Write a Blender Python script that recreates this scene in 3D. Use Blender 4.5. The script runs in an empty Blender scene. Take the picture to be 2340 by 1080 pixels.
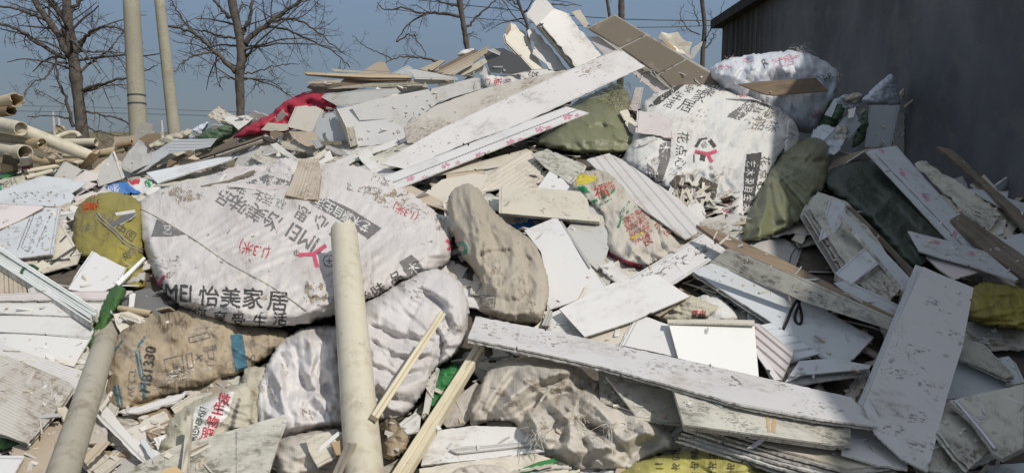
import bpy, bmesh, math, random
import numpy as np
from mathutils import Vector, Matrix
from mathutils.geometry import delaunay_2d_cdt

random.seed(11)
RNG = np.random.default_rng(7)
sc = bpy.context.scene
col = sc.collection

# ------------------------------------------------------------------ camera
F, CX, CY = 1735.0, 1170.0, 540.0          # photograph's focal length and centre (photo pixels)
PITCH = math.radians(7.9)
CAM = Vector((0, 0, 1.6))
cd = bpy.data.cameras.new('camera'); cam = bpy.data.objects.new('camera', cd); col.objects.link(cam)
cam.location = CAM; cam.rotation_euler = (math.pi/2 - PITCH, 0, 0)
cd.sensor_width = 36; cd.lens = F/2340*36; cd.clip_start = 0.05; cd.clip_end = 2000
sc.camera = cam

# ------------------------------------------------------------------ sky + sun
SUN = Vector((0.58, -0.54, 0.84)).normalized()
SUN_EL = math.asin(SUN.z); SUN_AZ = math.atan2(SUN.x, SUN.y)
w_ = bpy.data.worlds.new('World'); sc.world = w_; w_.use_nodes = True
nt = w_.node_tree; nt.nodes.clear()
o_ = nt.nodes.new('ShaderNodeOutputWorld'); bg = nt.nodes.new('ShaderNodeBackground')
sk = nt.nodes.new('ShaderNodeTexSky'); sk.sky_type = 'NISHITA'; sk.sun_disc = False
sk.sun_elevation = SUN_EL; sk.sun_rotation = SUN_AZ
sk.altitude = 0; sk.air_density = 1.0; sk.dust_density = 0.6; sk.ozone_density = 2.0
# even winter haze over the clear sky: blue-grey at the horizon, paler overhead
tcw = nt.nodes.new('ShaderNodeTexCoord'); sep = nt.nodes.new('ShaderNodeSeparateXYZ'); nt.links.new(tcw.outputs['Generated'], sep.inputs[0])
rp = nt.nodes.new('ShaderNodeValToRGB'); nt.links.new(sep.outputs[2], rp.inputs[0])
SKY = [(0.0, (.175, .220, .262)), (.06, (.170, .225, .290)), (.17, (.200, .278, .392)), (1.0, (.53, .56, .60))]
while len(rp.color_ramp.elements) < len(SKY): rp.color_ramp.elements.new(.5)
for e_, (t_, c_) in zip(rp.color_ramp.elements, SKY): e_.position = t_; e_.color = (*[v*10 for v in c_], 1)
mx_ = nt.nodes.new('ShaderNodeMix'); mx_.data_type = 'RGBA'; mx_.inputs[0].default_value = .93
nt.links.new(sk.outputs[0], mx_.inputs[6]); nt.links.new(rp.outputs[0], mx_.inputs[7]); nt.links.new(mx_.outputs[2], bg.inputs[0])
bg.inputs[1].default_value = 0.1
nt.links.new(bg.outputs[0], o_.inputs[0])
sl = bpy.data.lights.new('sun', 'SUN'); sl.energy = 3.4; sl.angle = math.radians(0.9); sl.color = (1.0, 0.945, 0.86)
so = bpy.data.objects.new('sun', sl); col.objects.link(so); so.location = (4, -4, 8)
so.rotation_euler = (-SUN).to_track_quat('-Z', 'Y').to_euler()
sc.view_settings.view_transform = 'Standard'; sc.view_settings.look = 'None'
sc.view_settings.exposure = 0.0; sc.view_settings.gamma = 1.0; sc.view_settings.use_curve_mapping = False
sc.cycles.max_bounces = 6

# ------------------------------------------------------------------ helpers
cp_, sp_ = math.cos(PITCH), math.sin(PITCH)
def world(px, py, Z):
    """point seen at photo pixel (px,py) at view depth Z (arrays allowed) -> (...,3)"""
    px = np.asarray(px, float); py = np.asarray(py, float); Z = np.asarray(Z, float)
    a = (px-CX)/F*Z; b = (CY-py)/F*Z
    return np.stack([a, Z*cp_ + b*sp_, CAM.z - Z*sp_ + b*cp_], -1)

def hash2(ix, iy, s):
    n = (ix.astype(np.int64)*374761393 + iy.astype(np.int64)*668265263 + s*974711 + 1013) & 0xffffffff
    n = ((n ^ (n >> 13))*1274126177) & 0xffffffff
    n = ((n ^ (n >> 16))*2246822519) & 0xffffffff
    return ((n ^ (n >> 15)) & 0xffffff)/float(0xffffff)
def noise(x, y, s=0):
    x = np.asarray(x, float); y = np.asarray(y, float)
    ix = np.floor(x); iy = np.floor(y); fx = x-ix; fy = y-iy
    fx = fx*fx*fx*(fx*(fx*6-15)+10); fy = fy*fy*fy*(fy*(fy*6-15)+10)
    ix = ix.astype(np.int64); iy = iy.astype(np.int64)
    a = hash2(ix, iy, s); b = hash2(ix+1, iy, s); c = hash2(ix, iy+1, s); d = hash2(ix+1, iy+1, s)
    return (a*(1-fx)+b*fx)*(1-fy)+(c*(1-fx)+d*fx)*fy
def fbm(x, y, s=0, o=4):
    r = 0; a = .5
    for i in range(o):
        r = r + a*noise(x, y, s+i*17); x = x*2.03+5.1; y = y*2.03+1.7; a *= .5
    return r
def ridged(x, y, s=0, o=3):
    r = 0; a = .5
    for i in range(o):
        r = r + a*(1-np.abs(2*noise(x, y, s+i*31)-1)); x = x*1.9+3.3; y = y*1.9+7.7; a *= .5
    return r

def tag(o, label=None, cat=None, group=None, kind=None):
    if label: o['label'] = label
    if cat: o['category'] = cat
    if group: o['group'] = group
    if kind or cat: o['kind'] = kind or 'thing'
    return o
def mesh_obj(name, verts, faces, mats, parent=None, smooth=False, uvs=None, midx=None, origin=None, uv2=None):
    me = bpy.data.meshes.new(name)
    V = np.asarray(verts, float)
    if origin is None and parent is None:
        origin = V.mean(0)
    if origin is None: origin = np.zeros(3)
    V = V - np.asarray(origin)
    me.from_pydata(V.tolist(), [], [list(map(int, f)) for f in faces])
    for m in (mats if isinstance(mats, (list, tuple)) else [mats]): me.materials.append(m)
    if smooth: me.polygons.foreach_set('use_smooth', [True]*len(me.polygons))
    if midx is not None: me.polygons.foreach_set('material_index', midx)
    if uvs is not None:
        li = np.empty(len(me.loops), np.int32); me.loops.foreach_get('vertex_index', li)
        uv = me.uv_layers.new(name='UVMap'); uv.data.foreach_set('uv', np.asarray(uvs, np.float32)[li].ravel())
    if uv2 is not None:
        uv = me.uv_layers.new(name='Rim'); uv.data.foreach_set('uv', np.asarray(uv2, np.float32)[li].ravel())
    me.update()
    o = bpy.data.objects.new(name, me); col.objects.link(o)
    if parent is not None:
        o.parent = parent
        o.location = Vector(origin) - parent.location
    else: o.location = Vector(origin)
    return o

# ------------------------------------------------------------------ the heap's underlying mound
def mound(x, y):
    pr = np.interp(y, [-3, .6, 1.4, 2.3, 3.5, 4.9, 6.2, 6.9, 8.2, 9.6], [0, 0, .20, .44, .92, 1.38, 1.86, 1.85, .9, 0])
    lat = 1 - .34*(1/(1+np.exp((x+1.0)*2.2)))*np.clip((y-3.6)/1.6, 0, 1) - .42*(1/(1+np.exp(-(x-2.0)*2.4)))*np.clip((y-4.0)/2.0, 0, 1)
    edge = np.clip((x+8.5)/2.5, 0, 1)
    return pr*lat*edge + .05*(fbm(x*2.2+9, y*2.2, 5)-.5)*(pr > .05)

GS = 5
gx = np.arange(-160, 2511, GS); gy = np.arange(-120, 1211, GS)
GX, GY = np.meshgrid(gx, gy)
def base_depth():
    W = np.zeros(GX.shape)
    done = np.zeros(GX.shape, bool)
    for Z in np.linspace(1.2, 8.5, 150):
        p = world(GX, GY, np.full(GX.shape, Z))
        hit = (~done) & (p[..., 2] < mound(p[..., 0], p[..., 1]))
        W[hit] = 1/Z; done |= hit
    for j in range(W.shape[1]):
        c = np.nonzero(done[:, j])[0]
        # above the crest: carry on as an upright sheet at the crest's distance
        if len(c):
            top = c[0]; W[:top, j] = W[top, j]
        bad = W[:, j] == 0
        if bad.any(): W[bad, j] = W[~bad, j].min() if (~bad).any() else 1/6.
    return W
W0 = base_depth()
for _ in range(6):   # smooth it
    W0[1:-1, 1:-1] = (W0[1:-1, 1:-1]*2 + W0[:-2, 1:-1] + W0[2:, 1:-1] + W0[1:-1, :-2] + W0[1:-1, 2:])/6
WB = 1/(1/W0 - 0.05)            # front depth buffer of what has been heaped so far
IDB = np.zeros(WB.shape, np.int32)
OWN = {}

def inpoly(X, Y, poly):
    r = np.zeros(X.shape, bool)
    n = len(poly); j = n-1
    for i in range(n):
        xi, yi = poly[i]; xj, yj = poly[j]
        if yi != yj:
            c = ((yi > Y) != (yj > Y)) & (X < (xj-xi)*(Y-yi)/(yj-yi)+xi)
            r ^= c
        j = i
    return r
def grid_window(poly):
    P = np.asarray(poly, float)
    x0, y0 = P.min(0)-GS; x1, y1 = P.max(0)+GS
    i0 = max(0, int((x0-gx[0])//GS)); i1 = min(len(gx), int((x1-gx[0])//GS)+2)
    j0 = max(0, int((y0-gy[0])//GS)); j1 = min(len(gy), int((y1-gy[0])//GS)+2)
    return slice(j0, j1), slice(i0, i1)
def footprint(poly):
    sj, si = grid_window(poly)
    m = inpoly(GX[sj, si], GY[sj, si], poly)
    if m.sum() < 4:
        P = np.asarray(poly, float)
        X, Y = GX[sj, si], GY[sj, si]
        d = np.full(X.shape, 1e9)
        for a, b in zip(P, np.roll(P, -1, 0)):
            ab = b-a; L = max(1e-9, (ab**2).sum())
            t = np.clip(((X-a[0])*ab[0]+(Y-a[1])*ab[1])/L, 0, 1)
            d = np.minimum(d, np.hypot(X-a[0]-t*ab[0], Y-a[1]-t*ab[1]))
        m |= d < GS*.8
    return sj, si, m

def fit_plane(poly, face=0., tilt=(0, 0), q=.9, gap=.004, reg=.35, jit=0., maxinc=70):
    """inverse-depth plane resting on what is already heaped inside poly"""
    sj, si, m = footprint(poly)
    X = GX[sj, si][m].astype(float); Y = GY[sj, si][m].astype(float)
    Wv = WB[sj, si][m]; Wb = W0[sj, si][m]
    mx, my = X.mean(), Y.mean()
    A = np.stack([np.ones_like(X), X-mx, Y-my], 1)
    def ls(v):
        G = A.T@A + np.diag([0, 30., 30.])
        return np.linalg.solve(G, A.T@v)
    cf = ls(Wv); cb = ls(Wb); cb[1] *= .35; cf[1] *= .8
    # mound's own slope where the piece is too small to tell
    g = (1-reg)*cf[1:]+reg*cb[1:]
    g = g*(1-face)
    w0 = cf[0]
    s = np.array(tilt, float)
    if jit: s = s + RNG.normal(0, jit, 2)
    g = g - s*w0/F
    # keep the sheet from turning edge-on
    for _ in range(12):
        n = plane_normal(w0, g, mx, my)
        p = world(mx, my, 1/w0) - np.array(CAM)
        inc = math.degrees(math.acos(min(1, abs(n@p)/np.linalg.norm(p))))
        if inc < maxinc: break
        g = g*.85
    pl = w0 + (X-mx)*g[0] + (Y-my)*g[1]
    w0 = w0 + np.quantile(Wv-pl, q)
    w0 = 1/(1/w0 - gap)
    return (w0, g[0], g[1], mx, my)
def plane_normal(w0, g, mx, my):
    def P(dx, dy): return world(mx+dx, my+dy, 1/(w0+dx*g[0]+dy*g[1]))
    n = np.cross(P(4, 0)-P(0, 0), P(0, 4)-P(0, 0)); n /= np.linalg.norm(n)
    v = P(0, 0)-np.array(CAM)
    return n if n@v < 0 else -n          # towards the camera
def pw(pl, x, y): return pl[0] + (np.asarray(x, float)-pl[3])*pl[1] + (np.asarray(y, float)-pl[4])*pl[2]
def push(obj, poly, wfun):
    sj, si, m = footprint(poly)
    wv = wfun(GX[sj, si], GY[sj, si])
    b = WB[sj, si]; up = m & (wv > b - 1e-4)
    b[up] = np.maximum(b, wv)[up]
    k = len(OWN)+1; OWN[k] = obj
    IDB[sj, si][up] = k

def resample(poly, step, jag=0., seed=0):
    out = []
    P = [np.array(p, float) for p in poly]
    for k in range(len(P)):
        a, b = P[k], P[(k+1) % len(P)]
        L = np.hypot(*(b-a)); n = max(1, int(L/step))
        nrm = np.array([-(b-a)[1], (b-a)[0]])/max(L, 1e-6)
        for i in range(n):
            p = a+(b-a)*i/n
            if jag and i > 0: p = p + nrm*RNG.normal(0, jag)
            out.append(p)
    return out
def triangulate(outline, interior, segs=()):
    pts = [Vector((float(p[0]), float(p[1]))) for p in outline]
    n = len(pts); ed = [(i, (i+1) % n) for i in range(n)]
    pts += [Vector((float(p[0]), float(p[1]))) for p in interior]
    for sg in segs:
        ed.append((len(pts), len(pts)+1)); pts += [Vector((float(p[0]), float(p[1]))) for p in sg]
    v, e, f, *_ = delaunay_2d_cdt(pts, ed, [], 1, 1e-4)
    cnt = {}
    for t in f:
        for i in range(len(t)):
            a, b = t[i], t[(i+1) % len(t)]
            cnt[(a, b)] = cnt.get((a, b), 0)+1
    bd = [(a, b) for (a, b) in cnt if (b, a) not in cnt]
    return np.array([[p.x, p.y] for p in v]), f, bd

class Surf: pass

CATS = {'ceiling_panel': 'panel', 'wall_panel': 'panel', 'ribbed_panel': 'panel', 'panel_scrap': 'scrap', 'plank': 'plank',
        'strip': 'strip', 'stick': 'stick', 'cardboard_scrap': 'cardboard', 'plastic_sheet': 'plastic sheet', 'tiled_board': 'board', 'block': 'block'}

def board(name, label, pts, mat, t=.0065, face=0., tilt=(0, 0), q=.99, gap=.004, ribs=0, ribh=.005, bow=0., jag=0., group=None,
          cat=None, under=(), ulabel=None, edge=None, jit=0., reg=.55, parent=None, u=None, wob=0.):
    for k, (dx, dy) in enumerate(under):
        lab = (ulabel or ('thin panel pressed under the ' + label))
        if len(under) > 1: lab = ['lowest ', 'middle ', 'uppermost ', ''][k if len(under) > 2 else (0 if k == 0 else 2)] + lab
        board(name, lab, [(x+dx, y+dy) for x, y in pts], mat, t, face, tilt, q, gap, 0, ribh, bow, jag, group, cat, edge=edge, reg=reg, u=u)
    poly = [tuple(map(float, p)) for p in pts]
    pl = fit_plane(poly, face, tilt, q, gap+.002, reg, jit)
    n = plane_normal(pl[0], (pl[1], pl[2]), pl[3], pl[4])
    P3 = world([p[0] for p in poly], [p[1] for p in poly], 1/pw(pl, [p[0] for p in poly], [p[1] for p in poly]))
    E = np.roll(P3, -1, 0)-P3; L = np.linalg.norm(E, axis=1)
    k = int(np.argmax(L)) if u is None else u
    U = E[k]/L[k]; V = np.cross(n, U)
    if not bow and not ribs and parent is None and name != 'panel_scrap' and name != 'tiled_board' and L[k] > .35: bow = RNG.uniform(-.006, .020)*L[k]
    if not jag and not ribs and name.endswith('panel') and RNG.random() < .75:
        jag = .45
    chips = 0 if ribs or parent is not None or t > .015 else RNG.poisson(min(4, L.sum()/1.3))
    dz = bool(ribs) or bow != 0 or wob != 0
    P = np.asarray(poly); size = max(P.max(0)-P.min(0))
    step = 1e9 if ribs else (max(8, size/24) if dz else (14 if jag else 1e9))
    out = resample(poly, step if not (jag and not dz) else 9, jag)
    if jag and dz: out = resample(poly, 9, jag)
    for _k in range(chips):
        i = int(RNG.integers(0, len(out))); p_, q_ = np.array(out[i]), np.array(out[(i+1) % len(out)]); tt = RNG.uniform(.2, .8); ed_ = q_-p_; le = np.hypot(*ed_)
        c_ = p_+ed_*tt; nn_c = np.array([-ed_[1], ed_[0]])/max(le, 1e-6)
        if not inpoly(np.array([c_[0]+nn_c[0]*2]), np.array([c_[1]+nn_c[1]*2]), poly)[0]: nn_c = -nn_c
        wd = min(le*.3, RNG.uniform(3, 9)); dp = RNG.uniform(2, 6); e1 = ed_/max(le, 1e-6)
        if le > 8: out[i+1:i+1] = [c_-e1*wd, c_-e1*wd*.2+nn_c*dp, c_+e1*wd*.4+nn_c*dp*.6, c_+e1*wd]
    inner = []
    if dz:
        X, Y = np.meshgrid(np.arange(P[:, 0].min(), P[:, 0].max(), step), np.arange(P[:, 1].min(), P[:, 1].max(), step))
        mk = inpoly(X, Y, [tuple(p) for p in out])
        O = np.array(out)
        C = np.stack([X[mk], Y[mk]], 1)
        if len(C):
            d = np.sqrt(((C[:, None]-O[None])**2).sum(-1)).min(1)
            inner = C[d > step*.55]
    O3 = P3.mean(0); q2 = np.stack([(P3-O3)@U, (P3-O3)@V], 1)
    segs = []
    if ribs:
        inner = []; v_lo, v_hi = q2[:, 1].min(), q2[:, 1].max(); lv_ = v_hi-v_lo; out = poly
        for k in range(ribs):
            for ph in (.0, .16, .84):
                vk = v_lo+lv_*(k+ph)/ribs
                if vk-v_lo < lv_*.004: continue
                xs_ = []
                for i in range(len(q2)):
                    A_, B_ = q2[i], q2[(i+1) % len(q2)]
                    if (A_[1] > vk) != (B_[1] > vk): xs_.append(A_[0]+(B_[0]-A_[0])*(vk-A_[1])/(B_[1]-A_[1]))
                xs_.sort()
                for i in range(0, len(xs_)-1, 2):
                    e3 = np.array([O3+U*x_+V*vk for x_ in (xs_[i]+1e-4, xs_[i+1]-1e-4)])-np.array(CAM)
                    zz = e3[:, 1]*cp_-e3[:, 2]*sp_; yy = e3[:, 1]*sp_+e3[:, 2]*cp_
                    segs.append([(CX+e3[j, 0]/zz[j]*F, CY-yy[j]/zz[j]*F) for j in (0, 1)])
    v2, f, bd = triangulate(out, inner, segs)
    p3 = world(v2[:, 0], v2[:, 1], 1/pw(pl, v2[:, 0], v2[:, 1]))
    uu = (p3-O3)@U; vv = (p3-O3)@V
    lu = np.ptp(uu) or 1; lv = np.ptp(vv) or 1
    d = np.zeros(len(p3))
    if ribs:
        ph = ((vv-vv.min())/lv*ribs) % 1
        d += ribh*((ph > .08) & (ph < .92))
    if bow: d += bow*(1-((uu-uu.min())/lu*2-1)**2)
    if wob: d += wob*(fbm(uu*6+pl[0]*50, vv*6, 3, 3)-.45)
    fr = p3 + n*d[:, None]; bk = fr - n*t
    N = len(fr)
    verts = np.concatenate([fr, bk]); uv = np.stack([np.concatenate([uu, uu]), np.concatenate([vv, vv])], 1)
    tri = np.array(f)
    a, b, c = fr[tri[0][0]], fr[tri[0][1]], fr[tri[0][2]]
    flip = np.cross(b-a, c-a)@n < 0
    faces = []
    for tr in f:
        tr = tuple(tr)
        faces.append(tr[::-1] if flip else tr); faces.append(tuple(i+N for i in (tr if flip else tr[::-1])))
    mi = [0]*len(faces)
    for a, b in bd:
        q4 = (b, a, a+N, b+N)
        faces.append(q4[::-1] if flip else q4); mi.append(1)
    rim = np.stack([np.concatenate([vv-vv.min()]*2), np.concatenate([vv.max()-vv]*2)], 1)
    o = mesh_obj(name, verts, faces, [M[mat], M[edge or EDGE.get(mat, 'edge')]], parent, False, uv, mi, None, rim)
    if parent is None: tag(o, label, cat or CATS.get(name, 'panel'), group)
    push(o, poly, lambda X, Y: pw(pl, X, Y))
    s = Surf(); s.obj = o; s.pl = pl; s.poly = poly; s.Z = lambda x, y: 1/pw(pl, x, y) - (abs(bow)+ribh*(ribs > 0)); s.off = .0025; s.n = n; s.U = U; s.V = V; s.c = O3; s.t = t
    s.z0 = lambda x, y: 1/pw(pl, x, y)
    return s

def poisson(m):
    u = np.zeros(m.shape)
    n = int(min(900, 2.2*max(m.shape)**1.15)+60)
    f = m.astype(float)
    for _ in range(n):
        s = np.zeros_like(u)
        s[1:-1, 1:-1] = (u[:-2, 1:-1]+u[2:, 1:-1]+u[1:-1, :-2]+u[1:-1, 2:]+1)/4
        u = s*f
    return u
def bilin(grid, x0, y0, st, x, y):
    fx = np.clip((np.asarray(x, float)-x0)/st, 0, grid.shape[1]-1.001); fy = np.clip((np.asarray(y, float)-y0)/st, 0, grid.shape[0]-1.001)
    i = fx.astype(int); j = fy.astype(int); a = fx-i; b = fy-j
    return (grid[j, i]*(1-a)+grid[j, i+1]*a)*(1-b)+(grid[j+1, i]*(1-a)+grid[j+1, i+1]*a)*b

def creased(a, b, n, L, w, amp, ang, spread, seed):
    """crisp cloth folds: n ridges of length ~L and half width ~w (metres), leaning one way"""
    R = np.random.default_rng(seed+100); d = np.zeros(a.shape)
    x0, x1, y0, y1 = a.min(), a.max(), b.min(), b.max()
    for k in range(n):
        cx, cy = R.uniform(x0, x1), R.uniform(y0, y1); th = R.normal(ang, spread); c, s = math.cos(th), math.sin(th)
        l = L*R.uniform(.5, 1.6); ww = w*R.uniform(.5, 1.5); cv = R.normal(0, .35)/l
        u = (a-cx)*c+(b-cy)*s; v = -(a-cx)*s+(b-cy)*c + cv*u*u
        win = np.clip(1-(u/l)**2, 0, 1)
        k1, k2 = ww*R.uniform(.25, .6), ww*R.uniform(.9, 1.6)
        pr = np.where(v < 0, np.clip(1+v/k1, 0, 1), np.clip(1-v/k2, 0, 1))
        pr = pr*pr*(3-2*pr)*.5+pr*.5
        d += amp*R.uniform(.4, 1.3)*R.choice([1, 1, -.7])*win*pr*ww/w
    return d
def facets(a, b, sp, amp, aniso, ang, seed):
    """crumpled film: flat facets between crisp fold lines, stretched along ang"""
    R = np.random.default_rng(abs(seed)+9); c, s = math.cos(ang), math.sin(ang)
    da = a[0, 1]-a[0, 0]; db = b[1, 0]-b[0, 0]; H_, W_ = a.shape
    cor = np.array([[a[j, i], b[j, i]] for j in (0, -1) for i in (0, -1)])
    u = (cor[:, 0]*c+cor[:, 1]*s)/aniso; v = -cor[:, 0]*s+cor[:, 1]*c
    nu = max(4, int(np.ptp(u)/sp)+3); nv = max(4, int(np.ptp(v)/sp)+3)
    U, V = np.meshgrid(u.min()+(np.arange(nu)-1)*sp, v.min()+(np.arange(nv)-1)*sp)
    U = (U+R.uniform(-.48, .48, U.shape)*sp).ravel()*aniso; V = (V+R.uniform(-.48, .48, V.shape)*sp).ravel()
    X = (U*c-V*s-a[0, 0])/da; Y = (U*s+V*c-b[0, 0])/db
    vv, ee, ff, oi, *_ = delaunay_2d_cdt([Vector((float(x), float(y))) for x, y in zip(X, Y)], [], [], 0, 1e-5)
    Z = R.normal(0, amp, len(vv)); out = np.zeros(a.shape)
    for t in ff:
        (x0, y0), (x1, y1), (x2, y2) = vv[t[0]], vv[t[1]], vv[t[2]]
        i0, i1 = max(0, int(min(x0, x1, x2))), min(W_, int(max(x0, x1, x2))+2); j0, j1 = max(0, int(min(y0, y1, y2))), min(H_, int(max(y0, y1, y2))+2)
        if i0 >= i1 or j0 >= j1: continue
        D = (y1-y2)*(x0-x2)+(x2-x1)*(y0-y2)
        if abs(D) < 1e-9: continue
        I, J = np.meshgrid(np.arange(i0, i1), np.arange(j0, j1))
        l0 = ((y1-y2)*(I-x2)+(x2-x1)*(J-y2))/D; l1 = ((y2-y0)*(I-x2)+(x0-x2)*(J-y2))/D; l2 = 1-l0-l1
        k = (l0 >= -1e-6) & (l1 >= -1e-6) & (l2 >= -1e-6)
        out[J[k], I[k]] = (l0*Z[t[0]]+l1*Z[t[1]]+l2*Z[t[2]])[k]
    q = np.pad(out, 1, mode='edge')
    return (q[1:-1, 1:-1]*4+q[:-2, 1:-1]+q[2:, 1:-1]+q[1:-1, :-2]+q[1:-1, 2:])/8
def upsample(G, n, m_):
    H_, W_ = G.shape[:2]; y = np.linspace(0, H_-1, n); x = np.linspace(0, W_-1, m_)
    X, Y = np.meshgrid(x, y); i = np.minimum(X.astype(int), W_-2); j = np.minimum(Y.astype(int), H_-2); a = X-i; b = Y-j
    a = a*a*(3-2*a)*.5+a*.5; b = b*b*(3-2*b)*.5+b*.5
    return (G[j, i]*(1-a)+G[j, i+1]*a)*(1-b)+(G[j+1, i]*(1-a)+G[j+1, i+1]*a)*b
def buckle(a, b, z0, core, m, ang, ex, it, seed, sag=0., kick=.004):
    """loose film settling over its contents: springs longer than their span buckle into folds"""
    R = np.random.default_rng(seed); P = np.stack([a, b, z0], -1).copy(); P0 = P.copy()
    inner = m.copy()
    inner[1:-1, 1:-1] &= m[:-2, 1:-1] & m[2:, 1:-1] & m[1:-1, :-2] & m[1:-1, 2:]
    inner[0] = inner[-1] = False; inner[:, 0] = inner[:, -1] = False
    c, s = math.cos(ang), math.sin(ang)
    cn = []
    for dj, di, st in ((0, 1, 1.), (1, 0, 1.), (1, 1, .6), (1, -1, .6), (0, 2, .40), (2, 0, .40), (2, 2, .3), (2, -2, .3), (0, 3, .3), (3, 0, .3)):
        H_, W_ = m.shape
        A = (slice(0, H_-dj), slice(max(0, -di), W_-max(0, di))); B = (slice(dj, H_), slice(max(0, di), W_-max(0, -di)))
        e = P0[B]-P0[A]; L = np.linalg.norm(e, axis=-1); pl_ = np.hypot(e[..., 0], e[..., 1])+1e-9
        cu = (e[..., 0]*c+e[..., 1]*s)/pl_; su = (-e[..., 0]*s+e[..., 1]*c)/pl_
        rest = L*np.sqrt((1+ex[1])**2*cu**2+(1+ex[0])**2*su**2)
        if st < .5:
            rest = L*(1+.6*ex[1]); st = st*(.04+1.6*cu**4)      # stiff along the folds, slack across them
        else: st = np.full(L.shape, st)
        cn.append((A, B, rest, st))
    P[..., 2] += np.where(inner, R.normal(0, kick, m.shape), 0)
    for k in range(it):
        D = np.zeros_like(P); N = np.full(m.shape, 1e-6)
        for A, B, rest, st in cn:
            e = P[B]-P[A]; L = np.linalg.norm(e, axis=-1)+1e-9
            q = ((L-rest)/L*.5*st)[..., None]*e
            D[A] += q; D[B] -= q; N[A] += st; N[B] += st
        P += np.where(inner[..., None], D/N[..., None]*1.5, 0)
        if sag: P[..., 1] += np.where(inner, sag, 0)
        P[..., 2] = np.where(inner, np.maximum(P[..., 2], core), P[..., 2])
    return P
def worley(x, y, s=0):
    ix = np.floor(x).astype(np.int64); iy = np.floor(y).astype(np.int64); r = np.full(x.shape, 9.)
    for i in (-1, 0, 1):
        for j in (-1, 0, 1):
            px = ix+i+hash2(ix+i, iy+j, s); py = iy+j+hash2(ix+i, iy+j, s+5)
            r = np.minimum(r, np.hypot(x-px, y-py))
    return r
def smooth_poly(poly, it=2):
    P = [np.array(p, float) for p in poly]
    for _ in range(it):
        Q = []
        for i in range(len(P)):
            a, b = P[i], P[(i+1) % len(P)]
            Q += [a*.78+b*.22, a*.22+b*.78]
        P = Q
    return P

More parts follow.
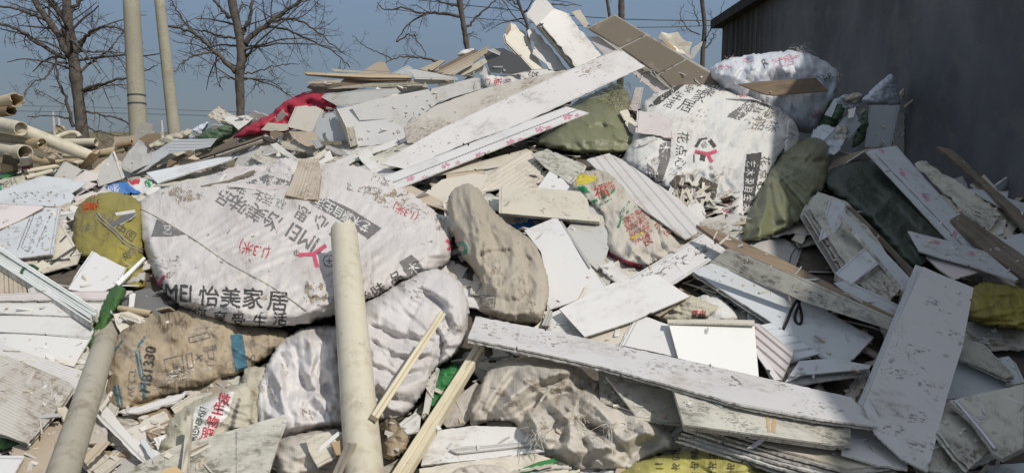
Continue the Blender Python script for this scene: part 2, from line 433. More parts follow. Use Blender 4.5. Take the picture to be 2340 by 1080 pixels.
def sack(name, label, pts, mat, H=.2, fold=.02, crease=.006, fdir=0., fscale=6., tie=None, tfold=.02, tn=14, face=.2, tilt=(0, 0), q=.6, gap=.0,
         power=.68, seed=0, group=None, cat='sack', rag=1.2, dents=(), back=.35, step=None, smooth=1, reg=.3, fwarp=.35, cr=None, crump=1., facet=None, ex=(.12, .06), core=.85, sag=0., folds=(), fpow=1.05):
    """a stuffed or draped plastic sack: closed body bulging from the heap, with folds"""
    poly = smooth_poly(pts, smooth)
    out = resample([tuple(p) for p in poly], 5, rag)
    out = [tuple(p) for p in out]
    pl = fit_plane(out, face, tilt, q, gap, reg)
    P = np.asarray(out); ST = 3 if max(np.ptp(P[:, 0]), np.ptp(P[:, 1])) > 160 else 2.
    x0, y0 = P.min(0)-2*ST; x1, y1 = P.max(0)+2*ST
    xs = np.arange(x0, x1+ST, ST); ys = np.arange(y0, y1+ST, ST); X, Y = np.meshgrid(xs, ys)
    m = inpoly(X, Y, out)
    u = poisson(m); h = np.sqrt(np.clip(u/max(u.max(), 1e-9), 0, 1))**power
    Zm = 1/pw(pl, X, Y); sc_ = (1/pl[0])/F
    a, b = (X-pl[3])*sc_, (Y-pl[4])*sc_
    c_, s_ = math.cos(fdir), math.sin(fdir)
    ua = a*c_+b*s_; va = -a*s_+b*c_
    wx = fbm(a*3+seed, b*3, seed+3, 3)-.45; wy = fbm(a*3, b*3+seed, seed+8, 3)-.45
    d = .2*fold*(ridged((ua+wx*fwarp)*fscale*.35, (va+wy*fwarp)*fscale, seed, 3)-.55)*2
    area = max(.01, m.sum()*ST*ST*sc_*sc_)
    sd = abs(seed+int(P[0, 0]))+3
    wa, wb = a, b
    kf = 7 if min(X.shape) > 60 else (4 if min(X.shape) > 30 else 2)
    js, is_ = np.arange(0, X.shape[0], kf), np.arange(0, X.shape[1], kf)
    g_ = np.ix_(js, is_); zc = (H*h)[g_]; mc = m[g_]
    zc = zc + np.where(mc, crump*facets(a[g_], b[g_], .14, .022, 2.8, fdir, sd)*np.clip(h[g_]*2, 0, 1), 0)
    Pb = buckle(a[g_], b[g_], zc, (H*h)[g_]*core-.004, mc, fdir, (ex[0], ex[1]), 90, sd, sag)
    kf2 = 3 if kf > 2 else 1; js2, is2 = np.arange(0, X.shape[0], kf2), np.arange(0, X.shape[1], kf2); g2 = np.ix_(js2, is2)
    nj, ni = len(js2), len(is2)
    up = np.stack([upsample(Pb[..., k_], nj, ni) for k_ in range(3)], -1); m2 = m[g2]
    zf2 = np.where(m2, up[..., 2], 0)
    Pb2 = buckle(a[g2], b[g2], zf2, zf2-.006, m2, fdir+.25, (ex[0]*.22, ex[1]*.15), 50, sd+1, sag*.3, .0012)
    zz = upsample(Pb2[..., 2], X.shape[0], X.shape[1])
    zz[~m] = 0
    d += zz - H*h
    fade = np.clip(h*2.5, 0, 1)
    for sp_f, am_f, an_f in ((.085, .015, 2.2), (.036, .0068, 1.7), (.018, .0022, 1.4)):
        d += crump*fade*facets(a, b, sp_f, am_f, an_f, fdir+(.4 if sp_f < .05 else 0), sd+int(sp_f*1000))
    nf, camp, csp = cr if cr else (1., .010, .32)
    d += fade*creased(a, b, int(56*nf*min(area, .7)/.3)+4, .26, .014, camp, fdir, csp, sd)
    d += fade*creased(a, b, int(30*nf*min(area, .7)/.3)+3, .20, .020, -camp*1.2, fdir+.35, csp*1.6, sd+31)
    d += fade*creased(a, b, int(90*nf*min(area, .7)/.3)+4, .09, .007, camp*.3, fdir+.1, csp*1.5, sd+57)
    # the folds one can see: each a crest (or, negative, a valley) with its own flank widths in photo pixels
    for (fp, fa, w1, w2) in folds:
        wv_ = 6*(fbm(X*.03+fa*900, Y*.03, sd, 2)-.4)
        best = np.full(X.shape, 1e9); sg = np.ones(X.shape); tt = np.zeros(X.shape); n_ = len(fp)-1
        for i in range(n_):
            ax_, ay_ = fp[i]; bx_, by_ = fp[i+1]; ex_, ey_ = bx_-ax_, by_-ay_; L2 = ex_*ex_+ey_*ey_
            t_ = np.clip(((X-ax_)*ex_+(Y-ay_)*ey_)/L2, 0, 1); dx_, dy_ = X-ax_-t_*ex_, Y-ay_-t_*ey_; dd = np.hypot(dx_, dy_)
            up = dd < best; best = np.where(up, dd, best); sg = np.where(up, np.sign(ex_*dy_-ey_*dx_), sg); tt = np.where(up, (i+t_)/n_, tt)
        sd_ = best*sg+wv_; env = np.clip(np.minimum(tt, 1-tt)*5+.25, 0, 1)
        pr = np.where(sd_ < 0, np.clip(1+sd_/w1, 0, 1), np.clip(1-sd_/w2, 0, 1))**fpow
        d += 1.35*fa*pr*env
    r1 = ridged((a+wy*.15)*16, (b+wx*.15)*16, seed+40, 3)
    d += crease*.2*(r1-.55)*2
    d += crease*.5*(np.abs(noise(ua*14+wx*6, va*40+wy*6, seed+60)*2-1)-.5)
    if tie:
        tx, ty = (tie[0]-pl[3])*sc_, (tie[1]-pl[4])*sc_
        ang = np.arctan2(b-ty, a-tx); rr = np.hypot(a-tx, b-ty)
        fall = np.exp(-(rr/(tie[2] if len(tie) > 2 else .16))**2)
        d += tfold*(1-2*np.abs(np.sin(ang*tn/2+4*wx))**.8)*fall*np.clip(rr/.02, 0, 1) - .03*np.exp(-(rr/.03)**2)
    for (qx, qy, qr, qd) in dents:
        d -= qd*np.exp(-(((X-qx)**2+(Y-qy)**2)/qr**2))
    ef = np.clip(h*4, 0, 1)
    Zf = Zm - H*h - d*ef
    Zb = Zm + H*back*h + .003
    st = step or (4 if ST == 3 else 2.6)
    xs2 = np.arange(x0, x1, st); ys2 = np.arange(y0, y1, st); X2, Y2 = np.meshgrid(xs2, ys2)
    X2 = X2 + (np.arange(X2.shape[0]) % 2)[:, None]*st*.5
    mk = inpoly(X2, Y2, out); C = np.stack([X2[mk], Y2[mk]], 1)
    O = np.array(out)
    dm = np.concatenate([np.sqrt(((C[k:k+1500, None]-O[None])**2).sum(-1)).min(1) for k in range(0, len(C), 1500)]) if len(C) else np.zeros(0)
    v2, f, bd = triangulate(out, C[dm > st*.45])
    onb = np.zeros(len(v2), bool)
    for e in bd: onb[list(e)] = True
    zf = bilin(Zf, x0, y0, ST, v2[:, 0], v2[:, 1]); zb = bilin(Zb, x0, y0, ST, v2[:, 0], v2[:, 1])
    zm = 1/pw(pl, v2[:, 0], v2[:, 1]); zf[onb] = zm[onb]
    fr = world(v2[:, 0], v2[:, 1], zf); bk = world(v2[:, 0], v2[:, 1], zb)
    N = len(fr); idx = np.where(onb, np.arange(N), -1)
    nb = np.nonzero(~onb)[0]; idx[nb] = N+np.arange(len(nb))
    verts = np.concatenate([fr, bk[nb]])
    sa = (v2[:, 0]-pl[3])*sc_; sb = -(v2[:, 1]-pl[4])*sc_
    uv = np.stack([sa, sb], 1); uv = np.concatenate([uv, uv[nb]])
    t0 = f[0]; A, B, C3 = v2[t0[0]], v2[t0[1]], v2[t0[2]]
    ccw = (B[0]-A[0])*(C3[1]-A[1])-(B[1]-A[1])*(C3[0]-A[0]) > 0      # y down: ccw in px = clockwise seen
    faces = []
    for tr in f:
        tr = tuple(tr); faces.append(tr[::-1] if ccw else tr); bk_ = tuple(int(idx[i]) for i in (tr if ccw else tr[::-1])); faces.append(bk_)
    o = mesh_obj(name, verts, faces, M[mat], None, True, uv)
    tag(o, label, cat, group)
    zfun = lambda x, y: bilin(Zf, x0, y0, ST, x, y)
    push(o, out, lambda X_, Y_: 1/zfun(X_, Y_))
    s = Surf(); s.obj = o; s.pl = pl; s.poly = out; s.Z = zfun; s.off = .004
    return s

def tube(name, label, p0, p1, w0, w1, mat, wall=.12, q=.8, group=None, cat='pipe', mid=None, r=None, sides=20, jag=0., persp=False, gap=0., sink=.0):
    """hollow plastic pipe from pixel p0 to p1, w0/w1 pixels wide"""
    p0, p1 = np.array(p0, float), np.array(p1, float)
    dv = p1-p0; L = np.hypot(*dv); nr = np.array([-dv[1], dv[0]])/L
    poly = [tuple(p0+nr*w0/2), tuple(p1+nr*w1/2), tuple(p1-nr*w1/2), tuple(p0-nr*w0/2)]
    T = np.linspace(0, 1, 9)
    ww = w0+(w1-w0)*T
    if persp:
        sj, si, m = footprint(poly)
        X = GX[sj, si][m]; Y = GY[sj, si][m]; t = np.clip(((X-p0[0])*dv[0]+(Y-p0[1])*dv[1])/L**2, 0, 1)
        k = np.quantile((1/WB[sj, si][m])*(w0+(w1-w0)*t), 1-q)
        rr = k/(2*F)*.96
        Z = k/ww*.985 - rr - gap
    else:
        pl = fit_plane(poly, 0., (0, 0), q, .0)
        c = p0[None]+dv[None]*T[:, None]
        Z = 1/pw(pl, c[:, 0], c[:, 1])
        rr = float(np.mean(ww/2*Z/F)); Z = Z - rr*(1-sink) - gap
    c = p0[None]+dv[None]*T[:, None]
    C = world(c[:, 0], c[:, 1], Z)
    ax = C[-1]-C[0]; ax /= np.linalg.norm(ax)
    a = np.cross(ax, [0, 0, 1.]); a /= np.linalg.norm(a); b = np.cross(ax, a)
    rad = ww/2*Z/F
    rad = np.full_like(rad, rad.mean()) if not persp else rad
    n = sides; th = np.arange(n)/n*2*np.pi
    V = []; Fc = []
    m_ = len(T)
    e0 = RNG.normal(0, jag, n); e1 = RNG.normal(0, jag, n)
    for ins in (0, 1):
        for i in range(m_):
            r_ = rad[i]*(1-wall*ins)
            off = (ax[None]*(e0 if i == 0 else e1)[:, None]) if i in (0, m_-1) else 0
            V.append(C[i][None]+(np.cos(th)[:, None]*a+np.sin(th)[:, None]*b)*r_+off)
    V = np.concatenate(V); 
    def idx(ins, i, k): return ins*m_*n+i*n+(k % n)
    for i in range(m_-1):
        for k in range(n):
            Fc.append((idx(0, i, k), idx(0, i, k+1), idx(0, i+1, k+1), idx(0, i+1, k)))
            Fc.append((idx(1, i, k+1), idx(1, i, k), idx(1, i+1, k), idx(1, i+1, k+1)))
    for k in range(n):
        Fc.append((idx(0, 0, k+1), idx(0, 0, k), idx(1, 0, k), idx(1, 0, k+1)))
        Fc.append((idx(0, m_-1, k), idx(0, m_-1, k+1), idx(1, m_-1, k+1), idx(1, m_-1, k)))
    Ls = np.linalg.norm(C[-1]-C[0])
    uv = np.stack([np.tile(np.repeat(T*Ls, n), 2), np.tile(np.tile(th*rad.mean(), m_), 2)], 1)
    me_o = mesh_obj(name, V, Fc, M[mat], None, True, uv)
    em = me_o.data
    for p in em.polygons[-2*n:]: p.use_smooth = False
    try: em.set_sharp_from_angle(angle=math.radians(50))
    except Exception: pass
    tag(me_o, label, cat, group)
    def wf(X, Y):
        t = np.clip(((X-p0[0])*dv[0]+(Y-p0[1])*dv[1])/L**2, 0, 1)
        return 1/(np.interp(t, T, Z)-np.interp(t, T, rad)*.8)
    push(me_o, poly, wf)
    s = Surf(); s.obj = me_o; s.C = C; s.rad = rad; s.ax = ax; s.a = a; s.b = b; s.Z = lambda x, y: 1/wf(x, y); s.off = .003; s.poly = poly
    return s

def cord(name, pts, zs, r, mat, parent=None, label=None, cat=None, sides=6, group=None, closed=False):
    """thin bent cord / wire / twig through 3-D points"""
    P = np.asarray(pts, float)
    n = len(P); th = np.arange(sides)/sides*2*np.pi
    R = np.full(n, r) if np.isscalar(r) else np.asarray(r, float)
    V = []; 
    prev = None
    for i in range(n):
        t = P[min(i+1, n-1)]-P[max(i-1, 0)]; t /= max(1e-9, np.linalg.norm(t))
        a = np.cross(t, [0.31, .2, .93]) if prev is None else prev - t*(prev@t)
        a /= max(1e-9, np.linalg.norm(a)); prev = a; b = np.cross(t, a)
        V.append(P[i][None]+(np.cos(th)[:, None]*a+np.sin(th)[:, None]*b)*R[i])
    V = np.concatenate(V); Fc = []
    for i in range(n-1):
        for k in range(sides):
            Fc.append((i*sides+k, i*sides+(k+1) % sides, (i+1)*sides+(k+1) % sides, (i+1)*sides+k))
    Fc.append(tuple(range(sides))[::-1]); Fc.append(tuple((n-1)*sides+k for k in range(sides)))
    if name is None: return V, Fc
    o = mesh_obj(name, V, Fc, M[mat], parent, True)
    if parent is None: tag(o, label, cat, group)
    return o

def spline(pts, n=24):
    P = np.asarray(pts, float); m = len(P)
    out = []
    for i in range(m-1):
        p0 = P[max(i-1, 0)]; p1 = P[i]; p2 = P[i+1]; p3 = P[min(i+2, m-1)]
        for t in np.linspace(0, 1, max(2, n//(m-1)), endpoint=False):
            out.append(.5*((2*p1)+(-p0+p2)*t+(2*p0-5*p1+4*p2-p3)*t*t+(-p0+3*p1-3*p2+p3)*t**3))
    out.append(P[-1]); return np.array(out)
def on_heap(pts, lift=.01):
    """pixel path -> 3-D points lying on whatever is heaped there"""
    P = np.asarray(pts, float)
    i = np.clip(((P[:, 0]-gx[0])/GS).round().astype(int), 0, len(gx)-1); j = np.clip(((P[:, 1]-gy[0])/GS).round().astype(int), 0, len(gy)-1)
    z = 1/WB[j, i]
    if len(z) > 4:
        k = np.ones(5)/5; z = np.convolve(np.pad(z, 2, mode='edge'), k, 'valid')
    return world(P[:, 0], P[:, 1], z-lift)

def tuft(surf, x, y, n, sp, ln, mat='fibre_pale', name='frayed_threads', r=.0009):
    """loose threads standing out of a torn edge"""
    R = np.random.default_rng(int(x*7+y)); Vf = []; Ff = []; nb = 0
    for k in range(n):
        px, py = R.normal(x, sp), R.normal(y, sp*.7); a = world(px, py, float(surf.Z(px, py))-.001)
        d = R.normal(size=3); d /= np.linalg.norm(d); d = d*ln*R.uniform(.4, 1.2); d[1] -= ln*.5
        P = np.array([a, a+d*.5, a+d+R.normal(0, ln*.25, 3)+[0, 0, -ln*.25]])
        v, f = cord(None, P, None, r, mat, sides=3); Vf.append(v); Ff += [tuple(i+nb for i in q) for q in f]; nb += len(v)
    o = mesh_obj(name, np.concatenate(Vf), Ff, M[mat], surf.obj, False); o['kind'] = 'stuff'
def scuffs(surf, pts, n, mats=('mud', 'ink_soft', 'ink'), spread=26, ang=0., ln=12):
    """clusters of scratches and ground-in dirt at given spots of a board or sack"""
    R = np.random.default_rng(int(sum(map(sum, pts))))
    for (cx, cy) in pts:
        cs = 1.3; r = spread*R.uniform(.8, 1.5); X, Y = np.meshgrid(np.arange(cx-r*1.6, cx+r*1.6, cs), np.arange(cy-r, cy+r, cs))
        c, s = math.cos(ang), math.sin(ang); u = (X-cx)*c+(Y-cy)*s; v = -(X-cx)*s+(Y-cy)*c
        g = 1-np.hypot(u/(1.5*r), v/(.55*r)); q = fbm(u*.10+cx, v*.34+cy, int(cx), 4)+.35*(fbm(u*.5, v*.9, 3, 2)-.45)
        on = (q > .70-.19*np.clip(g, 0, 1)) & (g > 0)
        m_ = mats[int(R.integers(0, len(mats)))]; o = cells_to_obj(surf, X, Y, on, cs, {'mud': 'mud_soft', 'ink_soft': 'smudge', 'ink': 'smudge_dark'}.get(m_, m_), 'dirt_mark', 0, int(cx), -.0012)
        if o: o['kind'] = 'stuff'
# ------------------------------------------------------------------ flat print on sacks and boards
_gl = {}
def glyph(txt):
    if txt in _gl: return _gl[txt]
    cu = bpy.data.curves.new('print', 'FONT'); cu.body = txt; cu.size = 1.0; cu.resolution_u = 3
    ob = bpy.data.objects.new('print', cu); col.objects.link(ob)
    dg = bpy.context.evaluated_depsgraph_get(); ev = ob.evaluated_get(dg); me = ev.to_mesh()
    me.calc_loop_triangles()
    V = np.array([v.co[:2] for v in me.vertices]); T = np.array([t.vertices[:] for t in me.loop_triangles])
    ev.to_mesh_clear(); bpy.data.objects.remove(ob); bpy.data.curves.remove(cu)
    RES = 44
    if len(V) == 0: _gl[txt] = (np.zeros((4, 4), bool), 0, 0, RES); return _gl[txt]
    x0, y0 = V.min(0)-.03; x1, y1 = V.max(0)+.03
    W_, H_ = int((x1-x0)*RES)+2, int((y1-y0)*RES)+2
    mk = np.zeros((H_, W_), bool)
    for t in T:
        a, b, c = (V[t]-[x0, y0])*RES
        lo = np.floor(np.minimum(np.minimum(a, b), c)).astype(int); hi = np.ceil(np.maximum(np.maximum(a, b), c)).astype(int)+1
        lo = np.maximum(lo, 0)
        X, Y = np.meshgrid(np.arange(lo[0], min(hi[0], W_)), np.arange(lo[1], min(hi[1], H_)))
        px, py = X+.5, Y+.5
        e1 = (b[0]-a[0])*(py-a[1])-(b[1]-a[1])*(px-a[0]); e2 = (c[0]-b[0])*(py-b[1])-(c[1]-b[1])*(px-b[0]); e3 = (a[0]-c[0])*(py-c[1])-(a[1]-c[1])*(px-c[0])
        ins = ((e1 >= 0) & (e2 >= 0) & (e3 >= 0)) | ((e1 <= 0) & (e2 <= 0) & (e3 <= 0))
        mk[Y[ins], X[ins]] = True
    _gl[txt] = (mk, x0, y0, RES)
    return _gl[txt]

def cells_to_obj(surf, X, Y, on, cs, mat, name, wear=.12, seed=1, extra=0.):
    """covered cells (lower-left corner X,Y in px) -> thin print lying on the surface"""
    on = on & inpoly(X+cs/2, Y+cs/2, surf.poly)
    if wear: on = on & (.75*fbm(X*.09, Y*.09, seed, 3) + .45*fbm(X*.5, Y*.22, seed+4, 2)+.18*(hash2((X*2).astype(int), (Y*2).astype(int), seed)-.5) > wear+.10)
    jj, ii = np.nonzero(on)
    if len(jj) == 0: return None
    H_, W_ = on.shape
    key = {}; V = []; Fc = []
    for j, i in zip(jj, ii):
        q = []
        for (a, b) in ((0, 0), (1, 0), (1, 1), (0, 1)):
            k = (j+b, i+a)
            if k not in key:
                key[k] = len(V); V.append((X[0, 0]+k[1]*cs, Y[0, 0]+k[0]*cs))
            q.append(key[k])
        Fc.append(q)
    V = np.array(V); w3 = world(V[:, 0], V[:, 1], surf.Z(V[:, 0], V[:, 1])-surf.off-extra)
    return mesh_obj(name, w3, Fc, M[mat], surf.obj, True, None)
def text(surf, txt, x, y, size, ang=0, mat='ink', sx=1., shear=0., mirror=False, wear=.14, extra=0., name='lettering', bold=0):
    """txt centred at pixel (x,y), em height size px, rotated ang degrees clockwise"""
    mk, gx0, gy0, RES = glyph(txt)
    if bold:
        m2 = mk.copy()
        for d in range(1, bold+1):
            m2[:, d:] |= mk[:, :-d]; m2[d:, :] |= mk[:-d, :]
        mk = m2
    h, w = mk.shape
    cxg, cyg = gx0+w/RES/2, gy0+h/RES/2
    a = math.radians(ang); r = np.array([math.cos(a), math.sin(a)])*sx; up = np.array([math.sin(a), -math.cos(a)])
    up = up + r*shear
    if mirror: r = -r
    A = np.array([r*size, up*size]).T; Ai = np.linalg.inv(A)
    cn = np.array([A@np.array([sx_*w/RES/2, sy_*h/RES/2]) for sx_ in (-1, 1) for sy_ in (-1, 1)])
    cs = 1.5 if size > 16 else 1.1
    xs = np.arange(x+cn[:, 0].min()-1, x+cn[:, 0].max()+1, cs); ys = np.arange(y+cn[:, 1].min()-1, y+cn[:, 1].max()+1, cs)
    X, Y = np.meshgrid(xs, ys)
    D = np.stack([X+cs/2-x, Y+cs/2-y], -1)@Ai.T
    gi = np.floor((D[..., 0]+cxg-gx0)*RES).astype(int); gj = np.floor((D[..., 1]+cyg-gy0)*RES).astype(int)
    ok = (gi >= 0) & (gi < w) & (gj >= 0) & (gj < h)
    on = np.zeros(X.shape, bool); on[ok] = mk[gj[ok], gi[ok]]
    return cells_to_obj(surf, X, Y, on, cs, mat, name, wear, int(x+y), extra)
def patch(surf, poly, mat, wear=.1, name='print', cs=2.0, extra=0.):
    P = np.asarray(poly, float)
    X, Y = np.meshgrid(np.arange(P[:, 0].min(), P[:, 0].max()+cs, cs), np.arange(P[:, 1].min(), P[:, 1].max()+cs, cs))
    return cells_to_obj(surf, X, Y, inpoly(X+cs/2, Y+cs/2, [tuple(p) for p in poly]), cs, mat, name, wear, int(P.sum()) % 1000, extra)
def stroke(surf, a, b, w, mat, wear=.1, name='print', w2=None, extra=0.):
    a, b = np.array(a, float), np.array(b, float); d = b-a; n = np.array([-d[1], d[0]])/np.hypot(*d)
    w2 = w if w2 is None else w2
    return patch(surf, [tuple(a+n*w/2), tuple(b+n*w2/2), tuple(b-n*w2/2), tuple(a-n*w/2)], mat, wear, name, 1.4, extra)
def flower(surf, x, y, r, ang=0, mat='flower', sq=.55):
    cs = 1.3
    X, Y = np.meshgrid(np.arange(x-r*1.3, x+r*1.3, cs), np.arange(y-r*1.3, y+r*1.3, cs))
    c, s = math.cos(ang), math.sin(ang)
    u = (X-x)*c+(Y-y)*s; v = (-(X-x)*s+(Y-y)*c)/sq
    th = np.arctan2(v, u); rr = np.hypot(u, v)
    on = (rr < r*(.55+.45*np.abs(np.cos(2.5*th)))) & (rr > r*.16) & ~((np.abs((th*5/np.pi) % 2-1) < .16) & (rr > r*.4))
    return cells_to_obj(surf, X, Y, on, cs, mat, 'flower_print', .25, int(x))
# ------------------------------------------------------------------ materials
M = {}
EDGE = {}
class NB:
    def __init__(s, name):
        m = bpy.data.materials.new(name); m.use_nodes = True; s.m = m; s.t = m.node_tree; s.t.nodes.clear()
        s.out = s.n('ShaderNodeOutputMaterial'); s.b = s.n('ShaderNodeBsdfPrincipled'); s.l(s.b.outputs[0], s.out.inputs[0])
        s.i = 0
    def n(s, k): return s.t.nodes.new(k)
    def l(s, a, b): s.t.links.new(a, b)
    def put(s, sock, v):
        if hasattr(v, 'is_linked') or hasattr(v, 'links'): s.l(v, sock)
        else: sock.default_value = v
    def math(s, op, a, b=0., clamp=False):
        n = s.n('ShaderNodeMath'); n.operation = op; n.use_clamp = clamp; s.put(n.inputs[0], a); s.put(n.inputs[1], b); return n.outputs[0]
    def vec(s, kind='UV', scale=(1, 1, 1), rnd=True):
        tc = s.n('ShaderNodeTexCoord'); v = tc.outputs[kind]
        mp = s.n('ShaderNodeMapping'); s.l(v, mp.inputs[0]); mp.inputs['Scale'].default_value = scale
        if rnd:
            oi = s.n('ShaderNodeObjectInfo'); r = s.math('MULTIPLY', oi.outputs['Random'], 61.)
            cb = s.n('ShaderNodeCombineXYZ'); s.l(r, cb.inputs[0]); s.l(r, cb.inputs[1]); s.l(cb.outputs[0], mp.inputs['Location'])
        return mp.outputs[0]
    def noise(s, vec, scale, detail=4., rough=.55, dist=0.):
        n = s.n('ShaderNodeTexNoise'); s.l(vec, n.inputs['Vector']); n.inputs['Scale'].default_value = scale; n.inputs['Detail'].default_value = detail
        n.inputs['Roughness'].default_value = rough; n.inputs['Distortion'].default_value = dist; return n.outputs['Fac']
    def ramp(s, f, a, b, lo=0., hi=1.):
        n = s.n('ShaderNodeMapRange'); n.interpolation_type = 'SMOOTHSTEP'
        s.put(n.inputs[0], f); n.inputs[1].default_value = a; n.inputs[2].default_value = b; n.inputs[3].default_value = lo; n.inputs[4].default_value = hi
        return n.outputs[0]
    def mix(s, f, a, b):
        n = s.n('ShaderNodeMix'); n.data_type = 'RGBA'; s.put(n.inputs[0], f)
        for sk_, v in ((n.inputs[6], a), (n.inputs[7], b)):
            if isinstance(v, tuple): sk_.default_value = (*v[:3], 1)
            else: s.l(v, sk_)
        return n.outputs[2]
    def rand(s): return s.n('ShaderNodeObjectInfo').outputs['Random']
    def bump(s, h, strength=.3, dist=.01, prev=None):
        n = s.n('ShaderNodeBump'); s.l(h, n.inputs['Height']); n.inputs['Strength'].default_value = strength; n.inputs['Distance'].default_value = dist
        if prev is not None: s.l(prev, n.inputs['Normal'])
        return n.outputs[0]
    def done(s, color, rough=.5, nrm=None, spec=.4):
        if isinstance(color, tuple): s.b.inputs['Base Color'].default_value = (*color, 1)
        else: s.l(color, s.b.inputs['Base Color'])
        s.put(s.b.inputs['Roughness'], rough); s.b.inputs['Specular IOR Level'].default_value = spec
        if nrm is not None: s.l(nrm, s.b.inputs['Normal'])
        return s.m

def panel(key, c1, c2, dirt=(.20, .16, .11), damt=.35, speck=.3, streak=.25, rough=.42, spec=.4, pitch=0., stain=None, edge='edge', mould=0., dth=.52, sth=.56):
    s = NB(key); v = s.vec(); vs = s.vec(scale=(.25, 1, 1))
    col_ = s.mix(s.rand(), c1, c2)
    big = s.noise(v, 2.6, 5., .6, .4)
    med = s.noise(v, 11., 7., .68)
    st = s.noise(vs, 34., 6., .65)
    col_ = s.mix(s.ramp(s.noise(v, 1.3, 2.), .3, .75, 0., .22), col_, tuple(c*.86 for c in c2))
    fine = s.noise(s.vec(scale=(.55, 1, 1)), 38., 9., .74, .3)
    msk = s.ramp(s.math('ADD', s.math('MULTIPLY', big, .8), s.math('MULTIPLY', med, .2)), dth-.02, dth+.13)
    f = s.math('MULTIPLY', s.math('ADD', s.math('MULTIPLY', msk, s.ramp(fine, .46, .60)), s.math('MULTIPLY', msk, .30)), damt, True)
    col_ = s.mix(f, col_, dirt)
    if streak:
        f2 = s.math('MULTIPLY', s.ramp(st, .55, .8), s.math('MULTIPLY', s.ramp(big, .4, .65), streak), True)
        col_ = s.mix(f2, col_, tuple(d*.7 for d in dirt))
    if speck:
        sq = s.noise(s.vec(scale=(.6, 1, 1)), 55., 3., .6, 1.8)
        k = s.math('MULTIPLY', s.ramp(sq, .60, .68), s.ramp(s.noise(v, 5.5, 3., .6), .52, .64), True)
        col_ = s.mix(s.math('MULTIPLY', k, speck), col_, (.035, .033, .03))
        ln = s.math('ABSOLUTE', s.math('SUBTRACT', s.noise(v, 19., 2., .5, 2.5), .5))
        k2 = s.math('MULTIPLY', s.ramp(ln, .006, .016, 1., 0.), s.ramp(s.noise(v, 4., 2.), .55, .68), True)
        col_ = s.mix(s.math('MULTIPLY', k2, speck*.7), col_, (.07, .065, .055))
    if mould:
        mo = s.noise(s.vec(scale=(.5, 1, 1)), 9., 9., .78, .4)
        col_ = s.mix(s.math('MULTIPLY', s.ramp(mo, .5, .68), mould), col_, (.055, .05, .035))
    if stain: 
        sn = s.noise(v, 3.7, 4., .6)
        col_ = s.mix(s.math('MULTIPLY', s.ramp(sn, sth, sth+.14, 0., .7), s.ramp(fine, .38, .6, .35, 1.)), col_, stain)
    h = s.math('ADD', s.math('MULTIPLY', med, .5), s.math('MULTIPLY', st, .3))
    nb = s.bump(h, .18, .004)
    if pitch:
        sx = s.n('ShaderNodeSeparateXYZ'); tc = s.n('ShaderNodeTexCoord'); s.l(tc.outputs['UV'], sx.inputs[0])
        fr = s.math('FRACT', s.math('ADD', s.math('DIVIDE', sx.outputs[1], pitch), 100.))
        g = s.ramp(s.math('ABSOLUTE', s.math('SUBTRACT', fr, .5)), .42, .49)
        col_ = s.mix(s.math('MULTIPLY', g, .35), col_, tuple(c*.4 for c in c1))
        nb = s.bump(s.math('SUBTRACT', 1., g), .5, .004, nb)
    if not pitch:
        # shallow joint line a finger's breadth in from the long edges
        uvn = s.n('ShaderNodeUVMap'); uvn.uv_map = 'Rim'; sp2 = s.n('ShaderNodeSeparateXYZ'); s.l(uvn.outputs[0], sp2.inputs[0])
        rd = s.math('MINIMUM', sp2.outputs[0], sp2.outputs[1])
        ln2 = s.ramp(s.math('ABSOLUTE', s.math('SUBTRACT', rd, .011)), .0012, .0032, 1., 0.)
        ln2 = s.math('MULTIPLY', ln2, s.ramp(s.rand(), .35, .36), True)
        col_ = s.mix(s.math('MULTIPLY', ln2, .45), col_, tuple(c*.3 for c in c1))
        nb = s.bump(s.math('SUBTRACT', 1., ln2), .5, .003, nb)
    rg = s.math('ADD', rough, s.math('MULTIPLY', f, .3), True)
    M[key] = s.done(col_, rg, nb, spec); EDGE[key] = edge

def wood(key, c1, c2, dark=(.06, .04, .025), rough=.75, amt=.6, edge=None):
    s = NB(key); v = s.vec(scale=(.10, 1, 1)); v2 = s.vec()
    g = s.noise(v, 60., 6., .6, .8); g2 = s.noise(v, 16., 4., .6, 1.2)
    c = s.mix(s.ramp(g2, .3, .7), c1, c2); c = s.mix(s.ramp(g, .5, .75, 0., amt), c, dark)
    c = s.mix(s.ramp(s.noise(v2, 3., 5., .6), .45, .7, 0., .45), c, tuple(d*1.6 for d in dark))
    M[key] = s.done(c, rough, s.bump(g, .35, .004), .25); EDGE[key] = edge or key

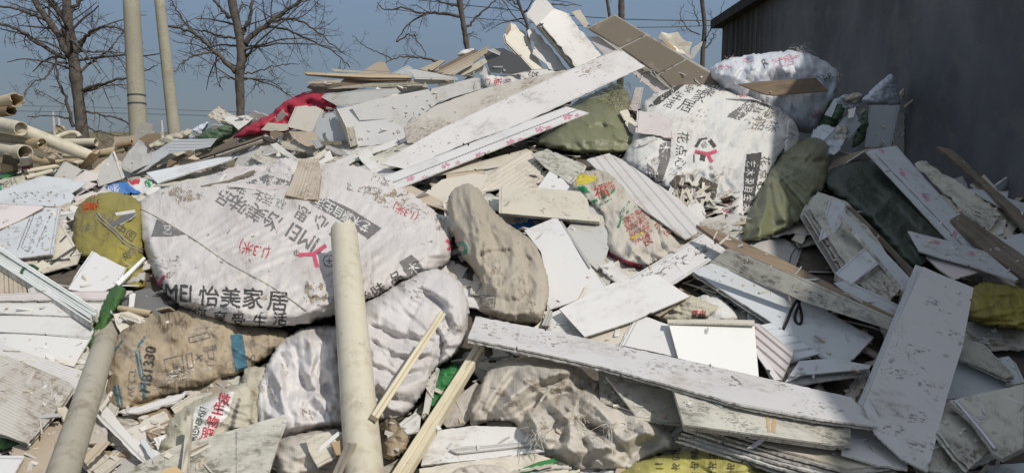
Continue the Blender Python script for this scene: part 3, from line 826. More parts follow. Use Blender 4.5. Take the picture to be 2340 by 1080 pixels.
def sackm(key, c1, c2, dirt=(.16, .12, .08), damt=.4, rough=.5, spec=.3, weave=1., crink=.32, tr=0., dth=.5):
    s = NB(key); v = s.vec(); 
    big = s.noise(v, 3.2, 6., .62, .5); med = s.noise(v, 16., 7., .7, .3)
    c = s.mix(s.ramp(s.noise(v, 2., 3.), .3, .7), c1, c2)
    fn = s.noise(s.vec(scale=(1, .35, 1)), 42., 8., .72)
    mk = s.ramp(s.math('ADD', s.math('MULTIPLY', big, .8), s.math('MULTIPLY', med, .2)), dth-.01, dth+.15)
    f = s.math('MULTIPLY', s.math('ADD', s.math('MULTIPLY', mk, s.ramp(fn, .45, .62)), s.math('MULTIPLY', mk, .35)), damt, True)
    c = s.mix(f, c, dirt)
    st = s.noise(s.vec(scale=(1, .12, 1)), 70., 4., .6)
    c = s.mix(s.ramp(st, .5, .8, 0., .18), c, tuple(x*.5 for x in c1))
    sp = s.math('MULTIPLY', s.ramp(s.noise(v, 70., 3., .6, 1.), .62, .7), s.ramp(s.noise(v, 6., 2.), .52, .66), True)
    c = s.mix(s.math('MULTIPLY', sp, .5*min(1, damt*2)), c, tuple(x*.5 for x in dirt))
    vo = s.n('ShaderNodeTexVoronoi'); vo.feature = 'DISTANCE_TO_EDGE'; s.l(s.vec(scale=(1, .55, 1)), vo.inputs['Vector']); vo.inputs['Scale'].default_value = 20.
    hh = s.math('ADD', s.math('MULTIPLY', s.ramp(vo.outputs['Distance'], .0, .10), -.14), s.math('MULTIPLY', s.noise(s.vec(scale=(1, .5, 1)), 34., 6., .65, 1.2), .9))
    nb = s.bump(hh, crink, .014)
    if weave:
        wv = s.n('ShaderNodeTexWave'); wv.wave_type = 'BANDS'; wv.bands_direction = 'X'; s.l(v, wv.inputs['Vector']); wv.inputs['Scale'].default_value = 55.; wv.inputs['Distortion'].default_value = 1.5
        w2 = s.n('ShaderNodeTexWave'); w2.wave_type = 'BANDS'; w2.bands_direction = 'Y'; s.l(v, w2.inputs['Vector']); w2.inputs['Scale'].default_value = 55.; w2.inputs['Distortion'].default_value = 1.5
        nb = s.bump(s.math('ADD', wv.outputs['Fac'], w2.outputs['Fac']), .12*weave, .003, nb)
    M[key] = s.done(c, s.math('ADD', rough, s.math('MULTIPLY', med, .15), True), nb, spec)

def plain(key, c, rough=.6, var=.25, spec=.3, scale=12., kind='Object', bumps=.15):
    s = NB(key); v = s.vec(kind)
    n = s.noise(v, scale, 6., .65)
    M[key] = s.done(s.mix(s.ramp(n, .3, .75), c, tuple(x*(1-var) for x in c)), rough, s.bump(n, bumps, .006), spec)

# panel edges: darker flecks painted for the shade in their hollow chambers
s = NB('edge'); v = s.vec('UV')
e1 = s.noise(v, 90., 3., .6); e2 = s.noise(v, 14., 4.)
M['edge'] = s.done(s.mix(s.ramp(e1, .5, .62, 0., .5), s.mix(s.ramp(e2, .4, .65), (.68, .665, .62), (.46, .43, .37)), (.22, .195, .16)), .6, None, .3)
s = NB('edge_tan'); v = s.vec('UV')
M['edge_tan'] = s.done(s.mix(s.ramp(s.noise(v, 60., 3.), .4, .65), (.40, .31, .21), (.17, .12, .075)), .7, None, .2)

panel('white', (.66, .645, .625), (.58, .57, .555), damt=.42, speck=.55, streak=.4, dth=.50, stain=(.30, .21, .12), sth=.61)
panel('white_clean', (.70, .685, .675), (.62, .61, .605), damt=.24, speck=.3, streak=.2, dth=.52, stain=(.30, .21, .12), sth=.66)
panel('white_cream', (.64, .595, .50), (.57, .53, .44), damt=.42, speck=.4, dth=.5, stain=(.30, .21, .12), sth=.61)
panel('white_blue', (.57, .595, .62), (.51, .535, .56), damt=.36, speck=.4, dth=.5)
panel('white_pink', (.62, .565, .555), (.54, .49, .475), damt=.36, speck=.35, dth=.5)
panel('white_dirty', (.56, .535, .49), (.48, .455, .41), dirt=(.15, .12, .085), damt=.8, speck=.8, streak=.7, dth=.45)
panel('white_mould', (.56, .545, .48), (.50, .48, .42), dirt=(.11, .10, .07), damt=.7, speck=.9, streak=.6, dth=.48, mould=.38, stain=(.30, .21, .12), sth=.61)
panel('white_scuff', (.63, .615, .61), (.58, .565, .565), damt=.42, speck=1., streak=.4, dth=.52, stain=(.30, .21, .12), sth=.61)
panel('grey', (.50, .49, .47), (.42, .41, .39), damt=.35, speck=.3)
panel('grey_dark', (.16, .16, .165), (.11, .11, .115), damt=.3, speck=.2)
panel('glossy', (.80, .80, .77), (.78, .78, .75), damt=.08, speck=.12, streak=.05, rough=.24, spec=.6, dth=.6)  # base colour raised in place of the sun's glare off this panel
panel('stained', (.74, .70, .62), (.70, .66, .60), damt=.3, speck=.3, stain=(.30, .17, .06))
panel('tan', (.50, .42, .32), (.42, .35, .27), dirt=(.13, .09, .06), damt=.6, speck=.35, edge='edge_tan')
panel('tan_ribbed', (.52, .45, .36), (.46, .40, .32), dirt=(.15, .11, .08), damt=.6, streak=.9, speck=.2, edge='edge_tan', pitch=.018)
panel('cream', (.60, .55, .465), (.53, .48, .40), dirt=(.20, .15, .09), damt=.45, speck=.3)
panel('tile', (.27, .225, .175), (.22, .185, .145), dirt=(.60, .54, .47), damt=.85, speck=.25, streak=.5, dth=.54, edge='edge')
panel('lined', (.62, .60, .585), (.57, .55, .54), dirt=(.34, .29, .22), damt=.5, speck=.1, streak=.5, pitch=.011)
panel('lined_dirty', (.56, .53, .48), (.50, .47, .43), dirt=(.24, .20, .15), damt=.75, speck=.2, streak=.9, pitch=.0105, dth=.44)
panel('cardboard', (.36, .27, .17), (.30, .22, .14), dirt=(.14, .09, .05), damt=.5, speck=.2, edge='edge_tan', rough=.8)
panel('foam_tan', (.56, .41, .23), (.50, .36, .20), dirt=(.24, .16, .08), damt=.6, speck=.2, edge='edge_tan', rough=.9)
wood('wood', (.27, .205, .145), (.20, .15, .105)); wood('wood_pale', (.52, .43, .30), (.42, .33, .22), dark=(.16, .11, .06), amt=.4)
wood('wood_grey', (.22, .185, .145), (.15, .125, .10), dark=(.045, .035, .028)); wood('wood_white', (.60, .55, .45), (.50, .45, .37), dark=(.10, .09, .07), amt=.7)
wood('strip_cream', (.66, .60, .45), (.58, .52, .38), dark=(.24, .19, .11), amt=.35)
sackm('sack_white', (.60, .57, .55), (.53, .50, .485), dirt=(.29, .23, .19), damt=.55, dth=.51)
sackm('sack_white2', (.62, .61, .59), (.56, .55, .53), dirt=(.22, .18, .13), damt=.35)
sackm('sack_lilac', (.61, .585, .58), (.54, .515, .51), dirt=(.28, .22, .18), damt=.65, dth=.49)
sackm('sack_beige', (.43, .385, .315), (.34, .30, .24), dirt=(.13, .10, .07), damt=.6, weave=1.5)
sackm('sack_pale', (.55, .515, .46), (.46, .425, .37), dirt=(.20, .155, .105), damt=.75, dth=.48)
sackm('sack_grey', (.54, .49, .43), (.44, .39, .33), dirt=(.15, .11, .08), damt=.65)
sackm('sack_tarp', (.58, .60, .64), (.50, .53, .58), dirt=(.30, .24, .26), damt=.3, rough=.35, spec=.5)
sackm('sack_yellow', (.30, .255, .055), (.22, .19, .045), dirt=(.09, .07, .03), damt=.6, rough=.42)
sackm('sack_lemon', (.46, .42, .13), (.38, .35, .11), dirt=(.16, .14, .06), damt=.4, rough=.35)
sackm('sack_olive', (.175, .18, .10), (.125, .13, .068), dirt=(.06, .055, .03), damt=.4, rough=.36, spec=.45)
sackm('sack_green', (.09, .145, .085), (.07, .11, .065), dirt=(.05, .05, .035), damt=.4)
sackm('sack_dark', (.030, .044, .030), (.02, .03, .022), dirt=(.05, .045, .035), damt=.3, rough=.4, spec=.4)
sackm('sack_red', (.36, .028, .055), (.30, .022, .045), dirt=(.12, .03, .03), damt=.4, rough=.45, weave=.6)
sackm('sack_brown', (.42, .345, .245), (.335, .27, .19), dirt=(.11, .085, .058), damt=.95, rough=.85, weave=0, spec=.12, dth=.44)
sackm('sack_tan', (.48, .45, .36), (.41, .385, .30), dirt=(.16, .12, .07), damt=.4)
sackm('cloth_green', (.035, .20, .055), (.03, .15, .045), dirt=(.04, .06, .03), damt=.3, rough=.4, crink=.4)
sackm('cloth_leaf', (.05, .13, .03), (.04, .10, .025), dirt=(.03, .05, .02), damt=.3, rough=.45, crink=.4)
sackm('print_blue', (.02, .17, .52), (.02, .14, .42), dirt=(.3, .3, .3), damt=.3)
sackm('plastic_clear', (.60, .64, .70), (.46, .50, .57), dirt=(.25, .25, .27), damt=.3, rough=.25, spec=.6, weave=0, crink=.9)
def pipem(key, c, dirt, damt, rough=.45):
    s = NB(key); v = s.vec('Object'); vs = s.vec('UV', scale=(.15, 1, 1))
    big = s.noise(v, 4., 6., .65); med = s.noise(v, 24., 7., .7); st = s.noise(vs, 60., 5., .6)
    f = s.math('MULTIPLY', s.ramp(s.math('ADD', s.math('MULTIPLY', big, .5), s.math('MULTIPLY', med, .5)), .47, .64), damt, True)
    cc = s.mix(s.ramp(s.noise(v, 1.6, 3.), .3, .7), c, tuple(x*.84 for x in c)); cc = s.mix(f, cc, dirt)
    cc = s.mix(s.ramp(st, .56, .75, 0., .35), cc, tuple(x*.6 for x in c))
    sq = s.math('MULTIPLY', s.ramp(s.noise(v, 60., 3., .6, 1.5), .62, .68), s.ramp(s.noise(v, 6., 3.), .5, .62), True)
    cc = s.mix(s.math('MULTIPLY', sq, .7), cc, (.05, .045, .035))
    M[key] = s.done(cc, s.math('ADD', rough, s.math('MULTIPLY', f, .3)), s.bump(med, .15, .004), .4)
pipem('pipe_cream', (.60, .555, .44), (.30, .235, .14), .5); pipem('pipe_grey', (.40, .37, .30), (.20, .165, .12), .7, .55); pipem('pipe_tan', (.50, .41, .27), (.22, .16, .09), .7, .55)
plain('pipe_brown', (.30, .21, .13), .6, .3, .3); plain('profile', (.72, .75, .73), .35, .12, .45, 6.)
for k, c in dict(ink=(.085, .08, .075), ink_soft=(.19, .18, .175), red_ink=(.50, .05, .07), pink_ink=(.58, .10, .17), white_ink=(.70, .68, .66), green_ink=(.03, .24, .10), dkgreen_ink=(.05, .10, .06),
                 blue_ink=(.07, .17, .23), flower=(.60, .27, .36), teal=(.03, .30, .22), yellow_ink=(.62, .52, .06), maroon=(.26, .04, .07), brick_red=(.40, .06, .035)).items():
    plain(k, c, .6, .3, .2, 30.)
plain('fibre_pale', (.60, .58, .52), .7); plain('black', (.012, .012, .013), .5); plain('fibre', (.42, .40, .28), .7); plain('tie_green', (.03, .10, .05), .5); plain('red_tie', (.55, .08, .02), .5)
plain('rope', (.30, .27, .20), .8); plain('strap', (.62, .60, .66), .35); plain('dark_stuff', (.13, .11, .09), .95, .5)
plain('mud_soft', (.40, .345, .28), .9, .4, .1, 20.); plain('smudge', (.37, .355, .34), .8, .35, .2, 25.); plain('smudge_dark', (.22, .21, .20), .8, .4, .2, 25.)
plain('mud', (.33, .27, .20), .9, .4, .1, 20.); plain('pink_soft', (.60, .33, .40), .5, .3, .3, 30.)
plain('bark', (.125, .11, .095), .9, .55, .15, 9., bumps=.6); plain('twig', (.10, .085, .08), .9, .4, .1, 20.)  # haze put into the colour: bark and twigs lightened for distance
pipem('concrete_pole', (.36, .335, .26), (.23, .205, .15), .55, .8); plain('far_pole', (.5, .5, .48), .8); plain('wire', (.06, .065, .07), .7)
# ------------------------------------------------------------------ setting: ground, building, poles, trees
def soil():
    s = NB('soil'); v = s.vec('Object', rnd=False)
    n = s.noise(v, .5, 8., .65); n2 = s.noise(v, 5., 6., .7)
    c = s.mix(s.ramp(n, .35, .65), (.19, .155, .11), (.12, .115, .065)); c = s.mix(s.ramp(n2, .5, .75, 0., .6), c, (.08, .06, .04))
    M['soil'] = s.done(c, .95, s.bump(n2, .6, .05), .1)
soil()
g = mesh_obj('ground', [(-1200, -200, 0), (1200, -200, 0), (1200, 1500, 0), (-1200, 1500, 0)], [(0, 1, 2, 3)], M['soil'], origin=(0, 0, 0)); g['kind'] = 'structure'

def wall_mats():
    s = NB('render_wall'); v = s.vec('Object', rnd=False); vz = s.vec('Object', scale=(1, 1, .06), rnd=False)
    st = s.noise(vz, 5.5, 6., .65); st2 = s.noise(vz, 18., 5., .6); big = s.noise(v, .7, 4., .6)
    sx = s.n('ShaderNodeSeparateXYZ'); tc = s.n('ShaderNodeTexCoord'); s.l(tc.outputs['Object'], sx.inputs[0])
    far = s.ramp(s.math('ADD', sx.outputs[1], s.math('MULTIPLY', s.math('SUBTRACT', st, .5), 3.)), 2.2, 4.2)          # the far half of the wall is bare, weathered and streaked
    c = s.mix(s.ramp(big, .35, .65), (.165, .172, .185), (.108, .114, .124)); c = s.mix(s.ramp(st, .55, .75, 0., .28), c, (.08, .08, .08)); c = s.mix(s.ramp(s.noise(v, 1.7, 7., .68, .6), .48, .66, 0., .45), c, (.225, .225, .22)); c = s.mix(s.ramp(s.noise(vz, 2.2, 5., .6), .5, .7, 0., .35), c, (.23, .235, .24))
    c = s.mix(s.ramp(s.noise(v, 4., 6., .65), .5, .8, 0., .35), c, (.20, .20, .19))
    old = s.mix(s.ramp(st, .40, .60), (.030, .030, .034), (.115, .105, .09)); old = s.mix(s.ramp(st2, .48, .66, 0., .8), old, (.02, .02, .023))
    c = s.mix(far, c, old)
    M['render_wall'] = s.done(c, .9, s.bump(st2, .2, .01), .2)
    plain('roof_slab', (.06, .058, .055), .95, .4, .1, 3., bumps=.5)
wall_mats()
# wall line: runs straight away on the right; far end seen at px 1632
WD = np.array([.043, 1., 0]); WD /= np.linalg.norm(WD); WN = np.array([-WD[1], WD[0], 0])
WP = np.array([3.72, 13.8, 0.]); EAVE = 3.42
def wpt(along, out, z): return WP - WD*along + WN*out + np.array([0, 0, z])
bld = bpy.data.objects.new('storage_shed', None); col.objects.link(bld); bld.location = Vector(wpt(6, -3, 0))
tag(bld, 'dark windowless shed with a thin flat roof along the right of the heap', 'building')
def box8(a0, a1, o0, o1, z0, z1):
    return [tuple(wpt(a, o, z)) for z in (z0, z1) for (a, o) in ((a0, o0), (a1, o0), (a1, o1), (a0, o1))]
BF = [(0, 1, 2, 3), (7, 6, 5, 4), (0, 4, 5, 1), (1, 5, 6, 2), (2, 6, 7, 3), (3, 7, 4, 0)]
def part_box(name, b, mat):
    me = mesh_obj(name, b, BF, M[mat], bld, origin=np.array(bld.location))
    bm = bmesh.new(); bm.from_mesh(me.data); bmesh.ops.recalc_face_normals(bm, faces=bm.faces); bm.to_mesh(me.data); bm.free(); return me
part_box('wall', box8(0, 14, 0, -.24, 0, EAVE), 'render_wall')
part_box('wall', box8(0, .24, -.241, -5.5, 0, EAVE-.003), 'render_wall')
part_box('roof', box8(-.25, 14.2, .16, -5.9, EAVE+.002, EAVE+.15), 'roof_slab')

def upright(name, label, x0, y0, x1, y1, wpx0, wpx1, Z, mat, bands=(), cat='pole', group=None):
    """leaning round post: foot at pixel (x0,y0) carried on to the ground, top out of the picture"""
    A = world(x0, y0, Z); B = world(x1, y1, Z*1.0)
    d = (B-A); k = A[2]/d[2]; foot = A-d*k
    r0, r1 = wpx0/2*Z/F, wpx1/2*Z/F
    o = bpy.data.objects.new(name, None); col.objects.link(o); o.location = Vector(foot); tag(o, label, cat, group)
    T = np.linspace(0, 1, 8); P = foot+(B-foot)*T[:, None]
    V, Fc = cord(None, P, None, r0+(r1-r0)*T, mat, sides=20)
    mesh_obj('shaft', V, Fc, M[mat], o, True, origin=foot)
    for by in bands:
        t = (y0-by)/(y0-y1); c = A+(B-A)*t; rr = r0+(r1-r0)*(k+t)/(k+1)
        ax = (B-A)/np.linalg.norm(B-A)
        V, Fc = cord(None, [c-ax*.012, c+ax*.012], None, [rr*1.03]*2, mat, sides=20)
        mesh_obj('band', V, Fc, M['wire'], o, False, origin=foot)
    return o
upright('concrete_pole', 'thick pale concrete pole with two thin dark bands at the left', 318, 330, 297, -60, 42, 35, 11.5, 'concrete_pole', (219, 238))
upright('concrete_pole', 'slimmer pale pole leaning to the left beside the banded pole', 398, 300, 358, -60, 30, 22, 12.5, 'concrete_pole')
for x, y, h in ((124, 300, 46), (372, 308, 33), (137, 300, 30)):
    Z = 70.; a = world(x, y, Z); b = world(x-3, y-h, Z)
    V, Fc = cord(None, [(a[0], a[1], 0), b], None, [.14, .10], 'far_pole', sides=8)
    o = mesh_obj('utility_pole', V, Fc, M['far_pole']); tag(o, {124: 'tiny pale far pole left of the banded pole', 372: 'tiny pale far pole between the two near poles', 137: 'tiny short far pole beside the left tree trunk'}[x], 'pole')
# overhead wires
def wire(pix, Z, r, label):
    P = spline(world([p[0] for p in pix], [p[1] for p in pix], Z), 14)
    cord('overhead_wire', P, None, r, 'wire', None, label, 'wire', 5)
wire([(-200, 250), (200, 257), (600, 268)], 60, .022, 'lower overhead wire crossing behind the left tree')
wire([(-200, 238), (200, 245), (600, 258)], 60, .018, 'upper thin overhead wire crossing behind the left tree')
wire([(900, -6), (1160, 22), (1420, 44), (1720, 48)], 26, .016, 'upper overhead wire running above the tiled board')
wire([(900, 22), (1160, 48), (1460, 63), (1720, 54)], 27, .014, 'lower overhead wire running above the tiled board')

def wallfar():
    plain('far_wall', (.30, .25, .19), .9, .3, .1, 1.)
    a, b = world(150, 342, 38), world(420, 342, 38)
    V = [(a[0], a[1], 0), (b[0], b[1], 0), (b[0], b[1]+.3, 0), (a[0], a[1]+.3, 0)]; zt = world(300, 322, 38)[2]
    o = mesh_obj('boundary_wall', V+[(v[0], v[1], zt) for v in V], BF, M['far_wall']); tag(o, 'low earth coloured boundary wall far behind the pipes', 'wall')
wallfar()

class Tree:
    """bare winter tree: trunk and main limbs traced, twigs grown"""
    def __init__(s, label, Z, foot, group='bare trees behind the heap', seed=1, name='bare_tree'):
        s.Z = Z; s.r = np.random.default_rng(seed); f = world(foot[0], foot[1], Z)
        s.o = bpy.data.objects.new(name, None); col.objects.link(s.o); s.base = np.array([f[0], f[1], 0]); s.o.location = Vector(s.base)
        tag(s.o, label, 'tree', group)
    def p(s, x, y, dz=0.): return world(x, y, s.Z+dz)
    def trunk(s, pts):
        P = spline([s.p(x, y) for x, y, w in pts], 30); ww = np.interp(np.linspace(0, 1, len(P)), np.linspace(0, 1, len(pts)), [w for *_, w in pts])*s.Z/F/2*.80
        foot = P[0].copy(); foot[2] = -.05
        P = np.concatenate([[foot], P]); ww = np.concatenate([[ww[0]*1.25], ww])
        ww = ww*(1+.06*s.r.normal(size=len(ww)))
        V, Fc = cord(None, P, None, ww, 'bark', sides=12)
        mesh_obj('trunk', V, Fc, M['bark'], s.o, True, origin=s.base)
        s.tp = P[1:]; s.tw = ww[1:]
    def grow(s, V, Fc, P, rad, lvl, n):
        """side twigs along path P"""
        L = np.linalg.norm(P[-1]-P[0])
        for k in range(n):
            t = s.r.uniform(.18, 1.0); i = int(t*(len(P)-2)); a = P[i]; d = P[i+1]-P[i]; d /= np.linalg.norm(d)
            side = s.r.normal(size=3); side[1] *= .6; side -= d*(side@d); side /= np.linalg.norm(side)
            dr = d*.55+side*.85; dr /= np.linalg.norm(dr)
            ln = L*s.r.uniform(.28, .62)*(1.1-.5*t); m = 8
            Q = [a]; st = ln/m; g = s.r.normal(0, .24, 3)+np.array([0, 0, s.r.normal(-.02, .14)])
            for j in range(m):
                dr = dr+g+s.r.normal(0, .08, 3); dr /= np.linalg.norm(dr); Q.append(Q[-1]+dr*st)
            Q = np.array(Q); r0 = max(.003, rad[i]*s.r.uniform(.26, .44)); rr = np.linspace(r0, max(.0024, r0*.35), m+1)
            v, f = cord(None, Q, None, rr, 'twig', sides=5 if r0 > .012 else 4)
            b = sum(len(x) for x in V); V.append(v); Fc += [tuple(i_+b for i_ in ff) for ff in f]
            if lvl > 0 and ln > .25: s.grow(V, Fc, Q, rr, lvl-1, int(s.r.integers(3, 6)))
    def limb(s, pts, w0, w1, n=9, lvl=2, dz=0.):
        m = len(pts)
        P = spline([s.p(x, y, dz*k/(m-1)) for k, (x, y) in enumerate(pts)], 22)
        rad = np.linspace(w0, w1, len(P))*s.Z/F/2
        P[1:-1] += s.r.normal(0, .012, P[1:-1].shape)
        v, f = cord(None, P, None, rad, 'bark', sides=8); V = [v]; Fc = list(f)
        mesh_obj('limb', v, f, M['bark'], s.o, True, origin=s.base)
        V = []; Fc = []
        s.grow(V, Fc, P, rad, lvl, int(n*1.05))
        if V:
            tw = mesh_obj('twigs', np.concatenate(V), Fc, M['twig'], s.o, False, origin=s.base); tw['kind'] = 'stuff'
    def auto(s, n, lmin, lmax, w, t0=.2, t1=1., nn=6, lvl=1):
        for k in range(n):
            t = s.r.uniform(t0, t1); i = int(t*(len(s.tp)-1)); a = s.tp[i]
            th = s.r.uniform(0, 2*np.pi); ln = s.r.uniform(lmin, lmax); up = s.r.uniform(.1, .8)
            dr = np.array([math.cos(th), math.sin(th)*.7, up]); dr /= np.linalg.norm(dr)
            Q = [a]; g = s.r.normal(0, .05, 3)
            for j in range(10):
                dr = dr+g+s.r.normal(0, .10, 3)+[0, 0, -.02]; dr /= np.linalg.norm(dr); Q.append(Q[-1]+dr*ln/10)
            Q = np.array(Q); r0 = w*s.Z/F/2*s.r.uniform(.7, 1.2); rad = np.linspace(r0, r0*.3, 11)
            v, f = cord(None, Q, None, rad, 'bark', sides=6); mesh_obj('limb', v, f, M['bark'], s.o, True, origin=s.base)
            V = []; Fc = []; s.grow(V, Fc, Q, rad, lvl, nn)
            tw = mesh_obj('twigs', np.concatenate(V), Fc, M['twig'], s.o, False, origin=s.base); tw['kind'] = 'stuff'

t = Tree('stout bare tree at the far left of the row, left of the poles', 14, (188, 330), seed=3)
t.trunk([(192, 340, 34), (180, 230, 32), (170, 150, 30), (163, 100, 28), (155, 40, 24), (150, -60, 20), (148, -160, 14)])
t.limb([(158, 128), (138, 88), (112, 48), (78, 2), (40, -50)], 19, 9, 12, 2)
t.limb([(152, 133), (105, 110), (60, 80), (20, 60), (-60, 35)], 10, 5, 10, 2, -.6)
t.limb([(112, 48), (70, 32), (30, 18), (-40, 10)], 9, 4, 8, 2)
t.limb([(153, 145), (125, 145), (105, 175), (75, 190), (40, 235)], 6, 2, 8, 2, -.8)
t.limb([(178, 120), (195, 88), (215, 70), (250, 62), (300, 75)], 9, 3, 10, 2, -.5)
t.limb([(184, 165), (210, 140), (245, 118), (265, 95), (300, 60)], 7, 2, 9, 2, .5)
t.limb([(188, 205), (225, 195), (260, 185), (300, 172), (360, 150)], 8, 2, 10, 2, -.6)
t.limb([(186, 212), (200, 208), (240, 195), (290, 194)], 7, 2, 6, 1)
t.limb([(168, 290), (155, 240), (140, 195), (128, 160), (130, 120)], 8, 3, 10, 2, -.4)
t.limb([(196, 255), (235, 262), (280, 275), (330, 300)], 5, 2, 8, 2)
t.limb([(196, 290), (225, 300), (262, 310), (300, 318)], 4, 2, 5, 1)
t.limb([(162, 272), (120, 265), (62, 266)], 4, 2, 3, 1)
t.limb([(158, 30), (175, 10), (210, -20), (250, -60)], 10, 4, 9, 2)
t.limb([(146, 35), (125, 10), (110, -20)], 11, 5, 7, 2)
t.auto(14, 1.0, 2.2, 6, .25, .9)
t = Tree('bare tree with a spreading crown right of the two poles', 15, (549, 290), seed=8)
t.trunk([(550, 300, 26), (549, 220, 25), (547, 178, 24), (552, 120, 26), (543, 60, 24), (530, 0, 26), (520, -120, 16)])
t.limb([(538, 165), (515, 140), (480, 108), (450, 82), (420, 68), (384, 60)], 12, 5, 12, 2)
t.limb([(490, 120), (455, 125), (420, 140), (398, 165)], 5, 2, 9, 2, -.5)
t.limb([(560, 100), (590, 70), (625, 45), (660, 20), (700, -10)], 13, 6, 12, 2)
t.limb([(620, 50), (660, 42), (700, 55), (745, 90), (790, 125)], 7, 2, 12, 2, -.4)
t.limb([(610, 60), (660, 70), (705, 92), (760, 118), (800, 155)], 6, 2, 9, 2, .4)
t.limb([(630, 40), (690, 5), (760, -10)], 6, 2, 9, 2)
t.limb([(536, 88), (500, 82), (470, 70), (440, 66), (400, 30)], 6, 2, 9, 2, .6)
t.limb([(556, 80), (570, 40), (578, 0), (590, -60)], 9, 5, 9, 2)
t.limb([(525, 40), (500, 15), (470, -30)], 8, 4, 8, 2)
t.limb([(440, 75), (415, 40), (395, 10), (380, -30)], 5, 2, 9, 2)
t.limb([(535, 180), (505, 178), (500, 200)], 4, 1.5, 4, 1)
t.limb([(560, 168), (600, 160), (630, 150), (685, 146)], 4, 1.5, 7, 1)
t.limb([(560, 140), (580, 115), (620, 85)], 5, 2, 6, 2)
t.auto(12, .8, 2.0, 5, .3, .95)
t = Tree('slender bare tree rising behind the middle of the crest', 17, (1070, 110), seed=5)
t.trunk([(1072, 140, 15), (1066, 100, 15), (1058, 50, 15), (1050, 0, 17), (1040, -90, 12)])
t.limb([(1050, 38), (1010, 30), (970, 32), (930, 60), (905, 95)], 8, 2, 10, 2)
t.limb([(1000, 140), (960, 132), (920, 130), (877, 144)], 6, 2, 6, 1, -1.)
t.limb([(960, 32), (920, 18), (880, 22), (862, 5)], 5, 2, 7, 2)
t.limb([(905, 95), (940, 80), (965, 110), (975, 135)], 4, 1.5, 6, 1)
t.limb([(1068, 62), (1095, 35), (1130, 2), (1160, -30)], 6, 2, 6, 1)
t.limb([(1045, 15), (1010, 5), (975, -10)], 5, 2, 6, 2)
t.limb([(895, 135), (860, 118), (825, 100), (805, 80)], 3, 1.2, 3, 1, -.4)
t.auto(6, .6, 1.6, 4, .3, .95, 5)
t = Tree('leaning bare stem behind the stacked white boards', 18, (1205, 90), seed=15)
t.trunk([(1210, 110, 9), (1205, 60, 8), (1190, 20, 8), (1172, -30, 7)])
t.limb([(1195, 30), (1230, 15), (1270, 10), (1330, 15)], 4, 1.5, 9, 2); t.limb([(1190, 15), (1150, -5), (1110, -15)], 4, 1.5, 6, 2); t.auto(5, .6, 1.8, 3, .3, .95, 5)
t = Tree('straight bare trunk above the tiled board', 19, (1418, 80), seed=25)
t.trunk([(1419, 90, 18), (1420, 40, 18), (1420, -20, 17), (1424, -90, 14)]); t.auto(4, .8, 1.6, 4, .5, 1., 4)
t = Tree('thin bare trunk just left of the straight trunk above the tiled board', 21, (1395, 80), seed=26)
t.trunk([(1398, 90, 8), (1392, 30, 9), (1383, -20, 9), (1370, -80, 8)]); t.auto(3, .6, 1.4, 3, .5, 1., 4)
t = Tree('bare trunk with fine shoots beside the shed wall', 15, (1606, 170), seed=31)
t.trunk([(1604, 200, 13), (1606, 120, 13), (1610, 60, 12), (1604, 0, 12), (1600, -80, 9)])
t.limb([(1608, 110), (1622, 70), (1640, 50), (1655, 0)], 3, 1.2, 4, 1, -.3); t.limb([(1600, 80), (1570, 65), (1556, 40), (1562, 10)], 3, 1.2, 7, 1); t.limb([(1600, 60), (1585, 20), (1580, -20)], 3, 1, 4, 1)
t.limb([(1612, 110), (1625, 95), (1633, 75)], 4, 1.5, 2, 1)

# ------------------------------------------------------------------ mound under the scrap, with a crust of crumbled bits
def build_mound():
    xs = np.linspace(-8, 5.2, 133); ys = np.linspace(.5, 9.6, 92); X, Y = np.meshgrid(xs, ys); Z = mound(X, Y)-.02
    V = np.stack([X, Y, Z], -1).reshape(-1, 3); n = len(xs); Fc = []
    for j in range(len(ys)-1):
        for i in range(n-1): Fc.append((j*n+i, j*n+i+1, (j+1)*n+i+1, (j+1)*n+i))
    o = mesh_obj('terrain_mound', V, Fc, M['dark_stuff'], None, True, origin=(0, 0, 0)); o['kind'] = 'structure'
    R = np.random.default_rng(4); V = []; Fc = []; mi = []
    keys = ['white_dirty', 'tan', 'grey', 'cream', 'white', 'wood_grey']
    for k in range(3200):
        x = R.uniform(-4.6, 4.2); y = R.uniform(1.6, 7.0); z = float(mound(np.array(x), np.array(y)))
        L, Wd = R.uniform(.05, .22), R.uniform(.012, .07)
        a = R.uniform(0, 6.28); d = np.array([math.cos(a), math.sin(a), R.normal(0, .3)]); d /= np.linalg.norm(d)
        e = np.cross(d, [R.normal(0, .3), R.normal(0, .3), 1]); e /= np.linalg.norm(e); nn = np.cross(d, e)
        c = np.array([x, y, z+R.uniform(-.01, .015)]); b = len(V)
        for h in (0, .006):
            for (p, q_) in ((-1, -1), (1, -1), (1, 1), (-1, 1)): V.append(c+d*L/2*p*(1 if q_ < 0 else R.uniform(.6, 1))+e*Wd/2*q_+nn*h)
        Fc += [tuple(i+b for i in f) for f in BF]; mi += [int(R.integers(0, len(keys)))]*6
    o = mesh_obj('rubble', V, Fc, [M[k] for k in keys], None, False, None, mi, origin=(0, 0, 0)); tag(o, 'crumbled panel bits filling the gaps of the heap', None, None, 'stuff')
build_mound()
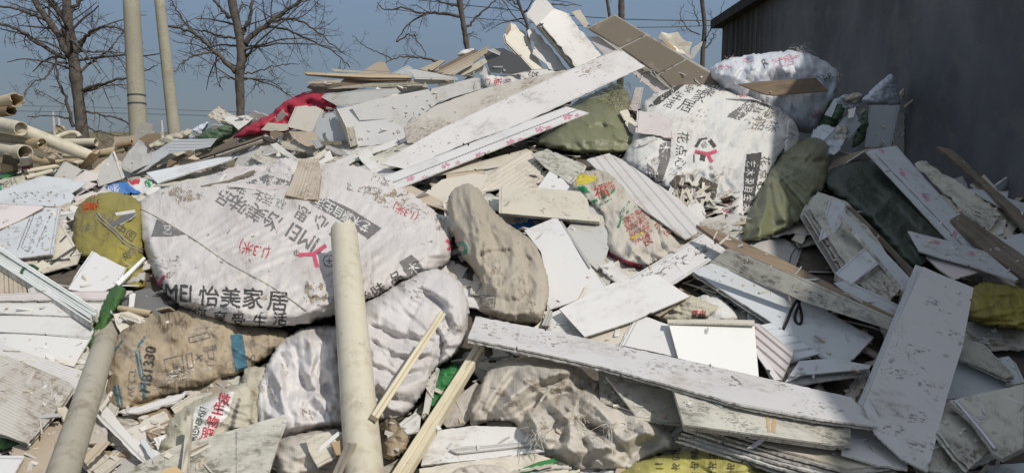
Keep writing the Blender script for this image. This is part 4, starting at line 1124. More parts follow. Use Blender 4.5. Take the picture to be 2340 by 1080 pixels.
# ================================================================== the heap, from the back and the bottom up
FILL = []
HUE = {'white': 'white', 'white_cream': 'cream', 'white_dirty': 'dirty off-white', 'grey': 'grey', 'white_mould': 'mould-stained', 'tan': 'tan', 'cream': 'beige', 'wood_grey': 'weathered wooden', 'cardboard': 'brown', 'wood': 'dark brown'}
def fill(n, region, lo, hi, mats, where, group, asp=(.2, .6), jit=.4, name='panel_scrap', t=.007, q=.6, ang=None, jag=1.5, gap=.004):
    """individual broken scraps strewn over part of the heap"""
    P = np.asarray(region, float); k = 0; tries = 0
    while k < n and tries < n*20:
        tries += 1
        x, y = RNG.uniform(P[:, 0].min(), P[:, 0].max()), RNG.uniform(P[:, 1].min(), P[:, 1].max())
        if not inpoly(np.array([x]), np.array([y]), region)[0]: continue
        L = RNG.uniform(lo, hi); r_ = RNG.uniform(*asp); w = L*r_; a = RNG.uniform(0, math.pi) if ang is None else RNG.normal(*ang)
        c, s = math.cos(a), math.sin(a); j = lambda: RNG.uniform(.75, 1.05)
        q4 = [(-L/2*j(), -w/2*j()), (L/2*j(), -w/2*j()), (L/2*j(), w/2*j()), (-L/2*j(), w/2*j())]
        pts = [(x+u*c-v*s, y+(u*s+v*c)*.75) for u, v in q4]
        mt = mats[int(RNG.integers(0, len(mats)))]
        shape = ('long narrow' if r_ < .36 else 'large broad') if L > (lo+hi)/2 else ('short narrow' if r_ < .36 else 'small broad')
        FILL.append(board(name, shape+' '+HUE[mt]+' scrap '+where, pts, mt, t=t, jit=jit, reg=.6, q=q, jag=jag if L > 35 else 0, group=group, gap=gap).obj)
        k += 1
WH = ['white', 'white_cream', 'white_dirty', 'grey', 'white_mould', 'tan', 'white_mould', 'white_dirty', 'cream']
BR = ['tan', 'cream', 'wood_grey', 'white_dirty', 'cardboard', 'wood', 'grey']
fill(60, [(0, 860), (640, 860), (1000, 1090), (0, 1090)], 60, 200, BR+WH, 'in the litter along the bottom edge', 'scraps along the bottom edge')
fill(60, [(980, 830), (1400, 700), (1700, 1090), (950, 1090)], 50, 170, WH, 'jammed between the lower sacks and long boards', 'scraps between lower sacks and boards')
fill(60, [(880, 340), (1400, 330), (1700, 620), (1750, 760), (1250, 760), (950, 640)], 60, 170, WH+['cream'], 'under the boards at the centre', 'scraps at the centre of the heap')
fill(70, [(1700, 420), (2340, 420), (2340, 1090), (1700, 1090)], 70, 200, WH+['white_mould', 'grey'], 'in the shade beside the shed', 'scraps in the shade beside the shed')
fill(60, [(0, 380), (350, 380), (350, 900), (0, 900)], 50, 150, WH, 'in the litter round the yellow tied sack', 'scraps round the yellow sack')
fill(50, [(300, 300), (860, 260), (860, 420), (300, 420)], 40, 120, WH+['tan'], 'in the litter above the big printed sack', 'scraps above the big printed sack')
fill(30, [(700, 190), (1120, 150), (1250, 250), (800, 330)], 40, 130, WH+['tan'], 'under the white boards on the crest', 'scraps on the crest')
fill(30, [(1880, 260), (2340, 400), (2340, 560), (1880, 430)], 50, 130, WH, 'at the foot of the shed wall', 'scraps at the foot of the wall')

# ---- A: pile of plastic pipes at the far left
tube('pipe', 'tan pipe with its end broken open, uppermost of the pipe pile', (-60, 250), (38, 228), 34, 30, 'pipe_tan', jag=.02)
tube('pipe', 'brown shadowed broken pipe right beneath the uppermost tan one', (-60, 265), (26, 252), 24, 24, 'pipe_brown', jag=.01)
tube('pipe', 'dark end of a pipe lying low on the far left of the pipe pile', (-40, 310), (20, 316), 22, 22, 'pipe_brown')
tube('pipe', 'cream pipe half hidden under the long slanting one', (-30, 312), (96, 328), 26, 24, 'pipe_tan')
tube('pipe', 'horizontal cream pipe behind the long slanting pipe', (110, 327), (220, 325), 19, 18, 'pipe_cream')
V_ = [(122, 318), (140, 309), (160, 303), (176, 305), (182, 313)]
_p = on_heap(spline([(*p, 0) for p in V_], 16)[:, :2], .05); cord('pipe_elbow', _p, None, .021*1.0, 'pipe_cream', None, 'short bent cream pipe elbow on top of the horizontal pipe', 'pipe', 14)
fill(14, [(0, 320), (230, 320), (230, 410), (0, 410)], 25, 70, ['tan', 'cream', 'wood_grey', 'white_dirty'], 'among the pipes at the far left', 'scraps among the pipes')
board('ribbed_panel', 'small tan pad with pale slats between the pipes', [(98, 327), (158, 342), (152, 352), (95, 346)], 'tan', ribs=7, u=1, ribh=.012)
tube('pipe', 'thin cream pipe end poking out beside the tan pad', (145, 355), (200, 358), 10, 10, 'pipe_cream')
tube('pipe', 'short tan pipe with a dark open end below the long slanting one', (60, 361), (118, 371), 20, 17, 'pipe_tan')
tube('pipe', 'thin tan pipe just right of the short open-ended one', (112, 371), (192, 366), 11, 10, 'pipe_tan')
tube('pipe', 'long thin cream pipe low in the pipe pile', (52, 393), (190, 370), 12, 10, 'pipe_cream')
tube('pipe', 'lowest thin cream pipe at the front of the pipe pile', (58, 407), (118, 391), 11, 11, 'pipe_cream')
tube('pipe', 'beige pipe pointing right at the end of the pipe pile', (222, 352), (288, 340), 20, 17, 'pipe_tan')
tube('pipe', 'dark broken pipe end behind the grey sheet', (268, 332), (302, 326), 14, 13, 'pipe_brown')
tube('pipe', 'long slanting cream pipe across the whole pipe pile', (30, 289), (218, 362), 33, 25, 'pipe_cream', gap=.05)
tube('pipe', 'thick cream pipe with a dark open end, upper left', (-60, 270), (48, 294), 36, 27, 'pipe_cream', gap=.06)
tube('pipe', 'thick cream pipe with a dark open end, lower left', (-60, 332), (58, 349), 37, 33, 'pipe_cream', gap=.07)
board('block', 'tan foam block leaning on the end of the long pipe', [(183, 378), (206, 350), (222, 352), (217, 370), (196, 387), (184, 385)], 'foam_tan', t=.06, face=.5)
board('stick', 'short forked stick lying over the pipes', [(58, 341), (82, 325), (87, 329), (64, 346)], 'wood_pale', t=.02)
board('cardboard_scrap', 'dark ochre box corner under the pipes', [(0, 372), (28, 370), (30, 392), (2, 394)], 'foam_tan', t=.04)
board('block', 'pale cream pad between two pipe ends', [(44, 362), (64, 360), (66, 378), (46, 380)], 'cream', t=.03)
sack('plastic_scrap', 'small pink plastic scrap under the short tan pipe', [(48, 379), (68, 377), (70, 388), (50, 389)], 'sack_red', H=.02, cat='plastic')
sack('cloth_rag', 'green rag at the left edge under the pipes', [(-10, 402), (24, 393), (42, 393), (28, 408), (-10, 412)], 'cloth_green', H=.03, cat='rag')
s_ = sack('sack_scrap', 'pale printed sack scrap at the left edge under the green rag', [(-20, 412), (30, 405), (58, 398), (60, 420), (25, 432), (-20, 445)], 'sack_tan', H=.06)
text(s_, '肥料', 22, 418, 18, -25, 'ink_soft'); patch(s_, [(-12, 428), (4, 424), (4, 438), (-12, 442)], 'teal')
sack('rag', 'dark brown rag standing up behind the pipe elbow', [(124, 303), (126, 284), (134, 287), (146, 286), (152, 298), (150, 306)], 'sack_brown', H=.03, face=.8, cat='rag')
board('plank', 'dark blackened wood jumble low among the pipes', [(8, 352), (30, 356), (46, 372), (30, 380), (4, 372)], 'wood_grey', t=.02)

# ---- B: left of the crest
board('panel_scrap', 'brown scrap pair standing behind the grey sheet at the foot of the pole', [(316, 318), (336, 306), (366, 304), (372, 322), (344, 330)], 'cardboard', face=.6)
sack('plastic_sheet', 'cream plastic sheet with a red edge beside the pole foot', [(334, 334), (362, 318), (392, 305), (440, 296), (436, 308), (398, 326), (350, 340)], 'sack_tan', H=.03, cat='plastic sheet'); _red = Surf()
board('ceiling_panel', 'large pale blue-grey sheet sloping up from the upright grey wedge', [(279, 388), (345, 350), (402, 316), (418, 320), (384, 352), (330, 390), (283, 408)], 'white_blue', t=.006)
sack('plastic_sheet', 'folded white sheet standing left of the green sack', [(396, 328), (420, 306), (455, 285), (478, 276), (474, 292), (450, 318), (440, 324), (404, 324)], 'plastic_clear', H=.03, face=.5, cat='plastic sheet')
board('ceiling_panel', 'white panel half folded below the slope crest left of the red cloth', [(508, 262), (522, 261), (576, 273), (545, 297), (530, 282), (516, 276)], 'white', face=.6)
board('panel_scrap', 'rounded grey scrap peeping over the white folded panel', [(540, 266), (562, 263), (582, 268), (574, 275)], 'grey', face=.5)
sack('sack', 'small green sack squashed left of the red cloth', [(448, 318), (462, 302), (478, 292), (525, 281), (542, 294), (534, 312), (500, 326), (482, 344), (470, 330)], 'sack_green', H=.12, face=.4)
board('ribbed_panel', 'small ribbed pale blue panel below the green sack', [(396, 319), (496, 317), (481, 336), (384, 352)], 'white_blue', ribs=5, ribh=.004, face=.3, gap=.02)
board('panel_scrap', 'grey crumpled sheet leaning against the banded pole', [(278, 372), (300, 340), (316, 318), (345, 346), (352, 368), (300, 396), (276, 384)], 'grey', face=.5, wob=.04)
board('wall_panel', 'upright grey wedge with a bright white edge above the blue sack', [(222, 412), (228, 388), (258, 346), (277, 400), (281, 408), (225, 426)], 'grey', face=.7, gap=.03)
board('strip', 'bright white broken edge of the upright grey wedge', [(258, 345), (263, 347), (285, 405), (279, 410)], 'white', face=.7)
for p, l in (([(446, 358), (560, 306), (602, 300), (600, 310), (470, 362)], 'upper weathered brown board left of the red cloth'), ([(455, 362), (500, 345), (600, 314), (602, 322), (480, 364), (462, 368)], 'lower weathered brown board below its twin left of the red cloth')):
    board('plank', l, p, 'wood_grey', t=.02, gap=.02)
board('ceiling_panel', 'pale panel edge running under the weathered brown boards', [(456, 368), (600, 320), (602, 326), (470, 370)], 'white_cream', gap=.012)
board('panel_scrap', 'tan pointed scrap left of the weathered boards', [(384, 377), (446, 351), (456, 363), (398, 382)], 'tan')
board('panel_scrap', 'brown strip tucked above the long white ribbed plank', [(384, 366), (420, 350), (450, 345), (400, 372), (380, 384)], 'wood')
board('ceiling_panel', 'grey-white panel with two joints above the big printed sack', [(547, 356), (597, 333), (640, 348), (613, 378), (535, 378)], 'white', pl if False else .009)
board('ribbed_panel', 'long white ribbed plank above the left end of the big sack', [(334, 395), (545, 351), (550, 357), (500, 376), (360, 419)], 'white_blue', ribs=5, ribh=.006, gap=.02)

# ---- T: red cloth and the crest
s_ = sack('red_cloth', 'crumpled crimson cloth draped over the crest', [(526, 318), (560, 290), (620, 260), (650, 232), (690, 212), (720, 204), (748, 211), (772, 236), (765, 254), (740, 262), (700, 262), (680, 290), (652, 305), (600, 306), (560, 312)], 'sack_red', H=.05, folds=[([(560, 300), (620, 268), (690, 222)], .03, 14, 30), ([(655, 240), (668, 265), (655, 290)], -.04, 10, 14), ([(700, 215), (740, 230), (768, 245)], .03, 16, 20), ([(610, 290), (640, 270), (660, 250)], -.02, 8, 16)], fold=.03, crease=.008, face=.4, cat='cloth', power=.6, crump=1.3, fdir=-.5, ex=(.25, .1), core=.5)
for p, m, l in (
    ([(702, 190), (720, 183), (742, 181), (778, 182), (778, 192), (712, 196)], 'cream', 'blunt end of a pale board pack above the red cloth'),
    ([(700, 200), (712, 190), (790, 190), (860, 196), (800, 208), (740, 214)], 'wood_grey', 'dark underside of the board pack above the red cloth'),
    ([(775, 192), (790, 177), (860, 172), (930, 180), (870, 198), (790, 202)], 'wood', 'brown slab under the thin splintered boards'),
    ([(826, 164), (868, 139), (880, 142), (893, 167)], 'tan', 'brown pointed wedge on the crest skyline'),
    ([(892, 168), (932, 149), (942, 155), (945, 176), (930, 176)], 'white_blue', 'pale pointed panel beside the brown wedge on the skyline')):
    board('panel_scrap', l, p, m, face=.5, jag=.8)
board('plank', 'topmost thin splintered tan board jutting out left from the crest', [(693, 165), (770, 168), (936, 172), (941, 178), (840, 178), (702, 170)], 'wood_pale', t=.012, face=.5, gap=.03)
board('plank', 'second thin splintered board under the topmost one', [(698, 170), (840, 178), (941, 178), (938, 182), (860, 184), (760, 176)], 'wood', t=.012, face=.5, gap=.02)
board('strip', 'thin white strip over the splintered boards', [(756, 157), (930, 170), (934, 174), (764, 163)], 'white_cream', face=.5, gap=.03)
board('ceiling_panel', 'pale long narrow panel below the splintered boards', [(748, 203), (800, 195), (930, 182), (1032, 178), (1024, 190), (860, 201), (770, 203)], 'white_cream')
board('ceiling_panel', 'white triangular panel pointing right on the crest', [(928, 155), (990, 166), (1046, 178), (1046, 183), (950, 181)], 'white', face=.3, gap=.02)
for p, m, l in (([(958, 158), (1006, 137), (1018, 139), (990, 160), (976, 163)], 'tan', 'first tan board of the fan on the crest'),
                ([(984, 164), (1085, 113), (1092, 116), (1010, 164)], 'wood', 'dark brown board of the fan on the crest'),
                ([(994, 167), (1118, 104), (1113, 122), (1050, 165)], 'tan', 'largest tan board of the fan on the crest'),
                ([(1008, 170), (1080, 140), (1082, 146), (1040, 170)], 'cream', 'thin cream strip under the fan of boards'),
                ([(1040, 170), (1108, 132), (1114, 142), (1082, 164), (1060, 172)], 'white_cream', 'pale rounded edge board at the right of the fan'),
                ([(1055, 174), (1106, 150), (1104, 158), (1070, 176)], 'wood_grey', 'dark board under the pale rounded one in the fan')):
    board('plank', l, p, m, t=.014, face=.4, gap=.012)
sack('plastic_scrap', 'scrunched white plastic behind the fan of boards', [(1040, 128), (1056, 114), (1082, 110), (1085, 116), (1056, 130)], 'sack_white2', H=.03, face=.6, cat='plastic')

# ---- R: white board bundles at the summit, M N behind them
s_ = sack('sheet', 'blue-white tarp sack in front of the shed wall', [(1612, 166), (1640, 142), (1690, 128), (1760, 120), (1820, 113), (1878, 134), (1914, 160), (1919, 188), (1900, 250), (1872, 300), (1850, 306), (1800, 300), (1740, 260), (1660, 215)], 'sack_tarp', H=.36, power=.5, folds=[([(1700, 140), (1672, 180), (1650, 215)], .03, 8, 20), ([(1730, 135), (1706, 190), (1690, 240)], .03, 10, 22), ([(1768, 130), (1742, 190), (1720, 260)], .035, 14, 18), ([(1790, 160), (1800, 210), (1780, 280)], -.03, 14, 20), ([(1830, 130), (1858, 190), (1846, 280)], .05, 40, 24), ([(1880, 150), (1880, 220), (1856, 300)], .03, 16, 22), ([(1900, 180), (1880, 240)], -.03, 10, 16), ([(1650, 150), (1640, 180), (1625, 190)], .02, 10, 14)], fold=.05, fdir=1.3, fscale=7, crease=.006, face=.45, cat='sack', fwarp=.15, crump=.7, ex=(.2, .05))
for x, y in ((1650, 150), (1700, 136), (1800, 128), (1830, 118), (1890, 255)): fl = patch(s_, [(x-22, y+6), (x+4, y-4), (x+22, y+3), (x-2, y+12)], 'pink_soft', wear=.40)
text(s_, 'R', 1748, 142, 26, -50, 'ink_soft', shear=.4); text(s_, 'H-R', 1888, 176, 20, -20, 'ink', wear=.3); text(s_, '家居', 1790, 140, 26, -12, 'pink_soft', wear=.3); text(s_, '怡', 1868, 262, 28, -50, 'pink_soft', wear=.25)
tuft(s_, 1828, 118, 40, 9, .07); tuft(s_, 1670, 132, 14, 5, .05); tuft(s_, 1905, 165, 20, 6, .06)
board('plank', 'bare brown plank resting across the tarp sack', [(1688, 192), (1740, 186), (1864, 178), (1893, 207), (1770, 218), (1745, 214)], 'wood', t=.03, face=.5, gap=.10)
board('panel_scrap', 'crumpled yellowish white foam sheet on the skyline behind the tiled board', [(1503, 88), (1511, 74), (1526, 78), (1548, 73), (1560, 90), (1582, 97), (1576, 114), (1580, 133), (1543, 117)], 'white_cream', face=.7, wob=.06, jag=1.2)
board('strip', 'yellow edge of the foam sheet on the skyline', [(1503, 86), (1509, 84), (1546, 112), (1542, 118)], 'foam_tan', face=.7)
board('panel_scrap', 'grey curled shard beside the yellowish foam sheet', [(1573, 136), (1582, 110), (1606, 94), (1604, 104), (1585, 134)], 'grey', face=.6)
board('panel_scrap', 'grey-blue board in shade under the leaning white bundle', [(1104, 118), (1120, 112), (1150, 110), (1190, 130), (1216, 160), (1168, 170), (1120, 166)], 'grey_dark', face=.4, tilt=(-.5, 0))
board('panel_scrap', 'white curled top edge above the shaded grey board', [(1112, 114), (1128, 111), (1144, 120), (1142, 127)], 'white', face=.5)
board('strip', 'white pointed scrap left of the red printed sack edge', [(1096, 170), (1106, 150), (1122, 168), (1118, 176)], 'white', face=.5)
B_ = dict(t=.012, face=.3, tilt=(.2, -.1), q=.9)
board('ceiling_panel', 'white board at the back left of the summit bundle', [(1153, 80), (1167, 52), (1178, 56), (1184, 66), (1200, 73), (1215, 110), (1241, 157), (1217, 159), (1157, 97)], 'white_cream', under=[(-3, 3)], ulabel='cream board hidden beneath the back left white board', **B_)
board('strip', 'brown honeycomb end of the back left summit board', [(1155, 72), (1160, 54), (1167, 53), (1168, 66), (1158, 82)], 'tan', face=.6)
board('ceiling_panel', 'torn white board in the middle of the summit bundle', [(1205, 70), (1213, 64), (1222, 68), (1262, 112), (1298, 163), (1255, 158), (1240, 140), (1217, 123), (1222, 96), (1208, 84)], 'white', jag=1.5, **B_)
board('ceiling_panel', 'small narrow white board standing at the right of the summit bundle', [(1306, 28), (1325, 22), (1346, 55), (1337, 64)], 'white_cream', face=.4)
board('ceiling_panel', 'tall white board at the very top of the heap', [(1202, 32), (1212, 20), (1226, -2), (1248, 0), (1272, 22), (1262, 45), (1240, 78)], 'white', jag=1.5, t=.012, face=.3, tilt=(.2, -.1), gap=.02, q=.9)
for k, (dx, dy) in enumerate(((-9, 8), (-6, 5), (-3, 3))):
    board('ceiling_panel', ['lowest', 'second lowest', 'second highest'][k]+' white board in the layered stack at the summit', [(1233+dx, 52+dy), (1270+dx, 22+dy), (1300+dx, 34+dy), (1372+dx, 126+dy), (1324+dx, 160+dy)], 'white_dirty', gap=.012, **B_)
board('ceiling_panel', 'broad ragged white board topping the stack at the summit', [(1234, 52), (1250, 36), (1270, 21), (1284, 26), (1300, 32), (1308, 46), (1344, 90), (1374, 127), (1350, 145), (1323, 159)], 'white', jag=1.8, gap=.02, **B_)

# tiled board
board('plank', 'shaded pale edge board left of the tiled board', [(1342, 84), (1374, 84), (1424, 122), (1404, 128), (1380, 124)], 'white_pink', face=.2)
board('ceiling_panel', 'narrow pinkish panel under the lower edge of the tiled board', [(1440, 163), (1462, 153), (1538, 202), (1498, 212)], 'white_pink', face=.1)
tb = board('tiled_board', 'big brown board faced with three dirty tiles, right of the summit', [(1341, 64), (1404, 33), (1500, 90), (1640, 172), (1700, 212), (1630, 224), (1535, 206)], 'white_dirty', t=.02, face=.1, gap=.03, edge='edge', q=.9)
for q_ in ([(1345, 65), (1404, 36), (1474, 79), (1417, 107)], [(1421, 110), (1478, 82), (1565, 134), (1504, 168)], [(1508, 171), (1569, 137), (1640, 178), (1690, 212), (1630, 220), (1540, 203)]):
    P2 = np.array(q_, float); a3 = world(P2[:, 0], P2[:, 1], tb.z0(P2[:, 0], P2[:, 1])); up = np.array(tb.n)
    tp = a3+up*.006; bt = a3+up*.0005; n_ = len(tp); V_ = np.concatenate([tp, bt])
    Fq = [tuple(range(n_))[::-1]] + [(i, (i+1) % n_, (i+1) % n_+n_, i+n_) for i in range(n_)]
    uvq = np.stack([(V_-tb.c)@tb.U, (V_-tb.c)@tb.V], 1)
    mesh_obj('tile', V_, Fq, M['tile'], tb.obj, False, uvq)

# printed sack scraps at the summit foot
s_ = sack('sack', 'white sack edge with red characters below the summit boards', [(1097, 190), (1104, 170), (1140, 172), (1190, 166), (1232, 156), (1295, 163), (1290, 180), (1240, 196), (1180, 204), (1110, 212)], 'sack_white2', H=.08, face=.3)
text(s_, '302', 1218, 170, 17, 188, 'ink'); text(s_, '红', 1256, 178, 18, 10, 'red_ink'); text(s_, '新', 1138, 187, 20, 8, 'red_ink'); text(s_, '门', 1115, 186, 14, 8, 'red_ink'); text(s_, '艺', 1162, 187, 16, -10, 'red_ink'); text(s_, '花', 1274, 178, 16, 10, 'red_ink')
patch(s_, [(1106, 204), (1130, 200), (1160, 198), (1130, 210)], 'teal'); patch(s_, [(1222, 181), (1240, 183), (1262, 187), (1258, 190), (1226, 186)], 'teal', 0)

# ---- S: white boards on the slope below the crest
board('ceiling_panel', 'white board with a curled tip right of the red cloth', [(735, 222), (742, 214), (830, 206), (905, 200), (916, 211), (860, 226), (814, 241), (772, 243)], 'white', gap=.02)
board('panel_scrap', 'thin cream scrap bridging the white crest boards', [(912, 205), (940, 196), (968, 196), (945, 208), (918, 211)], 'white_cream')
board('ceiling_panel', 'white board with brown rust stains below the red cloth', [(655, 290), (663, 270), (675, 244), (700, 241), (722, 243), (740, 252), (728, 275), (714, 305), (684, 296)], 'stained', face=.3)
board('ceiling_panel', 'cream board with a brown notch between stained and grey boards', [(596, 297), (612, 280), (660, 284), (660, 296), (640, 300)], 'white_cream')
board('ceiling_panel', 'upright pale board with a small brown scar right of the stained one', [(717, 306), (734, 255), (760, 256), (794, 308), (798, 322), (734, 322)], 'white_blue', face=.3)
board('ceiling_panel', 'plain white board in the middle of the slope under the crest', [(764, 250), (802, 243), (822, 275), (880, 272), (923, 291), (928, 320), (870, 330), (817, 336), (795, 318)], 'white_clean', gap=.01)
board('strip', 'thin white edge along the left side of the plain white board', [(764, 250), (770, 248), (804, 316), (800, 332), (796, 330)], 'white_cream', gap=.01)
board('ceiling_panel', 'large white board reaching right to the crest sack edge', [(802, 243), (860, 226), (1000, 200), (1082, 178), (1096, 178), (1099, 204), (1050, 218), (1003, 233), (965, 262), (923, 291), (880, 272), (822, 275)], 'white', gap=.014)
board('strip', 'curling cream strip under the right end of the large white board', [(1000, 238), (1036, 222), (1098, 205), (1100, 212), (1040, 235), (1006, 246)], 'white_cream', gap=.01)
board('block', 'small white block on the lower edge of the plain white board', [(791, 292), (808, 289), (818, 330), (801, 336)], 'white_cream', t=.03)
board('ceiling_panel', 'low white panel with a folded lip under the plain white board', [(792, 358), (815, 338), (870, 331), (926, 312), (930, 322), (880, 342), (826, 358), (806, 364)], 'white', gap=.01)

# ---- U: long boards down the middle
board('wall_panel', 'wide dirty streaked panel under the long white board', [(924, 290), (930, 284), (1000, 240), (1100, 205), (1200, 180), (1290, 160), (1330, 170), (1150, 260), (1000, 332), (930, 326)], 'lined_dirty', gap=.01, u=2, jag=.6)
board('ceiling_panel', 'pale panel at the lower left end of the long white board', [(828, 384), (838, 362), (925, 326), (1005, 330), (960, 362), (880, 392)], 'white_mould', gap=.008)
UB = board('ceiling_panel', 'long scuffed white board slanting from the summit down to the left', [(870, 374), (1000, 300), (1200, 208), (1415, 111), (1475, 152), (1330, 222), (1195, 285), (1040, 340), (930, 388)], 'white_scuff', gap=.03, u=2)
board('panel_scrap', 'grey flat scrap just left of the flower-edged board', [(790, 385), (850, 375), (905, 392), (880, 414), (840, 402)], 'grey')
board('ceiling_panel', 'tan shaded panel under the flower-edged board', [(985, 402), (1080, 375), (1205, 340), (1216, 350), (1210, 374), (1060, 392)], 'cream', gap=.01)
board('ceiling_panel', 'tan leaning panel with rounded top left of the beige sack', [(970, 442), (1010, 410), (1080, 396), (1136, 402), (1110, 440), (1060, 470), (1000, 458)], 'cream', face=.2)
board('ceiling_panel', 'long tan panel edge reaching to the beige sack from the left', [(905, 432), (940, 424), (1025, 466), (1026, 482), (960, 462)], 'tan', gap=.01)
board('ribbed_panel', 'tan ribbed panel above the plain white panel at the centre', [(1098, 440), (1120, 395), (1180, 358), (1214, 345), (1242, 380), (1222, 428), (1140, 432)], 'cream', ribs=9, ribh=.004, u=1)
board('ceiling_panel', 'mouldy tan-edged panel below the olive sack', [(1215, 352), (1250, 340), (1336, 376), (1315, 426), (1246, 382)], 'white_mould', gap=.02, under=[(4, 5)], ulabel='thin panel glued beneath the mouldy tan-edged panel')
s_ = sack('sack', 'olive tarp sack bulging under the long white board', [(1216, 330), (1245, 300), (1280, 262), (1320, 228), (1370, 205), (1410, 185), (1440, 215), (1436, 262), (1456, 312), (1464, 336), (1420, 352), (1340, 352), (1280, 345)], 'sack_olive', H=.22, folds=[([(1250, 320), (1330, 270), (1400, 250)], .03, 14, 34), ([(1240, 335), (1340, 320), (1450, 315)], .03, 22, 14), ([(1300, 270), (1360, 240), (1420, 215)], -.025, 12, 20), ([(1380, 262), (1420, 300), (1452, 330)], .03, 16, 22), ([(1290, 300), (1370, 290), (1440, 300)], -.02, 10, 20)], fold=.02, crease=.01, fdir=.35, fscale=5, face=.2, q=.7)
_R = np.random.default_rng(3); Vf = []; Ff = []
for k in range(150):
    x, y = _R.normal(1402, 14), _R.normal(222, 14); z = float(s_.Z(x, y)); a = world(x, y, z-.002)[None]
    d = _R.normal(size=3)*.06; d[1] -= .05; mid = a[0]+d*.6; P = np.array([a[0], mid, mid+d*.4+[0, 0, -.03]])
    v, f = cord(None, P, None, .0016, 'fibre', sides=3); b = sum(map(len, Vf)); Vf.append(v); Ff += [tuple(i+b for i in q) for q in f]
_o = mesh_obj('fibre_tuft', np.concatenate(Vf), Ff, M['fibre'], s_.obj, False); _o['kind'] = 'stuff'
s_ = board('ceiling_panel', 'white board with a row of pink flowers along its lower edge', [(875, 404), (1080, 325), (1294, 243), (1346, 258), (1130, 343), (903, 434)], 'white_clean', gap=.03, u=0, bow=1e-6, jag=1e-6)
for x, y, r in ((937, 407, 11), (970, 404, 8), (1018, 378, 11), (1045, 371, 7), (1095, 352, 11), (1117, 347, 7), (1166, 324, 11), (1188, 318, 7), (1233, 294, 12), (1252, 291, 8), (1297, 266, 12), (1318, 263, 7)): flower(s_, x, y, r, -.35)
stroke(s_, (890, 420), (1322, 250), 1.6, 'ink_soft', 0)
# centre clutter
board('ceiling_panel', 'white triangle standing behind the plain white panel at the centre', [(1226, 432), (1256, 390), (1312, 425), (1330, 446)], 'white_clean', face=.4)
s_ = sack('sack_scrap', 'blue printed sack corner peeping out under the plain white panel', [(1150, 500), (1180, 490), (1252, 492), (1240, 515), (1195, 526), (1165, 518)], 'print_blue', H=.03); patch(s_, [(1176, 498), (1210, 496), (1206, 508), (1184, 510)], 'white_ink', .3)
board('ceiling_panel', 'pale grey panel with a grooved right edge at the centre', [(1280, 540), (1343, 466), (1418, 475), (1400, 535), (1366, 618), (1345, 598)], 'grey', under=[(5, 2)], ulabel='white panel showing along the grooved edge of the pale grey one', face=.1)
s_ = board('ceiling_panel', 'plain white panel lying flat at the centre above the beige sack', [(1141, 424), (1240, 430), (1325, 437), (1342, 452), (1346, 488), (1376, 494), (1370, 506), (1250, 496), (1140, 486)], 'white_cream', gap=.03, under=[(2, 4)], ulabel='thin edge under the plain white panel at the centre', bow=1e-6, jag=1e-6)
s_ = board('ceiling_panel', 'large blank white board leaning right of the beige sack', [(1198, 526), (1272, 495), (1330, 585), (1388, 655), (1300, 692), (1250, 708), (1250, 640), (1236, 575)], 'white_clean', gap=.02, face=.15, bow=1e-6, jag=1e-6)
board('strip', 'narrow grooved strip along the right edge of the blank white board', [(1272, 495), (1278, 497), (1350, 605), (1347, 612)], 'grey', gap=.01)
board('strip', 'small clear strip lying on the blank white board', [(1318, 690), (1340, 650), (1345, 652), (1324, 692)], 'white_cream', gap=.01)

# ---- N and its neighbours on the right
s_ = sack('sack', 'olive-brown sack pushed against the printed sack on the right', [(1742, 420), (1770, 370), (1815, 325), (1850, 311), (1884, 312), (1896, 345), (1890, 420), (1860, 478), (1800, 528), (1740, 548), (1690, 560), (1700, 510)], 'sack_olive', H=.26, folds=[([(1770, 372), (1820, 400), (1880, 440)], .05, 14, 26), ([(1766, 385), (1790, 440), (1800, 520)], .05, 12, 30), ([(1762, 400), (1752, 470), (1730, 545)], .045, 26, 14), ([(1775, 365), (1840, 372), (1892, 368)], -.05, 10, 22), ([(1790, 350), (1840, 330), (1884, 330)], .03, 20, 20), ([(1770, 400), (1820, 460), (1840, 490)], -.05, 10, 14), ([(1800, 395), (1850, 440), (1860, 470)], .03, 10, 18)], fold=.03, fdir=-.6, fscale=7, crease=.012, tie=(1760, 375, .35), tfold=.03, tn=22, face=.3)
board('ribbed_panel', 'long pale ribbed plank sloping under the printed sack', [(1340, 366), (1392, 352), (1430, 372), (1560, 462), (1600, 505), (1592, 535), (1566, 548), (1450, 466), (1380, 405)], 'lined', ribs=6, ribh=.006, gap=.02, u=3)
NS = sack('sack', 'big white printed sack with a torn hole full of splinters, upper right', [(1416, 372), (1436, 320), (1450, 280), (1478, 222), (1530, 195), (1590, 186), (1650, 182), (1710, 204), (1770, 235), (1812, 268), (1826, 300), (1818, 330), (1790, 345), (1770, 378), (1752, 430), (1728, 500), (1692, 552), (1640, 522), (1590, 500), (1540, 455), (1480, 410)], 'sack_white2', H=.42, folds=[([(1500, 250), (1580, 275), (1700, 290)], .015, 10, 30), ([(1560, 290), (1660, 310), (1790, 340)], .012, 8, 20), ([(1640, 330), (1700, 345), (1760, 350)], -.012, 8, 16), ([(1480, 240), (1460, 300), (1440, 350)], .03, 14, 30), ([(1660, 400), (1690, 440), (1680, 540)], .02, 30, 14), ([(1640, 385), (1668, 430), (1660, 500)], -.02, 10, 20), ([(1700, 215), (1760, 262), (1800, 300)], .03, 16, 22), ([(1640, 300), (1740, 300), (1810, 320)], .015, 12, 10), ([(1540, 395), (1600, 380), (1660, 410)], .03, 14, 16), ([(1720, 300), (1745, 360), (1730, 440)], .02, 34, 16)], fold=.014, crease=.005, fdir=-.5, face=.35, q=.45, crump=.8, dents=((1585, 440, 45, .09), (1800, 335, 22, .05)), power=.65, ex=(.09, .04), core=.9)
